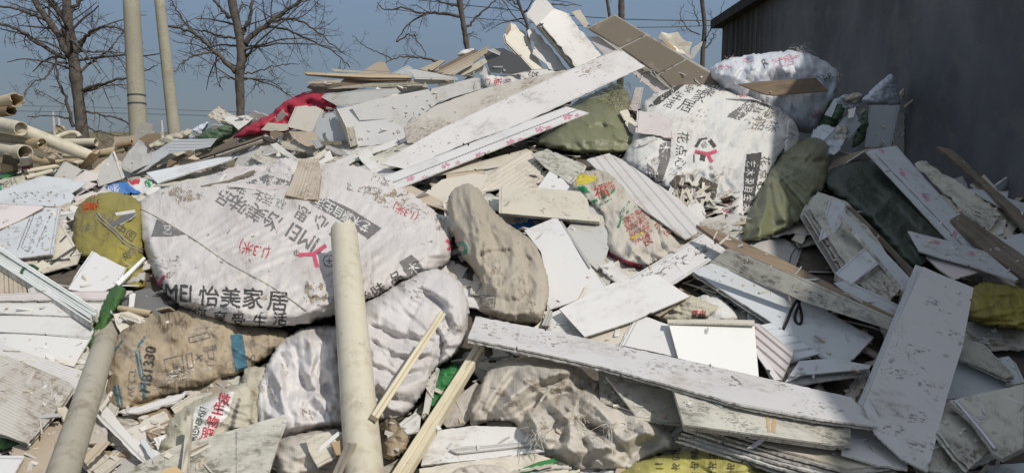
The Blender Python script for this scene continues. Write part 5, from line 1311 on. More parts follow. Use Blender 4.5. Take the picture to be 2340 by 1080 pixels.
for c_, x, y, sz, an in (('居', 1570, 241, 34, 18), ('家', 1602, 219, 32, 20), ('美', 1624, 206, 27, 20), ('怡', 1645, 196, 24, 22), ('活', 1530, 236, 22, 16), ('生', 1552, 218, 22, 18), ('受', 1576, 203, 20, 18), ('享', 1598, 192, 16, 18)): text(NS, c_, x, y, sz, an, 'ink', shear=.3)
patch(NS, [(1480, 245), (1500, 224), (1545, 196), (1566, 192), (1540, 212), (1506, 238)], 'ink', .2)
patch(NS, [(1502, 396), (1508, 330), (1535, 318), (1530, 365), (1512, 420), (1506, 430), (1480, 404), (1478, 370)], 'ink_soft', .2); text(NS, '木', 1520, 338, 24, 85, 'white_ink', extra=.003); text(NS, '活', 1494, 395, 24, 85, 'white_ink', extra=.003); text(NS, '生', 1500, 372, 20, 85, 'white_ink', extra=.003)
for c_, x, y in (('花', 1562, 314), ('点', 1558, 344), ('心', 1556, 374)): text(NS, c_, x, y, 29, 95, 'ink')
for a, b, w in (((1590, 336), (1601, 318), 7), ((1601, 318), (1616, 316), 4), ((1622, 320), (1634, 336), 9), ((1593, 348), (1606, 352), 4), ((1586, 352), (1586, 372), 3), ((1600, 358), (1612, 360), 16)): stroke(NS, a, b, w, 'ink')
text(NS, '®', 1610, 331, 18, 0, 'ink'); text(NS, '®', 1625, 384, 12, 90, 'ink')
for a, b in (((1588, 346), (1618, 352)), ((1618, 352), (1638, 344)), ((1616, 352), (1627, 370))): stroke(NS, a, b, 8, 'pink_ink')
patch(NS, [(1707, 352), (1740, 348), (1738, 372), (1728, 430), (1718, 495), (1700, 490), (1698, 470), (1700, 400)], 'ink', .08)
for k, c_ in enumerate('艺木源自生活'): text(NS, c_, 1717-k*1.7, 375+k*19.5, 22, 93+k*1.2, 'white_ink', .7, extra=.004)
for c_, x, y in (('花', 1750, 368), ('点', 1747, 398), ('心', 1742, 426), ('思', 1733, 462)): text(NS, c_, x, y, 24, 88, 'ink')
text(NS, '(2.0米)', 1659, 483, 31, 101, 'red_ink', .75, wear=.05)
patch(NS, [(1690, 486), (1702, 496), (1704, 512), (1690, 549), (1666, 541)], 'ink', .08); text(NS, '品味', 1684, 532, 20, 108, 'white_ink', .7, extra=.004)
patch(NS, [(1658, 266), (1682, 250), (1712, 228), (1752, 232), (1758, 243), (1720, 252), (1690, 274)], 'ink_soft', .3); text(NS, '艺木源', 1712, 245, 16, -16, 'white_ink', extra=.004)
text(NS, '品味', 1752, 286, 30, 8, 'ink_soft', shear=.4, wear=.3); text(NS, '1.5米', 1698, 216, 15, -2, 'pink_ink', wear=.25); text(NS, '花点心', 1775, 258, 16, 20, 'ink', wear=.35)
for k in range(26):
    x, y = RNG.normal(1730, 26), RNG.normal(262, 12); stroke(NS, (x, y), (x+RNG.normal(0, 9), y+RNG.normal(0, 5)), RNG.uniform(2, 5), 'ink_soft', .3, 'stain')
patch(NS, [(1530, 418), (1545, 400), (1590, 398), (1640, 420), (1636, 450), (1608, 474), (1580, 470), (1550, 450)], 'dark_stuff', .05, 'painted_hole_shade')  # dark patch laid on the sack, painted for the shade inside the tear
for k in range(34):
    x, y = RNG.uniform(1530, 1632), RNG.uniform(402, 470); L = RNG.uniform(25, 60); a = RNG.normal(1.75, .4); w = RNG.uniform(4, 11)
    c, s = math.cos(a), math.sin(a); pts = [(x-c*L/2-s*w/2, y-s*L/2+c*w/2), (x+c*L/2-s*w/2, y+s*L/2+c*w/2), (x+c*L/2+s*w/2, y+s*L/2-c*w/2), (x-c*L/2+s*w/2, y-s*L/2-c*w/2)]
    if not inpoly(np.array([x]), np.array([y]), [(1528, 418), (1545, 400), (1590, 398), (1636, 420), (1632, 450), (1608, 474), (1550, 452)])[0]: continue
    board('splinter', 'thin panel splinter sticking in the torn hole of the printed sack', pts, ['white', 'white_cream', 'white_dirty', 'cream'][k % 4], jit=.5, reg=.7, q=.5, cat='scrap', group='splinters in the torn sack')
for _x, _y in ((1560, 402), (1590, 398), (1625, 416), (1634, 445), (1612, 474), (1545, 420)): tuft(NS, _x, _y, 22, 7, .06)
tuft(NS, 1745, 262, 30, 14, .05); tuft(NS, 1800, 350, 18, 8, .05)
sack('plastic_sheet', 'frayed grey film hanging at the torn hole of the printed sack', [(1566, 470), (1590, 462), (1612, 470), (1610, 500), (1640, 520), (1600, 512), (1580, 495)], 'sack_white2', H=.02, cat='plastic sheet')
sack('sack_flap', 'turned-back frayed hem at the right end of the printed sack', [(1790, 352), (1796, 300), (1800, 270), (1818, 280), (1828, 310), (1822, 338), (1805, 352)], 'sack_white2', H=.06, fold=.02)
board('block', 'small white upright block left of the printed sack', [(1437, 250), (1452, 200), (1471, 199), (1460, 256)], 'white_pink', t=.03, face=.4, gap=.02)
board('ceiling_panel', 'pinkish white panel shard with a rounded corner left of the printed sack', [(1452, 303), (1456, 253), (1512, 259), (1530, 280), (1538, 315), (1500, 309)], 'white_pink', face=.4, gap=.03, jag=.8)
board('panel_scrap', 'broken white shard beside the pinkish rounded panel', [(1415, 255), (1435, 250), (1454, 280), (1452, 310), (1440, 300)], 'white_cream', face=.3, jag=1.2)
board('strip', 'small white strip under the pinkish rounded panel', [(1458, 328), (1500, 314), (1503, 319), (1464, 333)], 'white', face=.3)
# colourful grain sack
s_ = sack('sack', 'colourful printed grain sack below the ribbed plank at the centre', [(1300, 425), (1330, 392), (1375, 385), (1420, 420), (1460, 478), (1530, 530), (1572, 565), (1545, 585), (1500, 600), (1468, 616), (1420, 600), (1384, 578), (1380, 520), (1380, 490), (1330, 450)], 'sack_pale', H=.12, folds=[([(1480, 540), (1500, 580), (1530, 600)], .03, 16, 20), ([(1450, 545), (1440, 590), (1420, 610)], .03, 20, 14), ([(1490, 490), (1530, 550), (1550, 585)], .035, 14, 18), ([(1400, 500), (1440, 500), (1480, 480)], -.02, 10, 18), ([(1500, 520), (1516, 570)], -.03, 8, 12), ([(1380, 440), (1420, 470), (1470, 500)], .02, 14, 20)], fold=.02, fdir=.7, fscale=8, face=.2, gap=.015)
patch(s_, [(1316, 402), (1330, 398), (1364, 402), (1360, 414), (1338, 420), (1318, 424)], 'yellow_ink', .15); patch(s_, [(1316, 428), (1336, 424), (1348, 440), (1332, 441)], 'green_ink', .1)
text(s_, '福', 1374, 436, 34, -20, 'brick_red'); text(s_, '临', 1394, 424, 22, -20, 'brick_red', wear=.3); 
for a, b, w in (((1354, 462), (1390, 446), 8), ((1390, 446), (1405, 432), 5), ((1370, 468), (1402, 452), 4), ((1420, 450), (1426, 480), 6), ((1426, 480), (1440, 460), 7), ((1430, 488), (1452, 470), 5), ((1416, 500), (1424, 478), 7), ((1412, 520), (1420, 500), 5)): stroke(s_, a, b, w, 'green_ink', .42)
for k in range(7): text(s_, '营养丰富优质'[:5], 1446+k*4-(k % 2)*3, 490+k*8.5, 11, -32, 'brick_red', wear=.25)
text(s_, '食', 1478, 546, 30, -30, 'brick_red', wear=.35); text(s_, '粮油', 1515, 520, 22, 38, 'brick_red', wear=.3); stroke(s_, (1440, 545), (1470, 532), 5, 'yellow_ink', .2); stroke(s_, (1490, 500), (1520, 500), 4, 'yellow_ink', .2)
patch(s_, [(1386, 572), (1420, 590), (1470, 606), (1462, 616), (1420, 602), (1384, 584)], 'maroon', .05)

# ---- L: shaded jumble against the wall
sack('sack', 'dark green sack lump behind the shaded boards by the wall', [(1868, 290), (1878, 262), (1902, 222), (1924, 226), (1932, 252), (1912, 288), (1890, 298)], 'sack_green', H=.15, face=.4)
board('ceiling_panel', 'pale greenish board leaning at the left of the wall jumble', [(1880, 322), (1904, 298), (1950, 248), (1968, 284), (1926, 336), (1896, 342)], 'white_blue', face=.5)
sack('plastic_sheet', 'clear crumpled plastic at the foot of the wall jumble', [(1852, 300), (1880, 282), (1912, 292), (1936, 312), (1918, 350), (1884, 352), (1862, 340)], 'plastic_clear', H=.03, power=.45, crump=1.6, face=.3, cat='plastic sheet')
sack('sack', 'narrow green sack between two shaded upright boards', [(1944, 336), (1962, 290), (1974, 250), (1996, 260), (1992, 292), (1972, 326), (1952, 338)], 'sack_green', H=.12, face=.5)
board('stick', 'short pale stick poking from the narrow green sack', [(1960, 255), (1972, 247), (1978, 250), (1966, 262)], 'white_cream', face=.5)
board('ceiling_panel', 'dirty ribbed board standing right of the pale green board by the wall', [(2046, 260), (2062, 258), (2078, 262), (2098, 362), (2040, 358)], 'white_dirty', face=.6, under=[(6, -2)], ulabel='thin white edge board behind the dirty ribbed board by the wall')
for a, b, w, l in (((2060, 215), (2076, 178), 7, 'stub of a stick highest in the wall jumble'), ((2056, 224), (2070, 202), 7, 'short pale stick below the highest stub by the wall'), ((2066, 244), (2119, 203), 5, 'long thin stick pointing up right by the wall'), ((2058, 238), (2074, 226), 8, 'broken stick end low in the wall jumble')):
    d = np.array(b)-np.array(a); n = np.array([-d[1], d[0]])/np.hypot(*d)*w/2
    board('stick', l, [tuple(np.array(a)+n), tuple(np.array(b)+n), tuple(np.array(b)-n), tuple(np.array(a)-n)], 'wood_white', t=.02, face=.8, gap=.05)
sack('plastic_sheet', 'hanging grey plastic wrap at the right of the wall jumble', [(2058, 246), (2080, 236), (2098, 252), (2118, 272), (2117, 298), (2110, 298), (2090, 270), (2064, 258)], 'plastic_clear', H=.06, face=.6, cat='plastic sheet')
sack('sack', 'bluish white plastic bag peaked at the top of the wall jumble', [(1968, 228), (2000, 196), (2036, 166), (2046, 178), (2056, 210), (2058, 246), (2000, 246), (1976, 238)], 'plastic_clear', H=.14, face=.6, fold=.03)
board('ceiling_panel', 'pale green upright board in the wall jumble', [(1988, 240), (2054, 240), (2036, 336), (1976, 336)], 'white_blue', face=.6, gap=.02, under=[(3, 1)], ulabel='grey edge beside the pale green upright board by the wall')

for p_, m_, l_, kw in (
    ([(1896, 236), (1930, 214), (1962, 222), (1968, 246), (1930, 252)], 'plastic_clear', 'torn clear film between the tarp sack and the wall', {}),
    ([(1925, 232), (1950, 210), (1975, 215), (1966, 240)], 'sack_beige', 'brown rag tuft low against the wall left of the peaked bag', {}),
    ([(1904, 300), (1916, 284), (1940, 290), (1936, 322), (1912, 330)], 'sack_pale', 'limp pale film in front of the narrow green sack', {})):
    sack('plastic_scrap', l_, p_, m_, H=.02, crump=1.6, face=.5, cat='plastic', ex=(.2, .1), power=.4)
for p_, m_, l_ in (([(1884, 262), (1908, 224), (1916, 230), (1900, 268)], 'white_blue', 'upright pale sliver at the left end of the wall jumble'), ([(1938, 250), (1956, 244), (1950, 268), (1938, 270)], 'white', 'small white tab among the wall jumble'), ([(2064, 300), (2078, 262), (2086, 264), (2090, 340), (2080, 356)], 'white_dirty', 'slim dirty board leaning behind the ribbed one by the wall')):
    board('panel_scrap', l_, p_, m_, face=.6, jag=.8)
# ---- K and the right hand side in the shade
board('wall_panel', 'dark olive panel lying behind the flowered board by the wall', [(2080, 344), (2150, 342), (2224, 351), (2204, 374), (2120, 396)], 'grey_dark', face=.3)
board('ceiling_panel', 'torn pale scrap low at the wall behind the mouldy panel', [(2180, 408), (2200, 402), (2212, 428), (2204, 434), (2188, 424)], 'grey', face=.4)
board('ceiling_panel', 'lilac grey panel lying behind the long grey stick', [(2206, 430), (2304, 438), (2302, 452), (2340, 464), (2345, 500), (2280, 470)], 'white_blue')
board('strip', 'short pale strip leaning on the long grey stick', [(2270, 428), (2336, 382), (2343, 390), (2284, 438)], 'white_blue', t=.02, face=.4, gap=.03)
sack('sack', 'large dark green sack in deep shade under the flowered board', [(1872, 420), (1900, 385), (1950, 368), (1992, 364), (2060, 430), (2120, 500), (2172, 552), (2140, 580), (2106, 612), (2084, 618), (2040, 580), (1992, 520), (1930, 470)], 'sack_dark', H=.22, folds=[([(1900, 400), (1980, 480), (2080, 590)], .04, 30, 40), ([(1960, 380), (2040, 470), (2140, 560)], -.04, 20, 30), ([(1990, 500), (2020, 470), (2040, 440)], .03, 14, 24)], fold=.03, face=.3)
board('plank', 'tan board edge over the top of the dark green sack', [(1892, 388), (1902, 366), (1990, 338), (2002, 338), (1944, 372)], 'tan', gap=.03)
board('panel_scrap', 'grey-green wedge left of the flowered board', [(1935, 372), (1982, 342), (1990, 352), (1990, 366)], 'white_mould', gap=.02)
board('ceiling_panel', 'broken mouldy panel with ragged edges right of the flowered board', [(2090, 373), (2108, 367), (2140, 386), (2172, 407), (2200, 425), (2287, 493), (2276, 504), (2262, 525), (2196, 484), (2174, 452), (2150, 438), (2120, 405)], 'white_mould', jag=2.2, gap=.02)
s_ = board('ceiling_panel', 'long white board with pink flowers at the right, in shade', [(1978, 346), (2000, 340), (2048, 333), (2120, 414), (2188, 488), (2252, 574), (2168, 551), (2080, 455)], 'white_blue', gap=.05, u=3, bow=1e-6, jag=1e-6)
for x, y, r in ((2014, 345, 9), (2062, 396, 9), (2058, 386, 6), (2117, 453, 9), (2110, 447, 6), (2182, 532, 8)): flower(s_, x, y, r, .8)
stroke(s_, (2000, 352), (2200, 560), 1.6, 'ink_soft', 0)
board('ceiling_panel', 'pinkish brown panel corner beneath the lower flowered board', [(2108, 580), (2170, 590), (2240, 620), (2180, 638), (2148, 616)], 'white_pink', gap=.01)
board('strip', 'first pinkish strip jutting from under the lower flowered board', [(2236, 618), (2262, 622), (2300, 676), (2288, 682)], 'white_pink', gap=.01)
board('strip', 'wider pinkish board jutting from under the lower flowered board', [(2252, 620), (2300, 634), (2345, 668), (2318, 688)], 'white_pink', gap=.012)
board('ceiling_panel', 'grey panel at the right edge behind the brown plank', [(2268, 548), (2345, 530), (2350, 610), (2300, 580)], 'white_blue')
s_ = board('ceiling_panel', 'lower white board with pink flowers at the right edge', [(2075, 527), (2168, 550), (2252, 574), (2328, 637), (2320, 641), (2220, 608), (2101, 574)], 'white_blue', gap=.04, u=5, bow=1e-6, jag=1e-6)
for x, y, r in ((2140, 553, 8), (2220, 578, 8), (2095, 538, 5)): flower(s_, x, y, r, .3)
board('plank', 'brown wooden plank over the flowered boards at the right edge', [(2172, 501), (2198, 487), (2350, 592), (2350, 645), (2252, 575)], 'wood_grey', t=.02, gap=.03)
board('plank', 'long grey slat leaning down from the wall at the right', [(2140, 334), (2176, 342), (2270, 430), (2350, 497), (2350, 535), (2262, 440)], 'wood_grey', t=.02, gap=.05, face=.2)
sack('sack', 'mustard yellow sack at the right edge in shade', [(2206, 700), (2216, 660), (2250, 640), (2300, 650), (2360, 660), (2360, 756), (2300, 750), (2250, 742), (2214, 730)], 'sack_yellow', H=.18, fold=.03)
board('panel_scrap', 'grey flat scrap under the mustard sack', [(2206, 752), (2240, 744), (2290, 758), (2290, 772), (2230, 770)], 'grey')
board('ceiling_panel', 'smooth lilac panel right of the big scuffed board', [(2160, 912), (2184, 838), (2198, 816), (2260, 845), (2345, 868), (2280, 900)], 'white_blue', gap=.01)
board('panel_scrap', 'white panel corner right of the dirty brown one', [(2278, 818), (2304, 813), (2322, 830), (2342, 872), (2300, 880)], 'white_blue', gap=.01)
board('ceiling_panel', 'dirty brown panel sloping down right of the big scuffed board', [(2182, 812), (2194, 768), (2248, 785), (2318, 856), (2298, 862), (2240, 836)], 'white_mould', gap=.03, under=[(0, 6)], ulabel='thin panel edge beneath the dirty brown sloping panel')
# stack of mouldy panels centre right
for k, (dx, dy) in enumerate(((-20, 14), (-13, 9), (-7, 5))):
    board('ceiling_panel', ['lowest', 'middle', 'upper'][k]+' panel edge in the mouldy stack right of the olive-brown sack', [(1848+dx, 478+dy), (1868+dx, 440+dy), (1940+dx, 470+dy), (2060+dx, 640+dy), (2010+dx, 690+dy), (1960+dx, 660+dy)], 'white_dirty', gap=.016)
board('ceiling_panel', 'mouldy top panel of the stack right of the olive-brown sack', [(1848, 476), (1868, 438), (1936, 462), (2010, 560), (2068, 650), (2030, 690), (1966, 650), (1900, 560)], 'white_mould', gap=.012)
board('panel_scrap', 'white triangular panel lying on the mouldy stack', [(1870, 552), (1896, 454), (1933, 463), (1931, 500), (1910, 530)], 'white_blue', gap=.016)
board('plank', 'grey slat in shadow on the mouldy stack', [(1934, 468), (1950, 476), (2092, 622), (2082, 634)], 'wood_grey', t=.02, gap=.03)
board('strip', 'lilac strip crossing the mouldy stack', [(1915, 488), (1930, 486), (2082, 640), (2066, 662)], 'white_blue', t=.02, gap=.03)
board('ceiling_panel', 'bluish panel under the mouldy stack beside the long weathered board', [(1905, 646), (1936, 640), (2062, 700), (2052, 724), (1960, 690)], 'white_blue', gap=.012)
board('block', 'small lilac box-shaped panel on the mouldy stack', [(1908, 624), (1974, 566), (2008, 602), (1944, 650)], 'white_blue', t=.035, gap=.03)
cord('wire_loop', on_heap(spline([(1858, 545, 0), (1826, 560, 0), (1806, 590, 0), (1812, 625, 0), (1850, 648, 0), (1900, 668, 0)], 24)[:, :2], .03), None, .003, 'wire', None, 'thin curved wire above the long weathered board', 'wire')

# ---- Y: centre right boards
sack('sack_scrap', 'crumpled torn paper sack under the shaded white panel', [(1576, 700), (1600, 672), (1640, 676), (1672, 700), (1694, 726), (1670, 736), (1600, 736)], 'sack_white2', H=.08, fold=.03)
s_ = sack('sack_scrap', 'cream torn sheets showing red print behind the glossy panel', [(1488, 712), (1520, 690), (1560, 668), (1620, 690), (1650, 700), (1610, 732), (1530, 736), (1500, 732)], 'sack_tan', H=.06, fold=.02); text(s_, '草皮', 1598, 716, 18, 0, 'red_ink'); patch(s_, [(1594, 724), (1628, 726), (1620, 733), (1596, 732)], 'teal', 0)
board('panel_scrap', 'cream shard below the broad white board', [(1330, 772), (1350, 752), (1442, 734), (1428, 786), (1370, 790)], 'cream')
board('strip', 'tan strip under the point of the broad white board', [(1480, 716), (1560, 678), (1580, 674), (1506, 722)], 'tan')
board('ceiling_panel', 'large white panel half in shade under the weathered board', [(1584, 620), (1625, 600), (1740, 645), (1850, 690), (1997, 770), (1938, 832), (1876, 816), (1750, 728)], 'white_blue', gap=.02, under=[(-3, 5)], ulabel='thin dark edge under the large half-shaded panel')
board('ribbed_panel', 'ribbed grey panel in shade below the half-shaded panel', [(1728, 744), (1760, 738), (1872, 810), (1808, 828)], 'white_blue', ribs=5, ribh=.008, u=0)
board('ribbed_panel', 'sunlit ribbed white panel right of the glossy panel', [(1722, 742), (1740, 744), (1815, 805), (1786, 872), (1762, 868), (1726, 800)], 'white_pink', ribs=5, ribh=.010, u=1, gap=.02)
board('strip', 'narrow black-flecked panel edge right of the glossy panel', [(1726, 795), (1732, 795), (1784, 866), (1770, 868), (1732, 815)], 'white_scuff', gap=.02)
board('ceiling_panel', 'grey lower half of the folded panel beside the dark gap', [(1800, 874), (1830, 852), (1986, 838), (1990, 856), (1868, 872), (1820, 884)], 'grey', gap=.005)
board('ceiling_panel', 'white folded panel beside the dark gap', [(1794, 872), (1826, 824), (1900, 818), (1990, 834), (1986, 842), (1832, 856)], 'white_blue', gap=.02)
board('ceiling_panel', 'white panel with a cream left edge behind the glossy panel', [(1420, 788), (1454, 722), (1480, 724), (1534, 744), (1560, 818), (1480, 800)], 'white_clean', gap=.012, under=[(-4, 1)], ulabel='cream panel along the left edge of the white one behind the glossy panel')
s_ = board('ceiling_panel', 'glossy white panel brightly lit by the sun', [(1527, 734), (1716, 734), (1724, 742), (1734, 862), (1690, 850), (1550, 818)], 'glossy', gap=.04, face=.1, bow=1e-6, jag=1e-6)
board('strip', 'thin lip along the top edge of the glossy panel', [(1525, 729), (1724, 731), (1724, 741), (1526, 737)], 'white_cream', gap=.012)
board('ceiling_panel', 'white panel pressed under the broad white board beside the beige sack', [(1240, 722), (1285, 704), (1338, 766), (1300, 776), (1248, 750)], 'white', gap=.01)
board('strip', 'thin grey strips standing beside the beige sack', [(1238, 742), (1252, 706), (1262, 710), (1256, 744)], 'grey', gap=.02)
board('plank', 'brown upper half of the double weathered board', [(1591, 513), (1640, 526), (1780, 588), (1900, 648), (2050, 724), (2040, 740), (1840, 660), (1700, 590)], 'wood', t=.02, gap=.02)
WB_ = board('plank', 'long weathered white board crossing toward the big scuffed board', [(1624, 598), (1664, 567), (1740, 596), (1850, 641), (2048, 730), (2036, 754), (1840, 690), (1720, 640)], 'white_mould', t=.014, gap=.04)
NBD = board('ceiling_panel', 'narrow scuffed board rising to a nailed corner at centre right', [(1394, 660), (1500, 598), (1610, 533), (1668, 567), (1600, 610), (1545, 645), (1470, 690)], 'white_scuff', gap=.03, u=0)
board('ceiling_panel', 'broad blank white board below the narrow scuffed one', [(1278, 705), (1400, 646), (1500, 626), (1576, 677), (1440, 735), (1336, 769)], 'white_clean', gap=.04, u=0)
# black strap
_z = lambda p, l=.02: on_heap(spline([(*q, 0) for q in p], 26)[:, :2], l)
cord('black_strap', _z([(1788, 756), (1800, 730), (1806, 712), (1818, 690), (1828, 680), (1824, 700), (1816, 722), (1822, 740), (1831, 736), (1832, 718), (1826, 694), (1824, 682)]), None, .006, 'black', None, 'black looped strap lying on the half-shaded white panel', 'strap', 6)

scuffs(UB, [(1340, 160), (1240, 220), (1130, 270), (1040, 310), (1180, 190)], 1, ('ink_soft', 'mud'), 26, -.45)
scuffs(NBD, [(1610, 570), (1560, 590), (1500, 625), (1520, 600)], 1, ('ink_soft', 'ink'), 24, -.5)
scuffs(WB_, [(1700, 610), (1760, 640), (1860, 680), (1940, 710), (1990, 730)], 1, ('ink_soft', 'ink'), 26, .42)
for x, y in ((1634, 553), (1652, 560), (1612, 588)): stroke(NBD, (x-2, y), (x+2, y), 4, 'black', 0, 'nail_hole')
scuffs(NS, [(1500, 360), (1530, 400), (1640, 400), (1660, 450), (1740, 275), (1600, 260)], 1, ('mud', 'ink_soft'), 30, -.4)
# ---- C: left front
FOLD_DW = [([(648, 776), (612, 838), (592, 912)], .03, 14, 40), ([(616, 838), (648, 888), (656, 990)], .05, 34, 16), ([(668, 764), (730, 778), (790, 800)], .04, 14, 34), ([(672, 792), (686, 850), (702, 888), (760, 912)], -.05, 12, 26),
  ([(655, 912), (730, 905), (792, 948)], .045, 20, 40), ([(702, 890), (770, 930)], .04, 12, 30), ([(640, 800), (655, 850), (658, 925)], -.05, 24, 14), ([(745, 805), (752, 850), (768, 915)], .04, 30, 14), ([(722, 800), (708, 850), (722, 895)], .035, 12, 24),
  ([(628, 1004), (700, 985), (800, 982)], -.04, 14, 14), ([(600, 930), (640, 960), (700, 965), (790, 960)], .03, 16, 26), ([(690, 752), (740, 760), (800, 772)], -.03, 10, 20), ([(676, 930), (690, 965), (676, 1000)], .03, 20, 14), ([(604, 880), (622, 930), (610, 985)], -.03, 14, 20)]
FOLD_RW = [([(838, 692), (930, 678), (1010, 700)], .03, 14, 40), ([(962, 662), (1012, 700), (1034, 760)], -.045, 12, 30), ([(994, 748), (1014, 786), (1000, 834)], -.06, 8, 22), ([(848, 706), (905, 742), (990, 770)], .03, 26, 16), ([(842, 740), (900, 765), (985, 785)], -.025, 10, 24),
  ([(845, 775), (885, 800), (900, 806)], -.03, 6, 16), ([(860, 800), (930, 805), (990, 800)], .03, 20, 12), ([(850, 830), (900, 860), (980, 845)], -.03, 12, 30), ([(880, 900), (930, 880), (970, 860)], .03, 22, 30), ([(1010, 640), (1046, 690), (1056, 760)], .03, 20, 40), ([(850, 860), (870, 900), (880, 950)], -.03, 10, 24), ([(900, 655), (970, 650), (1040, 690)], .02, 10, 20)]
FOLD_CS = [([(1136, 922), (1230, 870), (1316, 838)], .05, 36, 16), ([(1168, 956), (1240, 910), (1345, 884)], -.045, 16, 24), ([(1208, 938), (1226, 975), (1228, 1018)], .04, 26, 12), ([(1308, 884), (1370, 935), (1410, 978)], .055, 16, 36), ([(1288, 1036), (1400, 1018), (1505, 974)], .045, 28, 20),
  ([(1302, 958), (1380, 982), (1430, 1030)], -.05, 14, 20), ([(1254, 918), (1306, 964), (1294, 1036)], .045, 30, 14), ([(1118, 846), (1092, 915), (1072, 950)], .035, 14, 26), ([(1180, 846), (1130, 918), (1108, 958)], -.045, 24, 14), ([(1205, 900), (1150, 930), (1112, 958)], .035, 12, 22),
  ([(1440, 932), (1480, 985), (1556, 1022)], .04, 16, 26), ([(1420, 1060), (1470, 1020), (1520, 1000)], -.03, 16, 16), ([(1190, 830), (1260, 850), (1340, 856)], .03, 14, 26), ([(1330, 1000), (1350, 1040), (1340, 1074)], -.03, 14, 20), ([(1360, 900), (1330, 930), (1290, 935)], .03, 16, 16)]
FOLD_ES = [([(1072, 424), (1076, 483), (1096, 530), (1094, 590)], 0.029, 34, 16), ([(1086, 430), (1123, 483), (1170, 537), (1178, 572)], 0.026, 14, 36), ([(1100, 450), (1118, 520), (1140, 570)], -0.019, 12, 18), ([(1088, 586), (1130, 576), (1178, 571)], -0.023, 10, 26), ([(1176, 572), (1168, 620), (1180, 690)], 0.019, 30, 22), ([(1092, 590), (1122, 636), (1146, 690)], 0.023, 14, 40),
  ([(1200, 545), (1225, 600), (1236, 690)], 0.016, 26, 14), ([(1030, 470), (1050, 540), (1078, 600)], 0.013, 20, 24), ([(1100, 660), (1160, 690), (1240, 680)], -0.019, 16, 30), ([(1110, 705), (1170, 716), (1230, 706)], 0.019, 14, 20), ([(1200, 620), (1210, 660), (1190, 700)], -0.016, 14, 14)]
FOLD_BS = [([(432+14*k, 545+8*k), (500+17*k, 500+9*k), (560+22*k, 462+9*k)], .017, 4, 13) for k in range(10)] + [([(380, 440), (440, 492), (520, 470)], -.02, 20, 30), ([(330, 470), (345, 560), (390, 660)], .03, 14, 40), ([(760, 720), (870, 664), (985, 616)], .02, 20, 12), ([(960, 470), (1000, 530), (1010, 600)], .03, 40, 14),
  ([(880, 420), (930, 480), (960, 560)], -.02, 22, 30), ([(400, 700), (520, 728), (640, 738)], .015, 8, 12), ([(700, 380), (800, 410), (880, 440)], .02, 14, 26), ([(560, 620), (700, 640), (760, 690)], .02, 40, 26), ([(830, 600), (900, 570), (1010, 570)], .02, 40, 30), ([(470, 640), (420, 600), (360, 590)], -.015, 12, 30), ([(940, 610), (980, 590), (1030, 590)], -.02, 8, 14)]
board('panel_scrap', 'grey pointed shard at the back of the patterned panel', [(122, 405), (147, 367), (188, 388), (163, 412)], 'grey', face=.3)
board('panel_scrap', 'crumpled pale scrap right of the grey pointed shard', [(165, 410), (194, 390), (222, 396), (226, 410), (180, 418)], 'white_pink', face=.3)
for p, l in (([(166, 428), (200, 414), (222, 420), (175, 446)], 'thin shard just right of the patterned panel'), ([(168, 452), (212, 436), (216, 446), (176, 464)], 'lower thin shard right of the patterned panel')):
    board('panel_scrap', l, p, 'white_pink')
s_ = sack('sack', 'white sack with red and green vegetable print behind the yellow sack', [(286, 414), (330, 404), (352, 412), (372, 430), (352, 452), (310, 440), (296, 428)], 'sack_white2', H=.08); patch(s_, [(292, 412), (306, 404), (321, 408), (318, 420), (300, 422)], 'red_ink', .1); patch(s_, [(330, 414), (344, 408), (354, 418), (344, 428), (332, 426)], 'green_ink', .3)
s_ = sack('sack', 'bright blue printed sack corner behind the yellow sack', [(220, 441), (240, 425), (284, 413), (300, 424), (330, 441), (300, 446), (240, 446)], 'print_blue', H=.06); text(s_, '水稻肥', 252, 430, 14, -12, 'white_ink', wear=0); text(s_, '复合肥', 254, 440, 12, -8, 'white_ink', wear=0)
s_ = board('ceiling_panel', 'large white panel with faint dotted pattern at the left', [(-20, 442), (97, 401), (150, 408), (198, 418), (163, 441), (170, 447), (157, 472), (60, 468), (-20, 465)], 'white_blue', gap=.03, bow=1e-6, jag=1e-6)
for k in range(26): x, y = RNG.uniform(5, 150), RNG.uniform(436, 462); stroke(s_, (x, y), (x+5, y+1), 1.6, 'ink_soft', 0, 'pattern_print')
board('strip', 'thin pale strip leading up to the yellow sack', [(137, 482), (214, 438), (219, 443), (140, 488)], 'white_cream', gap=.02)
for k in range(4): board('panel_scrap', 'thin panel edges stacked left of the yellow sack', [(135, 486+k*9), (172, 478+k*8), (176, 484+k*9), (134, 494+k*9)], ['white', 'grey', 'white_pink', 'white'][k], group='thin edges left of the yellow sack')
s_ = board('ceiling_panel', 'cream board with a black cross of tape left of the yellow sack', [(60, 548), (120, 520), (134, 498), (165, 550), (184, 582), (176, 601), (96, 623), (43, 594)], 'white_cream', gap=.012, bow=1e-6, jag=1e-6)
for a, b, w in (((86, 598), (160, 592), 5), ((107, 609), (174, 563), 6), ((160, 585), (175, 566), 3), ((137, 552), (152, 538), 4)): stroke(s_, a, b, w, 'ink', 0, 'black_tape')
s_ = board('ceiling_panel', 'white panel with bands of dotted print at the left', [(-20, 540), (40, 505), (100, 473), (137, 475), (128, 530), (120, 579), (43, 589), (-20, 565)], 'white_blue', gap=.02, under=[(2, 4)], ulabel='thin panel edge beneath the dotted white one', bow=1e-6, jag=1e-6)
for a, b in (((78, 490), (48, 566)), ((118, 486), (84, 562)), ((68, 498), (40, 570))): stroke(s_, a, b, 1.6, 'ink_soft', .2, 'pattern_print')
for k in range(5): text(s_, '✻', 92-k*6, 497+k*17, 12, 20, 'ink_soft', wear=0, name='pattern_print')
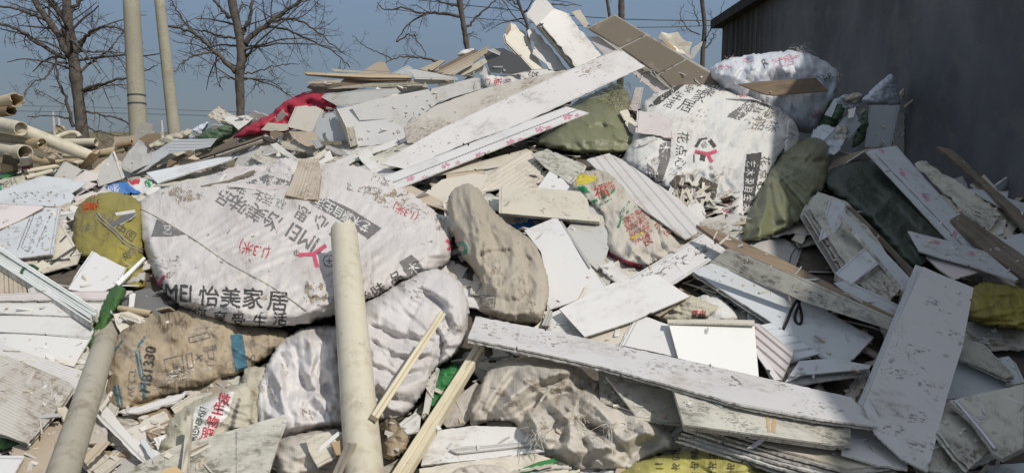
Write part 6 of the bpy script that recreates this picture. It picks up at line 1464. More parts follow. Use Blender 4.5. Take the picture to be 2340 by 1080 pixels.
for k in range(40): x, y = RNG.uniform(0, 125), RNG.uniform(495, 570); stroke(s_, (x, y), (x+4, y-1), 1.5, 'ink_soft', 0, 'pattern_print')
board('ceiling_panel', 'pinkish board with a brown lower edge at the left', [(-20, 466), (95, 470), (101, 473), (40, 506), (-20, 532)], 'white_pink', gap=.02, edge='edge_tan')
board('ribbed_panel', 'brownish ribbed mat at the left edge under the profile bundle', [(-20, 590), (20, 610), (58, 640), (62, 672), (-20, 674)], 'tan_ribbed', ribs=8, ribh=.003)
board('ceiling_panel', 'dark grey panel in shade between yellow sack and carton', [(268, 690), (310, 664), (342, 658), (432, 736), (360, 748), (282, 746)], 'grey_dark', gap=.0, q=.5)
YS = sack('sack', 'olive yellow sack tied at the top with orange string', [(165, 525), (170, 484), (192, 456), (214, 444), (260, 437), (306, 448), (326, 470), (326, 560), (336, 610), (344, 650), (322, 668), (286, 662), (262, 640), (190, 592), (166, 578), (160, 545)], 'sack_yellow', H=.30, fold=.02, crease=.008, face=.3, tie=(213, 475, .16), tfold=.016, tn=14, q=.5)
text(YS, '中国', 288, 530, 26, 32, 'ink', wear=.2); text(YS, '尚品', 245, 500, 16, 15, 'ink_soft', wear=.3); text(YS, '由', 290, 582, 20, -20, 'ink', wear=.2); text(YS, '高', 302, 575, 20, -20, 'ink_soft', wear=.3); text(YS, '化肥', 195, 520, 16, -25, 'ink_soft', wear=.4)
for p in ([(218, 490), (230, 505), (262, 532), (290, 560), (330, 578)], [(222, 487), (236, 502), (266, 528), (294, 555), (330, 571)]):
    P = spline([(*q, 0) for q in p], 20); cord('rope', world(P[:, 0], P[:, 1], YS.Z(P[:, 0], P[:, 1])-.006), None, .005, 'rope', YS.obj)
Vf = []; Ff = []
for k in range(46):
    x, y = RNG.normal(213, 7), RNG.normal(470, 6); a = world(x, y, float(YS.Z(x, y))-.004); th = RNG.uniform(0, 6.28); d = np.array([math.cos(th)*.05, -.03, math.sin(th)*.05])*RNG.uniform(.4, 1)
    v, f = cord(None, [a, a+d*.6, a+d+[0, 0, -.01]], None, .0022, 'red_tie', sides=3); b = sum(map(len, Vf)); Vf.append(v); Ff += [tuple(i+b for i in q) for q in f]
_o = mesh_obj('string_knot', np.concatenate(Vf), Ff, M['red_tie'], YS.obj); _o['kind'] = 'stuff'
board('strip', 'thin white strip lying across the yellow sack toward the big sack', [(262, 486), (308, 479), (310, 485), (266, 492)], 'white', gap=.01)
board('strip', 'dark grey rag-like strip on the yellow sack', [(252, 512), (280, 492), (312, 486), (300, 498), (262, 518)], 'grey_dark', gap=.006)
board('ceiling_panel', 'plain small white sheet leaning on the yellow sack', [(155, 660), (180, 616), (210, 573), (250, 593), (289, 612), (280, 632), (267, 650), (230, 668), (190, 666)], 'white_clean', t=.004, gap=.03, face=.2)
board('stick', 'thin metal bar leaning on the yellow sack', [(264, 646), (328, 586), (333, 590), (272, 652)], 'profile', t=.015, gap=.02)
# white plank slab
rows = [(672, 689, 663, 688), (689, 715, 688, 726), (715, 760, 726, 775), (760, 800, 775, 838)]
xr = [303, 262, 232, 205, 168]
for k, (a0, a1, b0, b1) in enumerate(rows):
    board('wall_panel', ['top', 'second', 'third', 'lowest'][k]+' white plank of the slab under the profile bundle', [(-20, a0+1), (xr[k], b0+1), (xr[k+1], b1-1), (-20, a1-1)], 'white' if k else 'white_pink', gap=.012 if k == 0 else .006, u=0, reg=.9, q=.97)
board('panel_scrap', 'white torn corner sticking out beside the green film', [(296, 668), (310, 670), (306, 700), (294, 702)], 'white', gap=.01)
# profile bundle with tie
PB = bpy.data.objects.new('profile_bundle', None); col.objects.link(PB)
c0, c1 = np.array([-40., 560]), np.array([212., 722]); dd = (c1-c0)/np.hypot(*(c1-c0)); nn_ = np.array([-dd[1], dd[0]])
PB.location = Vector(world(100, 650, 2.9)); tag(PB, 'bundle of white plastic profiles bound with a green tie', 'profile bundle')
offs = [(-13, 9), (-4, 8), (5, 9), (14, 8)]
for k, (of, w) in enumerate(offs):
    e = c1+dd*(k % 2)*6
    board('profile', None, [tuple(c0+nn_*(of-w/2)), tuple(e+nn_*(of-w/2)), tuple(e+nn_*(of+w/2)), tuple(c0+nn_*(of+w/2))], 'profile', t=.03, gap=.02 if k == 0 else 0., parent=PB, ribs=2, ribh=.008, u=0, reg=.5)
_t = on_heap([(48, 634), (50, 620), (58, 610), (72, 606), (88, 615)], .014); cord('tie', spline(_t, 16), None, .007, 'tie_green', PB)
# green film and pipes
sack('green_film', 'dark green plastic film hanging behind the grey pipe', [(236, 692), (256, 652), (284, 654), (291, 670), (252, 730), (222, 790), (196, 832), (172, 840), (196, 790), (214, 745)], 'cloth_leaf', H=.05, fold=.025, fdir=2.1, fscale=12, face=.3, cat='plastic film')
# carton / paper sack
CB = sack('paper_sack', 'grimy brown paper sack with black print lying under the big sack', [(232, 905), (244, 840), (262, 780), (284, 745), (340, 722), (420, 706), (540, 720), (650, 752), (666, 766), (640, 800), (600, 822), (560, 850), (480, 876), (380, 908), (285, 938), (245, 936)], 'sack_brown', H=.15, fold=.014, crease=.009, face=.2, power=.5, cr=(1.5, .008, 1.), q=.5, smooth=1)
patch(CB, [(527, 765), (553, 760), (560, 800), (566, 838), (540, 848), (532, 810)], 'blue_ink', .15)
text(CB, 'MB1330', 338, 842, 34, -82, 'ink', .95, bold=1); text(CB, 'ACCEL', 300, 872, 22, -84, 'ink_soft', .95, wear=.25)
for a, b, w in (((262, 880), (272, 930), 6), ((270, 878), (280, 926), 3), ((310, 800), (330, 910), 5), ((318, 800), (336, 905), 3), ((316, 790), (332, 768), 6), ((262, 800), (280, 776), 5)): stroke(CB, a, b, w, 'blue_ink', .25)
for q_ in ([(375, 820), (415, 810), (422, 846), (382, 856)], [(425, 808), (438, 805), (442, 838), (430, 842)], [(430, 770), (475, 758), (480, 770), (434, 782)], [(474, 800), (486, 796), (490, 816), (478, 820)]):
    for i in range(4): stroke(CB, q_[i], q_[(i+1) % 4], 1.6, 'ink_soft', .1)
text(CB, '✕', 455, 815, 22, 10, 'ink_soft'); text(CB, '◎', 400, 834, 12, 0, 'ink_soft'); text(CB, '防潮', 480, 795, 16, -12, 'ink_soft'); text(CB, 'S', 575, 815, 28, 80, 'ink_soft'); text(CB, '产地', 576, 775, 18, 80, 'ink_soft', wear=.3)
# ---- bottom litter
board('panel_scrap', 'brown splintered board at the bottom left corner', [(20, 1032), (80, 985), (134, 958), (152, 990), (120, 1060), (95, 1095), (40, 1085)], 'tan', jag=1.6)
board('plank', 'dark brown board slipping under the grey pipe', [(110, 1060), (160, 990), (176, 1010), (130, 1090)], 'wood', jag=1.)
board('ceiling_panel', 'white panel at the very bottom left corner', [(-20, 1039), (55, 1040), (24, 1095), (-20, 1095)], 'white_clean', gap=.02)
board('ribbed_panel', 'upper grey striped panel at the left under the slab', [(-20, 776), (100, 818), (204, 852), (190, 880), (166, 908), (60, 864), (-20, 830)], 'lined', gap=.01)
board('strip', 'thin white panel corner below the big striped panel', [(-20, 984), (24, 1004), (-20, 1004)], 'white')
sack('green_film', 'green film scrap at the left edge below the striped panel', [(-20, 1000), (20, 998), (42, 1000), (58, 1012), (30, 1022), (-20, 1032)], 'cloth_leaf', H=.04, cat='plastic film')
board('ribbed_panel', 'big pale finely striped panel at the lower left', [(-20, 800), (60, 830), (158, 872), (168, 882), (140, 925), (62, 1011), (20, 996), (-20, 984)], 'lined_dirty', gap=.02, under=[(3, 5)], ulabel='thin edge below the big finely striped panel', u=1)
for p, m, l in (([(215, 945), (236, 920), (262, 948), (302, 1000), (385, 1042), (392, 1062), (330, 1062), (270, 1000)], 'white', 'long broken white strip beside the grey pipe'),
                ([(226, 934), (254, 892), (258, 896), (232, 940)], 'white_cream', 'thin sliver above the broken white strip'),
                ([(262, 940), (340, 920), (432, 892), (404, 918), (314, 944)], 'white', 'white shard along the lower edge of the paper sack'),
                ([(320, 1010), (330, 1000), (372, 1060), (362, 1068)], 'white_blue', 'bluish white sliver on the broken strip'),
                ([(350, 1000), (385, 990), (392, 1010), (362, 1030)], 'white_clean', 'white crumpled tip beside the fertiliser sack'),
                ([(130, 930), (150, 928), (160, 945), (146, 962)], 'white_cream', 'rounded pale scrap left of the grey pipe'),
                ([(390, 930), (440, 900), (470, 906), (448, 926), (400, 944)], 'cream', 'cream torn board above the fertiliser sack'),
                ([(180, 1040), (240, 1000), (252, 1010), (200, 1064)], 'tan', 'tan board right of the grey pipe at the bottom'),
                ([(210, 1070), (262, 1030), (280, 1050), (230, 1092)], 'cream', 'lower cream board right of the grey pipe at the bottom')):
    board('panel_scrap', l, p, m, jag=1.2, gap=.02, jit=.15)
tube('pipe', 'short half pipe lying right of the green film', (272, 704), (346, 716), 15, 14, 'pipe_tan'); board('strip', 'white channel piece under the short half pipe', [(276, 712), (330, 730), (334, 738), (322, 740), (272, 722)], 'white_cream')
PG = tube('pipe', 'thick grey dirty pipe standing at the lower left', (256, 735), (128, 1130), 46, 74, 'pipe_grey', jag=.008, persp=True)
FS = sack('sack', 'fertiliser sack with red characters at the bottom left', [(352, 1050), (372, 990), (396, 944), (430, 920), (510, 890), (560, 868), (580, 900), (575, 980), (520, 1010), (440, 1050)], 'sack_tan', H=.10, fold=.018, face=.2, smooth=1)
patch(FS, [(428, 1000), (446, 930), (526, 892), (536, 896), (522, 950), (470, 1000), (420, 1034)], 'white_ink', .08)
for c_, x, y in (('微', 512, 910), ('生', 500, 932), ('物', 487, 962), ('肥', 474, 990), ('料', 462, 1014)): text(FS, c_, x, y, 29, 12, 'red_ink', wear=0, extra=.003, bold=1)
text(FS, 'LISHENGWU', 452, 972, 21, 107, 'dkgreen_ink', .75, wear=.05, extra=.003); text(FS, '农用', 428, 948, 12, 105, 'ink_soft', extra=.003)
for k in range(5): text(FS, '净含量有机质', 540-k*3, 930+k*13, 8, -70, 'ink_soft', wear=.2, extra=.003)
sack('sack', 'beige sack flap standing left of the draped white sack', [(553, 842), (580, 836), (610, 838), (630, 880), (610, 930), (604, 985), (566, 975), (556, 920)], 'sack_tan', H=.07, fold=.03, face=.4)
s_ = sack('sack', 'grey sack at the bottom under the draped white sack', [(612, 1010), (700, 985), (790, 978), (812, 1060), (760, 1100), (640, 1100)], 'sack_grey', H=.12, fold=.03, fdir=0.)
DW = sack('sack', 'draped empty white sack left of the cream pipe', [(588, 880), (610, 830), (644, 774), (690, 748), (740, 742), (800, 745), (860, 800), (860, 900), (830, 985), (770, 972), (700, 990), (650, 1022), (616, 1010), (582, 960)], 'sack_lilac', H=.11, folds=FOLD_DW, fold=.03, crease=.012, fdir=1.2, fscale=8, face=.25, q=.6, crump=.75, ex=(.16, .06), core=.7, sag=.0003)
RW = sack('sack', 'full lilac-white sack right of the cream pipe', [(760, 760), (830, 690), (900, 650), (960, 617), (1005, 612), (1048, 640), (1073, 690), (1068, 770), (1034, 820), (992, 842), (974, 890), (930, 950), (880, 968), (810, 950), (770, 880)], 'sack_lilac', H=.26, folds=FOLD_RW, fold=.03, crease=.008, fdir=.5, fscale=8, face=.25, q=.6, crump=.6, ex=(.12, .05), core=.9, tie=(1000, 790, .2), tfold=.015, tn=9)
board('panel_scrap', 'small cream board end below the draped white sack', [(695, 996), (752, 986), (764, 1000), (790, 1032), (726, 1066), (706, 1030)], 'white_cream', gap=.02, jag=.6)
board('panel_scrap', 'tan piece tucked beside the small cream board end', [(756, 1010), (800, 1000), (800, 1040), (770, 1040)], 'cardboard', gap=.01)
s_ = board('ceiling_panel', 'dirty white panel at the bottom centre left', [(240, 1100), (400, 1018), (520, 985), (650, 946), (658, 958), (636, 1010), (610, 1095)], 'white_mould', gap=.03, under=[(-2, 6)], ulabel='thin edge under the dirty white panel at the bottom', bow=1e-6, jag=1e-6)
stroke(s_, (540, 985), (540, 1085), 2, 'ink_soft', .3)
board('stick', 'thin white stick upright at the bottom left', [(427, 950), (438, 948), (425, 1095), (412, 1095)], 'wood_white', t=.02, gap=.04)
board('block', 'tan round sponge at the bottom edge', [(370, 1074), (400, 1062), (420, 1078), (410, 1100), (366, 1100)], 'foam_tan', t=.06)
sack('foam_chunk', 'crumbly tan foam chunk right of the cream pipe', [(862, 968), (888, 946), (912, 966), (934, 990), (936, 1012), (908, 1052), (868, 1048)], 'sack_brown', H=.10, crease=.03, fold=.03, cat='foam', rag=3)
board('panel_scrap', 'white triangular board behind the leaning stick', [(912, 968), (950, 940), (962, 952), (958, 985), (930, 990)], 'white', gap=.01)
sack('sack', 'bright green sack corner behind the leaning stick', [(960, 945), (966, 900), (990, 850), (1040, 826), (1060, 850), (1030, 900), (1006, 936)], 'cloth_green', H=.08, fold=.02)
board('strip', 'white band over the green sack corner', [(982, 888), (994, 884), (1030, 900), (1026, 908)], 'white_cream'); board('strip', 'beige strip down the left of the green sack corner', [(966, 945), (978, 870), (998, 838), (1004, 842), (978, 945)], 'white_dirty')
board('panel_scrap', 'striped grey panel end between the leaning stick and crumpled sack', [(998, 952), (1040, 910), (1088, 872), (1112, 890), (1090, 940), (1058, 968), (1020, 974)], 'lined_dirty', gap=.01)
# big sack
BS = sack('sack', 'huge white sack with black and red print in the middle of the heap', [(310, 480), (330, 450), (380, 425), (450, 408), (540, 385), (640, 368), (740, 366), (830, 382), (900, 415), (965, 455), (1018, 505), (1036, 550), (1030, 598), (985, 622), (940, 640), (875, 672), (800, 706), (735, 733), (650, 750), (565, 748), (500, 738), (440, 715), (385, 684), (352, 642), (334, 600), (322, 540)], 'sack_white', H=.44, folds=FOLD_BS, fold=.014, crease=.004, fdir=-.6, fscale=6, face=.25, q=.35, power=.62, crump=.55, ex=(.07, .03), core=.92)
text(BS, 'IMEI', 402, 668, 56, 3, 'ink', .78, wear=.1, bold=1)
for c_, x, y in (('怡', 478, 675), ('美', 528, 678), ('家', 579, 680), ('居', 635, 687)): text(BS, c_, x, y, 50, 4, 'ink', wear=.1, bold=1)
for c_, x, y in (('您', 455, 718), ('享', 502, 726), ('受', 545, 731), ('生', 594, 732), ('活', 640, 728)): text(BS, c_, x, y, 34, 4, 'ink', wear=.12, bold=1)
for a, b in (((350, 632), (362, 652)), ((362, 652), (376, 628))): stroke(BS, a, b, 7, 'pink_ink')
stroke(BS, (346, 650), (354, 634), 8, 'ink'); text(BS, '®', 386, 628, 18, 0, 'ink')
patch(BS, [(359, 500), (424, 535), (390, 540), (345, 540)], 'ink_soft', .12); text(BS, '艺', 383, 524, 24, 5, 'white_ink', extra=.004)
for c_, x, y, s in (('品', 513, 452, 40), ('味', 546, 467, 42), ('美', 584, 487, 44), ('怡', 622, 506, 42)): text(BS, c_, x, y, s, 212, 'ink_soft', wear=.22, shear=.2, bold=1)
for c_, x, y in (('来', 552, 433), ('生', 590, 448), ('活', 612, 456), ('享', 640, 465)): text(BS, c_, x, y, 26, 208, 'ink_soft', wear=.25)
for c_, x, y in (('思', 690, 488), ('心', 732, 508), ('点', 772, 532)): text(BS, c_, x, y, 36, 212, 'ink_soft', wear=.18, bold=1)
text(BS, 'IMEI', 690, 542, 52, 212, 'ink_soft', .85, wear=.16, bold=1)
patch(BS, [(705, 462), (748, 452), (800, 476), (872, 521), (842, 545), (780, 505)], 'ink_soft', .1)
for k, c_ in enumerate('艺木源自生活'): text(BS, c_, 834-k*20.5, 517-k*10.8, 27, 209, 'white_ink', .9, wear=0, extra=.004, bold=1)
text(BS, '(1.3米)', 580, 570, 34, 196, 'red_ink', .75); text(BS, '(1.3米)', 926, 483, 26, 206, 'red_ink', .85, wear=.05)
for a, b in (((682, 582), (717, 580)), ((717, 580), (745, 560)), ((717, 580), (725, 610))): stroke(BS, a, b, 9, 'pink_ink', .04)
text(BS, '®', 678, 577, 18, 30, 'ink'); text(BS, '⊕', 752, 595, 20, 0, 'ink')
patch(BS, [(913, 598), (940, 581), (956, 595), (968, 614), (938, 640), (926, 620)], 'ink_soft', .08); text(BS, '木', 944, 612, 28, -38, 'white_ink', extra=.004, wear=0)
text(BS, '品', 906, 634, 32, -30, 'ink'); text(BS, '味', 866, 660, 34, -30, 'ink'); text(BS, '怡', 838, 676, 26, -30, 'ink', wear=.2)
for q_ in ([(850, 440), (900, 430), (940, 460), (900, 475), (860, 462)], [(640, 378), (720, 372), (760, 396), (690, 410), (640, 400)], [(360, 440), (420, 424), (470, 450), (400, 470)], [(700, 640), (760, 650), (740, 700), (690, 690)], [(330, 600), (360, 620), (380, 670), (350, 650)]): patch(BS, q_, 'mud', .50, 'mud_stain', 1.6, -.001)
for k in range(46):
    x, y = RNG.uniform(340, 1000), RNG.uniform(400, 700); stroke(BS, (x, y), (x+RNG.normal(0, 9), y+RNG.normal(0, 4)), RNG.uniform(1.4, 4), 'mud' if k % 2 else 'ink_soft', .42, 'scuff_mark')
tuft(BS, 650, 382, 40, 14, .05); tuft(BS, 1022, 520, 16, 6, .05)
for p in ((1000, 500), (1006, 520)): text(BS, '家', *p, 20, 60, 'ink_soft', wear=.3)
stroke(BS, (1020, 548), (1034, 560), 8, 'pink_ink'); stroke(BS, (1024, 572), (1032, 558), 7, 'pink_ink')
patch(BS, [(560, 418), (610, 398), (680, 420), (640, 436)], 'ink_soft', .38); text(BS, '花点心思', 830, 432, 20, 190, 'ink_soft', wear=.4); text(BS, '家居', 870, 410, 24, 200, 'ink_soft', wear=.45)
_p = spline([(316, 475, 0), (360, 497, 0), (440, 545, 0), (520, 600, 0), (620, 655, 0), (700, 710, 0)], 40); cord('seam', world(_p[:, 0], _p[:, 1], BS.Z(_p[:, 0], _p[:, 1])-.001), None, .0028, 'rope', BS.obj)
# litter lying on the big sack
for p, m, l in (([(350, 425), (420, 412), (470, 402), (470, 412), (400, 424)], 'white_cream', 'pale strip on the upper left of the big sack'),
                ([(458, 424), (520, 412), (582, 388), (584, 393), (520, 420), (470, 430)], 'wood_grey', 'thin dark curved strip on the big sack'),
                ([(495, 395), (540, 378), (612, 380), (600, 392), (530, 405)], 'white_pink', 'pinkish panel shard on top of the big sack'),
                ([(517, 424), (560, 418), (660, 424), (658, 436), (560, 430)], 'white_pink', 'long thin pale strip on top of the big sack'),
                ([(430, 400), (480, 388), (505, 392), (460, 408)], 'white_cream', 'cream scrap above the thin curved strip'),
                ([(500, 412), (514, 396), (518, 398), (506, 414)], 'white_clean', 'tiny white sliver on the big sack')):
    board('panel_scrap', l, p, m, gap=.01, q=.7, jag=.8)
fill(36, [(590, 312), (700, 306), (850, 350), (850, 386), (740, 380), (600, 372)], 35, 95, ['white', 'white_cream', 'white', 'white_dirty', 'grey', 'white_dirty', 'tan'], 'among the splinters just above the big sack', 'splinters above the big sack', asp=(.12, .38), jit=.3, ang=(.15, .6))
for p, m, l in (([(640, 325), (700, 320), (722, 345), (712, 352), (650, 338)], 'cream', 'cream board shard atop the splinters'), ([(617, 330), (632, 326), (680, 362), (668, 368)], 'white', 'white stick-like strip across the splinters'), ([(660, 300), (720, 302), (735, 330), (712, 340), (668, 318)], 'tan', 'tan ribbed fragments below the stained board'),
                ([(712, 362), (742, 340), (748, 346), (722, 368)], 'white_cream', 'cream block-like strip above the honeycomb scrap'), ([(708, 320), (730, 318), (740, 336), (722, 340)], 'white_blue', 'bluish fragment right of the tan fragments')):
    board('panel_scrap', l, p, m, gap=.02, jag=.8)
sack('fibre_clump', 'tuft of grey frayed film on the big sack', [(612, 386), (640, 360), (676, 366), (690, 384), (672, 408), (640, 404), (618, 400)], 'sack_white', H=.05, crease=.03, fold=.03, cat='plastic film', rag=3)
s_ = board('ribbed_panel', 'tan ribbed board scrap with a honeycomb end lying on the big sack', [(652, 446), (668, 412), (684, 364), (728, 362), (734, 400), (726, 457), (690, 455)], 'tan_ribbed', ribs=9, ribh=.003, gap=.03, edge='edge_tan', face=.1, u=1, t=.018, bow=1e-6, jag=1e-6)
board('strip', 'white torn sliver standing on the lettering of the big sack', [(622, 500), (632, 495), (640, 520), (632, 530)], 'white_pink', gap=.01)
# beige upright sack
ES = sack('sack', 'slumped beige sack standing upright at the centre', [(1020, 455), (1040, 428), (1070, 418), (1096, 430), (1112, 462), (1150, 505), (1200, 535), (1228, 565), (1248, 615), (1257, 665), (1240, 740), (1200, 744), (1110, 722), (1086, 694), (1100, 645), (1078, 612), (1046, 572), (1030, 520)], 'sack_beige', H=.19, folds=FOLD_ES, fold=.02, crease=.010, fdir=1.2, fscale=5, face=.35, q=.6, gap=.02, crump=.55, ex=(.06, .03), core=.85)
_c = 14
for k in range(20):
    a = k/20*2*math.pi; stroke(ES, (1054+7*math.cos(a), 568+8*math.sin(a)), (1054+13*math.cos(a), 568+15*math.sin(a)), 2, 'teal', .2, 'logo_print')
for k in range(24):
    a = k/24*2*math.pi; stroke(ES, (1054+14*math.cos(a), 568+16*math.sin(a)), (1054+14*math.cos(a+.27), 568+16*math.sin(a+.27)), 1.8, 'teal', .1, 'logo_print')
text(ES, '品质', 1112, 688, 18, 8, 'ink_soft', wear=.2); 
for i in range(4): q_ = [(1094, 674), (1132, 676), (1130, 702), (1102, 700)]; stroke(ES, q_[i], q_[(i+1) % 4], 1.6, 'ink_soft', .15)

# ---- lower right: crumpled sack, board bundle
board('ceiling_panel', 'white grooved board end at the bottom centre', [(962, 1062), (978, 985), (1080, 972), (1210, 976), (1246, 1030), (1100, 1048)], 'white', gap=.01, under=[(4, 8)], ulabel='board edge beneath the white grooved board at the bottom')
board('strip', 'thin raised strip on the white grooved board', [(1026, 1026), (1040, 1020), (1200, 1008), (1220, 1016), (1044, 1034)], 'white', gap=.01)
board('ceiling_panel', 'cream lower board at the very bottom centre', [(958, 1070), (1100, 1052), (1226, 1038), (1300, 1062), (1296, 1100), (960, 1100)], 'white_cream', gap=.02)
sack('sack', 'grey rounded sack lump at the bottom edge', [(1010, 1090), (1050, 1066), (1110, 1058), (1160, 1066), (1186, 1100), (1010, 1105)], 'sack_grey', H=.06)
board('strip', 'bright green strip at the bottom centre', [(1180, 1074), (1230, 1054), (1274, 1044), (1276, 1052), (1236, 1066), (1190, 1084)], 'cloth_green', edge='cloth_green', gap=.02)
fill(12, [(1200, 1055), (1310, 1050), (1300, 1090), (1200, 1090)], 60, 110, ['white', 'white_cream', 'grey'], 'stacked beside the bright green strip', 'edges beside the green strip', asp=(.06, .12), ang=(-.25, .06), jit=.1)
CS = sack('sack', 'crumpled empty grey-white sack under the long board', [(1066, 950), (1084, 902), (1118, 838), (1180, 812), (1270, 818), (1345, 848), (1378, 915), (1440, 928), (1502, 958), (1545, 1008), (1566, 1028), (1500, 1040), (1424, 1076), (1360, 1078), (1310, 1072), (1225, 1034), (1196, 994), (1170, 962), (1112, 962), (1080, 978)], 'sack_pale', H=.13, folds=FOLD_CS, fold=.03, crease=.012, fdir=.55, fscale=7, face=.3, q=.65, smooth=1, crump=.7, ex=(.12, .05), core=.7, sag=.0002)
for _x, _y in ((1232, 1000), (1320, 958), (1396, 972), (1220, 985)): tuft(CS, _x, _y, 26, 7, .045)
sack('paper_scrap', 'white paper scrap beside the lemon yellow sack', [(1300, 1082), (1380, 1076), (1450, 1046), (1444, 1100), (1310, 1100)], 'sack_white2', H=.02, cat='paper')
LS = sack('sack', 'lemon yellow sack with black characters at the bottom edge', [(1380, 1110), (1404, 1080), (1460, 1048), (1560, 1028), (1640, 1022), (1705, 1030), (1764, 1056), (1810, 1110)], 'sack_lemon', H=.14, fold=.012, crease=.006, face=.2)
for j, row in enumerate(('富繁育甘', '年年年年', '川州肥利')):
    for i, c_ in enumerate(row): text(LS, c_, 1545+i*42, 1036+j*24+abs(i-1.5)*3, 19, 2, 'ink', 1.15, wear=.05)
text(LS, '二', 1506, 1052, 20, 0, 'ink'); text(LS, '一', 1508, 1068, 20, 0, 'ink')
for q_ in ([(1710, 1046), (1742, 1056), (1752, 1078), (1720, 1072)],):
    for i in range(4): stroke(LS, q_[i], q_[(i+1) % 4], 1.8, 'ink', .05)
text(LS, '♻', 1722, 1062, 14, 15, 'ink', wear=0); text(LS, '品', 1742, 1068, 11, 15, 'ink', wear=0)
# pack of thin boards
for k in range(6):
    o_ = 11*(5-k)
    board('ceiling_panel', ['lowest', 'second lowest', 'third lowest', 'third highest', 'second highest', 'highest'][k]+' thin board fanned out under the strapped pack', [(1555+k*4-o_*.2, 962+o_*.8), (1740, 985+o_), (1935, 1012+o_), (2070-k*8, 1060+o_*.75), (1990-k*10, 1070+o_), (1780, 1025+o_)], ['white_blue', 'white', 'white', 'cream', 'white_dirty', 'wood_white'][k], gap=.012, jag=.5, reg=.6)
board('ceiling_panel', 'white sunlit board end at the right of the strapped pack', [(1922, 968), (2008, 980), (2076, 1036), (2074, 1072), (2000, 1060), (1924, 1036)], 'white_clean', gap=.02, jag=.6)
board('ceiling_panel', 'yellowed left board of the strapped pack', [(1367, 840), (1460, 858), (1540, 880), (1470, 960), (1440, 936), (1372, 916)], 'white_mould', gap=.02)
board('ceiling_panel', 'middle board of the strapped pack with a dark slanting edge', [(1385, 860), (1535, 884), (1556, 972), (1460, 958), (1420, 905)], 'white_mould', gap=.016)
GB = s_ = board('ceiling_panel', 'mould-flecked main board of the strapped pack', [(1535, 874), (1720, 915), (1900, 955), (1944, 978), (1944, 1012), (1900, 1014), (1740, 992), (1562, 968)], 'white_mould', gap=.02, under=[(0, 9), (0, 5)], ulabel='board right under the mould-flecked one', bow=1e-6, jag=1e-6)
patch(s_, [(1750, 945), (1758, 943), (1760, 985), (1754, 985)], 'foam_tan', .2, 'rust_stain'); patch(s_, [(1766, 942), (1775, 944), (1772, 988), (1764, 986)], 'foam_tan', .15, 'rust_stain')
P_ = on_heap([(1722, 912), (1732, 945), (1748, 975), (1750, 990), (1738, 1006), (1712, 1024)], .012)
def ribbon(P, wv, th=.0015):
    P = spline(P, 20); V = []; Fc = []
    for p in P: V += [p-wv, p+wv]
    for i in range(len(P)-1): Fc.append((2*i, 2*i+1, 2*i+3, 2*i+2))
    return V, Fc
_wv = (world(1735, 950, 2.6)-world(1725, 950, 2.6))*.75
V_, F_ = ribbon(P_, _wv); o_ = mesh_obj('plastic_strap', V_, F_, M['strap'], None, True); tag(o_, 'pale plastic strap round the pack of boards', 'strap'); md = o_.modifiers.new('solid', 'SOLIDIFY'); md.thickness = .002
LB = board('ceiling_panel', 'very long scuffed board across the lower right', [(1087, 722), (1250, 753), (1400, 785), (1650, 841), (1900, 897), (1946, 907), (1980, 945), (2006, 973), (1850, 953), (1700, 925), (1370, 835), (1220, 803), (1069, 772)], 'white_scuff', gap=.015, q=.955, reg=.4, under=[(0, 7)], ulabel='thin second board pressed under the very long scuffed one', u=8)
# right side big board
for k, (dx, dy) in enumerate(((-16, -6), (-10, -4), (-5, -2))):
    board('ceiling_panel', ['lowest', 'middle', 'upper'][k]+' edge under the big scuffed board on the right', [(2108+dx, 610+dy), (2224+dx, 657+dy), (2120+dx, 1070+dy), (2060+dx, 1040+dy), (1975+dx, 930+dy)], 'white_blue', gap=.014, reg=.5)
# bound slabs bottom right
board('ceiling_panel', 'lowest slab of the tied slabs at the bottom right', [(2130, 1000), (2160, 985), (2218, 1066), (2192, 1085), (2112, 1072)], 'white_mould', gap=.01, jag=1)
board('ceiling_panel', 'white board edge at the bottom right corner', [(2254, 1062), (2350, 1056), (2350, 1100), (2258, 1100)], 'white_blue', gap=.02)
board('ceiling_panel', 'cracked narrow slab of the tied slabs at the bottom right', [(2144, 985), (2160, 915), (2182, 912), (2230, 965), (2270, 1020), (2216, 1068), (2180, 1030)], 'white_mould', gap=.02, jag=1.2, under=[(-6, 8)], ulabel='slab edge under the cracked narrow slab')
board('ceiling_panel', 'broad top slab of the tied slabs at the bottom right', [(2172, 914), (2260, 894), (2350, 874), (2350, 1016), (2292, 1044), (2270, 1030), (2220, 960)], 'white_mould', gap=.03, under=[(2, 8)], ulabel='thick edge under the broad top slab')
_wv = (world(2290, 1000, 2.3)-world(2282, 1000, 2.3))*.6
for P_, l in ((on_heap([(2185, 915), (2215, 950), (2250, 992), (2274, 1024)], .012), 'pale cord stretched over the cracked slab edge'), (on_heap([(2274, 1022), (2282, 1045), (2278, 1068), (2276, 1085)], .02), 'hanging end of the tied cord at the bottom right')):
    V_, F_ = ribbon(P_, _wv); o_ = mesh_obj('tied_cord', V_, F_, M['strap'], None, True); tag(o_, l, 'cord'); md = o_.modifiers.new('solid', 'SOLIDIFY'); md.thickness = .003
board('stick', 'thin pale stick crossing under the tied slabs', [(2230, 1084), (2256, 1058), (2262, 1062), (2240, 1090)], 'wood_white', t=.015, gap=.02)
RB = board('ceiling_panel', 'big scuffed white board slanting down the right side', [(2110, 609), (2160, 632), (2225, 657), (2200, 790), (2166, 900), (2120, 1077), (2062, 1048), (2000, 990), (1974, 928), (2040, 760)], 'white_scuff', gap=.03, u=5, reg=.5)
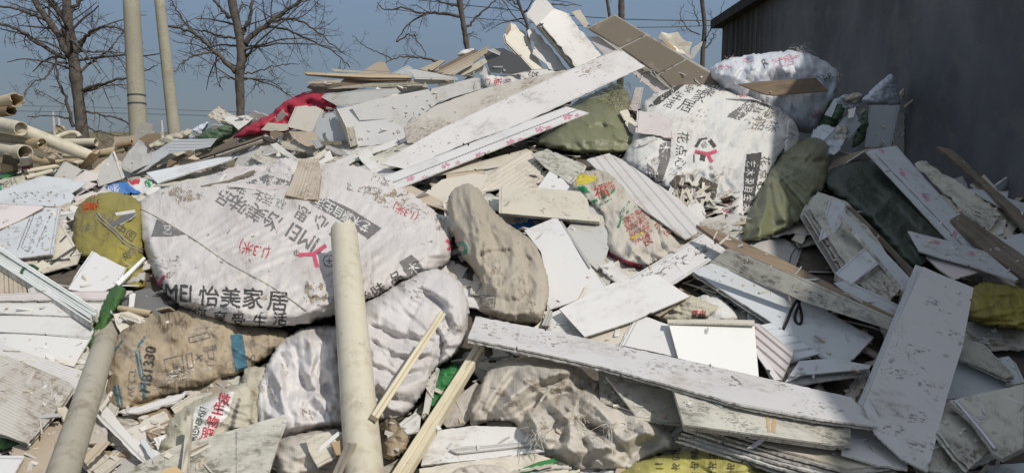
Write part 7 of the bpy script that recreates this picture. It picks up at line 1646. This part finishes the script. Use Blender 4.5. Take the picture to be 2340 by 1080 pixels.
# front pipe and sticks, topmost of all
tube('pipe', 'thick cream pipe standing in front of the big sack', (786, 530), (837, 1130), 60, 92, 'pipe_cream', persp=True, jag=.012)
def lath(a, b, w0, w1, mat, label, t=.02, gap=.05, name='stick'):
    a, b = np.array(a, float), np.array(b, float); d = b-a; n = np.array([-d[1], d[0]])/np.hypot(*d)
    return board(name, label, [tuple(a+n*w0/2), tuple(b+n*w1/2), tuple(b-n*w1/2), tuple(a-n*w0/2)], mat, t=t, gap=gap, reg=.5, ribs=2, ribh=.004, u=0)
lath((1012, 714), (856, 952), 15, 20, 'strip_cream', 'split cream lath leaning on the lilac-white sack')
lath((1098, 788), (905, 1095), 22, 34, 'strip_cream', 'long pale lath leaning right of the foam chunk', t=.03)
lath((800, 1010), (766, 1090), 16, 18, 'wood_white', 'short lath end left of the cream pipe at the bottom', gap=.01)

scuffs(LB, [(1120, 752), (1190, 770), (1265, 778)], 1, ('mud',), 24, .22); scuffs(LB, [(1430, 800), (1500, 838), (1600, 838), (1680, 870), (1780, 880), (1880, 930)], 1, ('ink_soft', 'ink'), 26, .25)
scuffs(RB, [(2130, 690), (2170, 760), (2100, 800), (2060, 850), (2120, 880), (2080, 950), (2040, 980), (2100, 1020)], 1, ('ink_soft', 'mud'), 24, .2)
scuffs(CB, [(330, 870), (420, 850), (450, 760), (300, 800), (380, 880), (500, 820), (600, 790)], 1, ('mud', 'ink_soft', 'white_ink'), 30, -.2)
scuffs(BS, [(880, 445), (960, 480), (690, 395), (420, 440), (350, 600), (470, 700)], 1, ('mud', 'ink_soft'), 34, .2)
scuffs(CS, [(1150, 900), (1230, 880), (1300, 900), (1360, 980), (1450, 980), (1250, 960)], 1, ('mud',), 34, .4)
scuffs(ES, [(1190, 640), (1130, 620), (1210, 700), (1090, 500)], 1, ('mud',), 30, 1.2)
scuffs(RW, [(900, 900), (1030, 740), (950, 660)], 1, ('mud', 'ink_soft'), 28, .5); scuffs(DW, [(650, 840), (620, 900), (700, 940)], 1, ('mud', 'ink_soft'), 26, 1.)
scuffs(GB, [(1600, 930), (1660, 945), (1700, 970), (1820, 970), (1880, 985)], 1, ('ink_soft', 'mud', 'ink'), 26, .25)
# ------------------------------------------------------------------ crumbs, splinters and film bits lodged all over the heap
def crumbs(n=800):
    R = np.random.default_rng(21); V = []; Fc = []; mi = []
    keys = ['white', 'white_cream', 'white_dirty', 'grey', 'white_mould', 'white', 'tan', 'white_dirty']
    Wm = WB.copy()
    OWNSACK = np.zeros(len(OWN)+1)
    for k_, o_ in OWN.items(): OWNSACK[k_] = 1. if o_.get('category') in ('sack', 'pipe', 'stick') or any(t in str(o_.get('label')) for t in ('big scuffed', 'glossy', 'blank white', 'very long scuffed')) else 0.
    OWNSACK = OWNSACK[IDB]
    for _ in range(5):
        q = np.pad(Wm, 2, mode='edge'); Wm = np.max([q[i:i+WB.shape[0], j:j+WB.shape[1]] for i in (0, 2, 4) for j in (0, 2, 4)], 0)
    deep = np.clip(((1/WB-1/Wm)-.07)/.12, 0, 1)*(OWNSACK < 1)
    smooth_ = np.abs(np.gradient(1/WB, axis=0))+np.abs(np.gradient(1/WB, axis=1))
    ok = (IDB > 0) & (W0 > 0)
    k = 0
    while k < n:
        x, y = R.uniform(0, 2340), R.uniform(150, 1080)
        i, j = int((x-gx[0])/GS), int((y-gy[0])/GS)
        if not ok[j, i] or smooth_[j, i] > .03: continue
        if R.random() > .02+.9*deep[j, i]: continue
        Z = 1/WB[j, i]-.006; p = world(x, y, Z)
        px_ = world(x+6, y, 1/WB[j, min(i+1, len(gx)-1)]-.006)-p; py_ = world(x, y+6, 1/WB[min(j+1, len(gy)-1), i]-.006)-p
        nn = np.cross(px_, py_); nn /= np.linalg.norm(nn); 
        if nn @ (p-np.array(CAM)) > 0: nn = -nn
        a = R.uniform(0, 6.28); d = px_/np.linalg.norm(px_)*math.cos(a)+py_/np.linalg.norm(py_)*math.sin(a)+nn*R.normal(0, .25); d /= np.linalg.norm(d)
        e = np.cross(nn, d); e /= np.linalg.norm(e); up = np.cross(d, e)
        big = R.random() < .25
        L = R.uniform(.05, .11) if big else R.uniform(.01, .035); Wd = L*R.uniform(.05, .2) if big else L*R.uniform(.2, .8); T = R.uniform(.001, .004); b = len(V)
        for h in (-T, T):
            for (u, v) in ((-1, -1), (1, -1), (1, 1), (-1, 1)): V.append(p+d*L/2*u*(1 if v < 0 else R.uniform(.4, 1))+e*Wd/2*v*R.uniform(.7, 1)+up*h)
        Fc += [tuple(t+b for t in f) for f in BF]; mi += [int(R.integers(0, len(keys)))]*6; k += 1
    o = mesh_obj('litter_crumbs', V, Fc, [M[q] for q in keys], None, False, None, mi, origin=(0, 0, 0)); tag(o, 'crumbs and splinters lodged over the heap', None, None, 'stuff')
crumbs()
# ------------------------------------------------------------------ drop pieces that nothing shows of
vis = np.zeros(len(OWN)+1, int)
inside = (GX > 0) & (GX < 2340) & (GY > 0) & (GY < 1080)
np.add.at(vis, IDB[inside], 1)
gone = 0
def kill(o):
    for c in list(o.children): kill(c)
    bpy.data.objects.remove(o)
for k, o in OWN.items():
    need = 3 if any(o is f for f in FILL) else 1
    if vis[k] < need and o.parent is None:
        kill(o); gone += 1
print('hidden pieces dropped:', gone, 'objects:', len(bpy.data.objects), 'tris ~', sum(len(o.data.polygons) for o in bpy.data.objects if o.type == 'MESH'))

for n_ in ('print.008',):
    o_ = bpy.data.objects.get(n_)
    if o_: print(n_, 'on', o_.parent and o_.parent.get('label'), o_.data.materials[0].name)
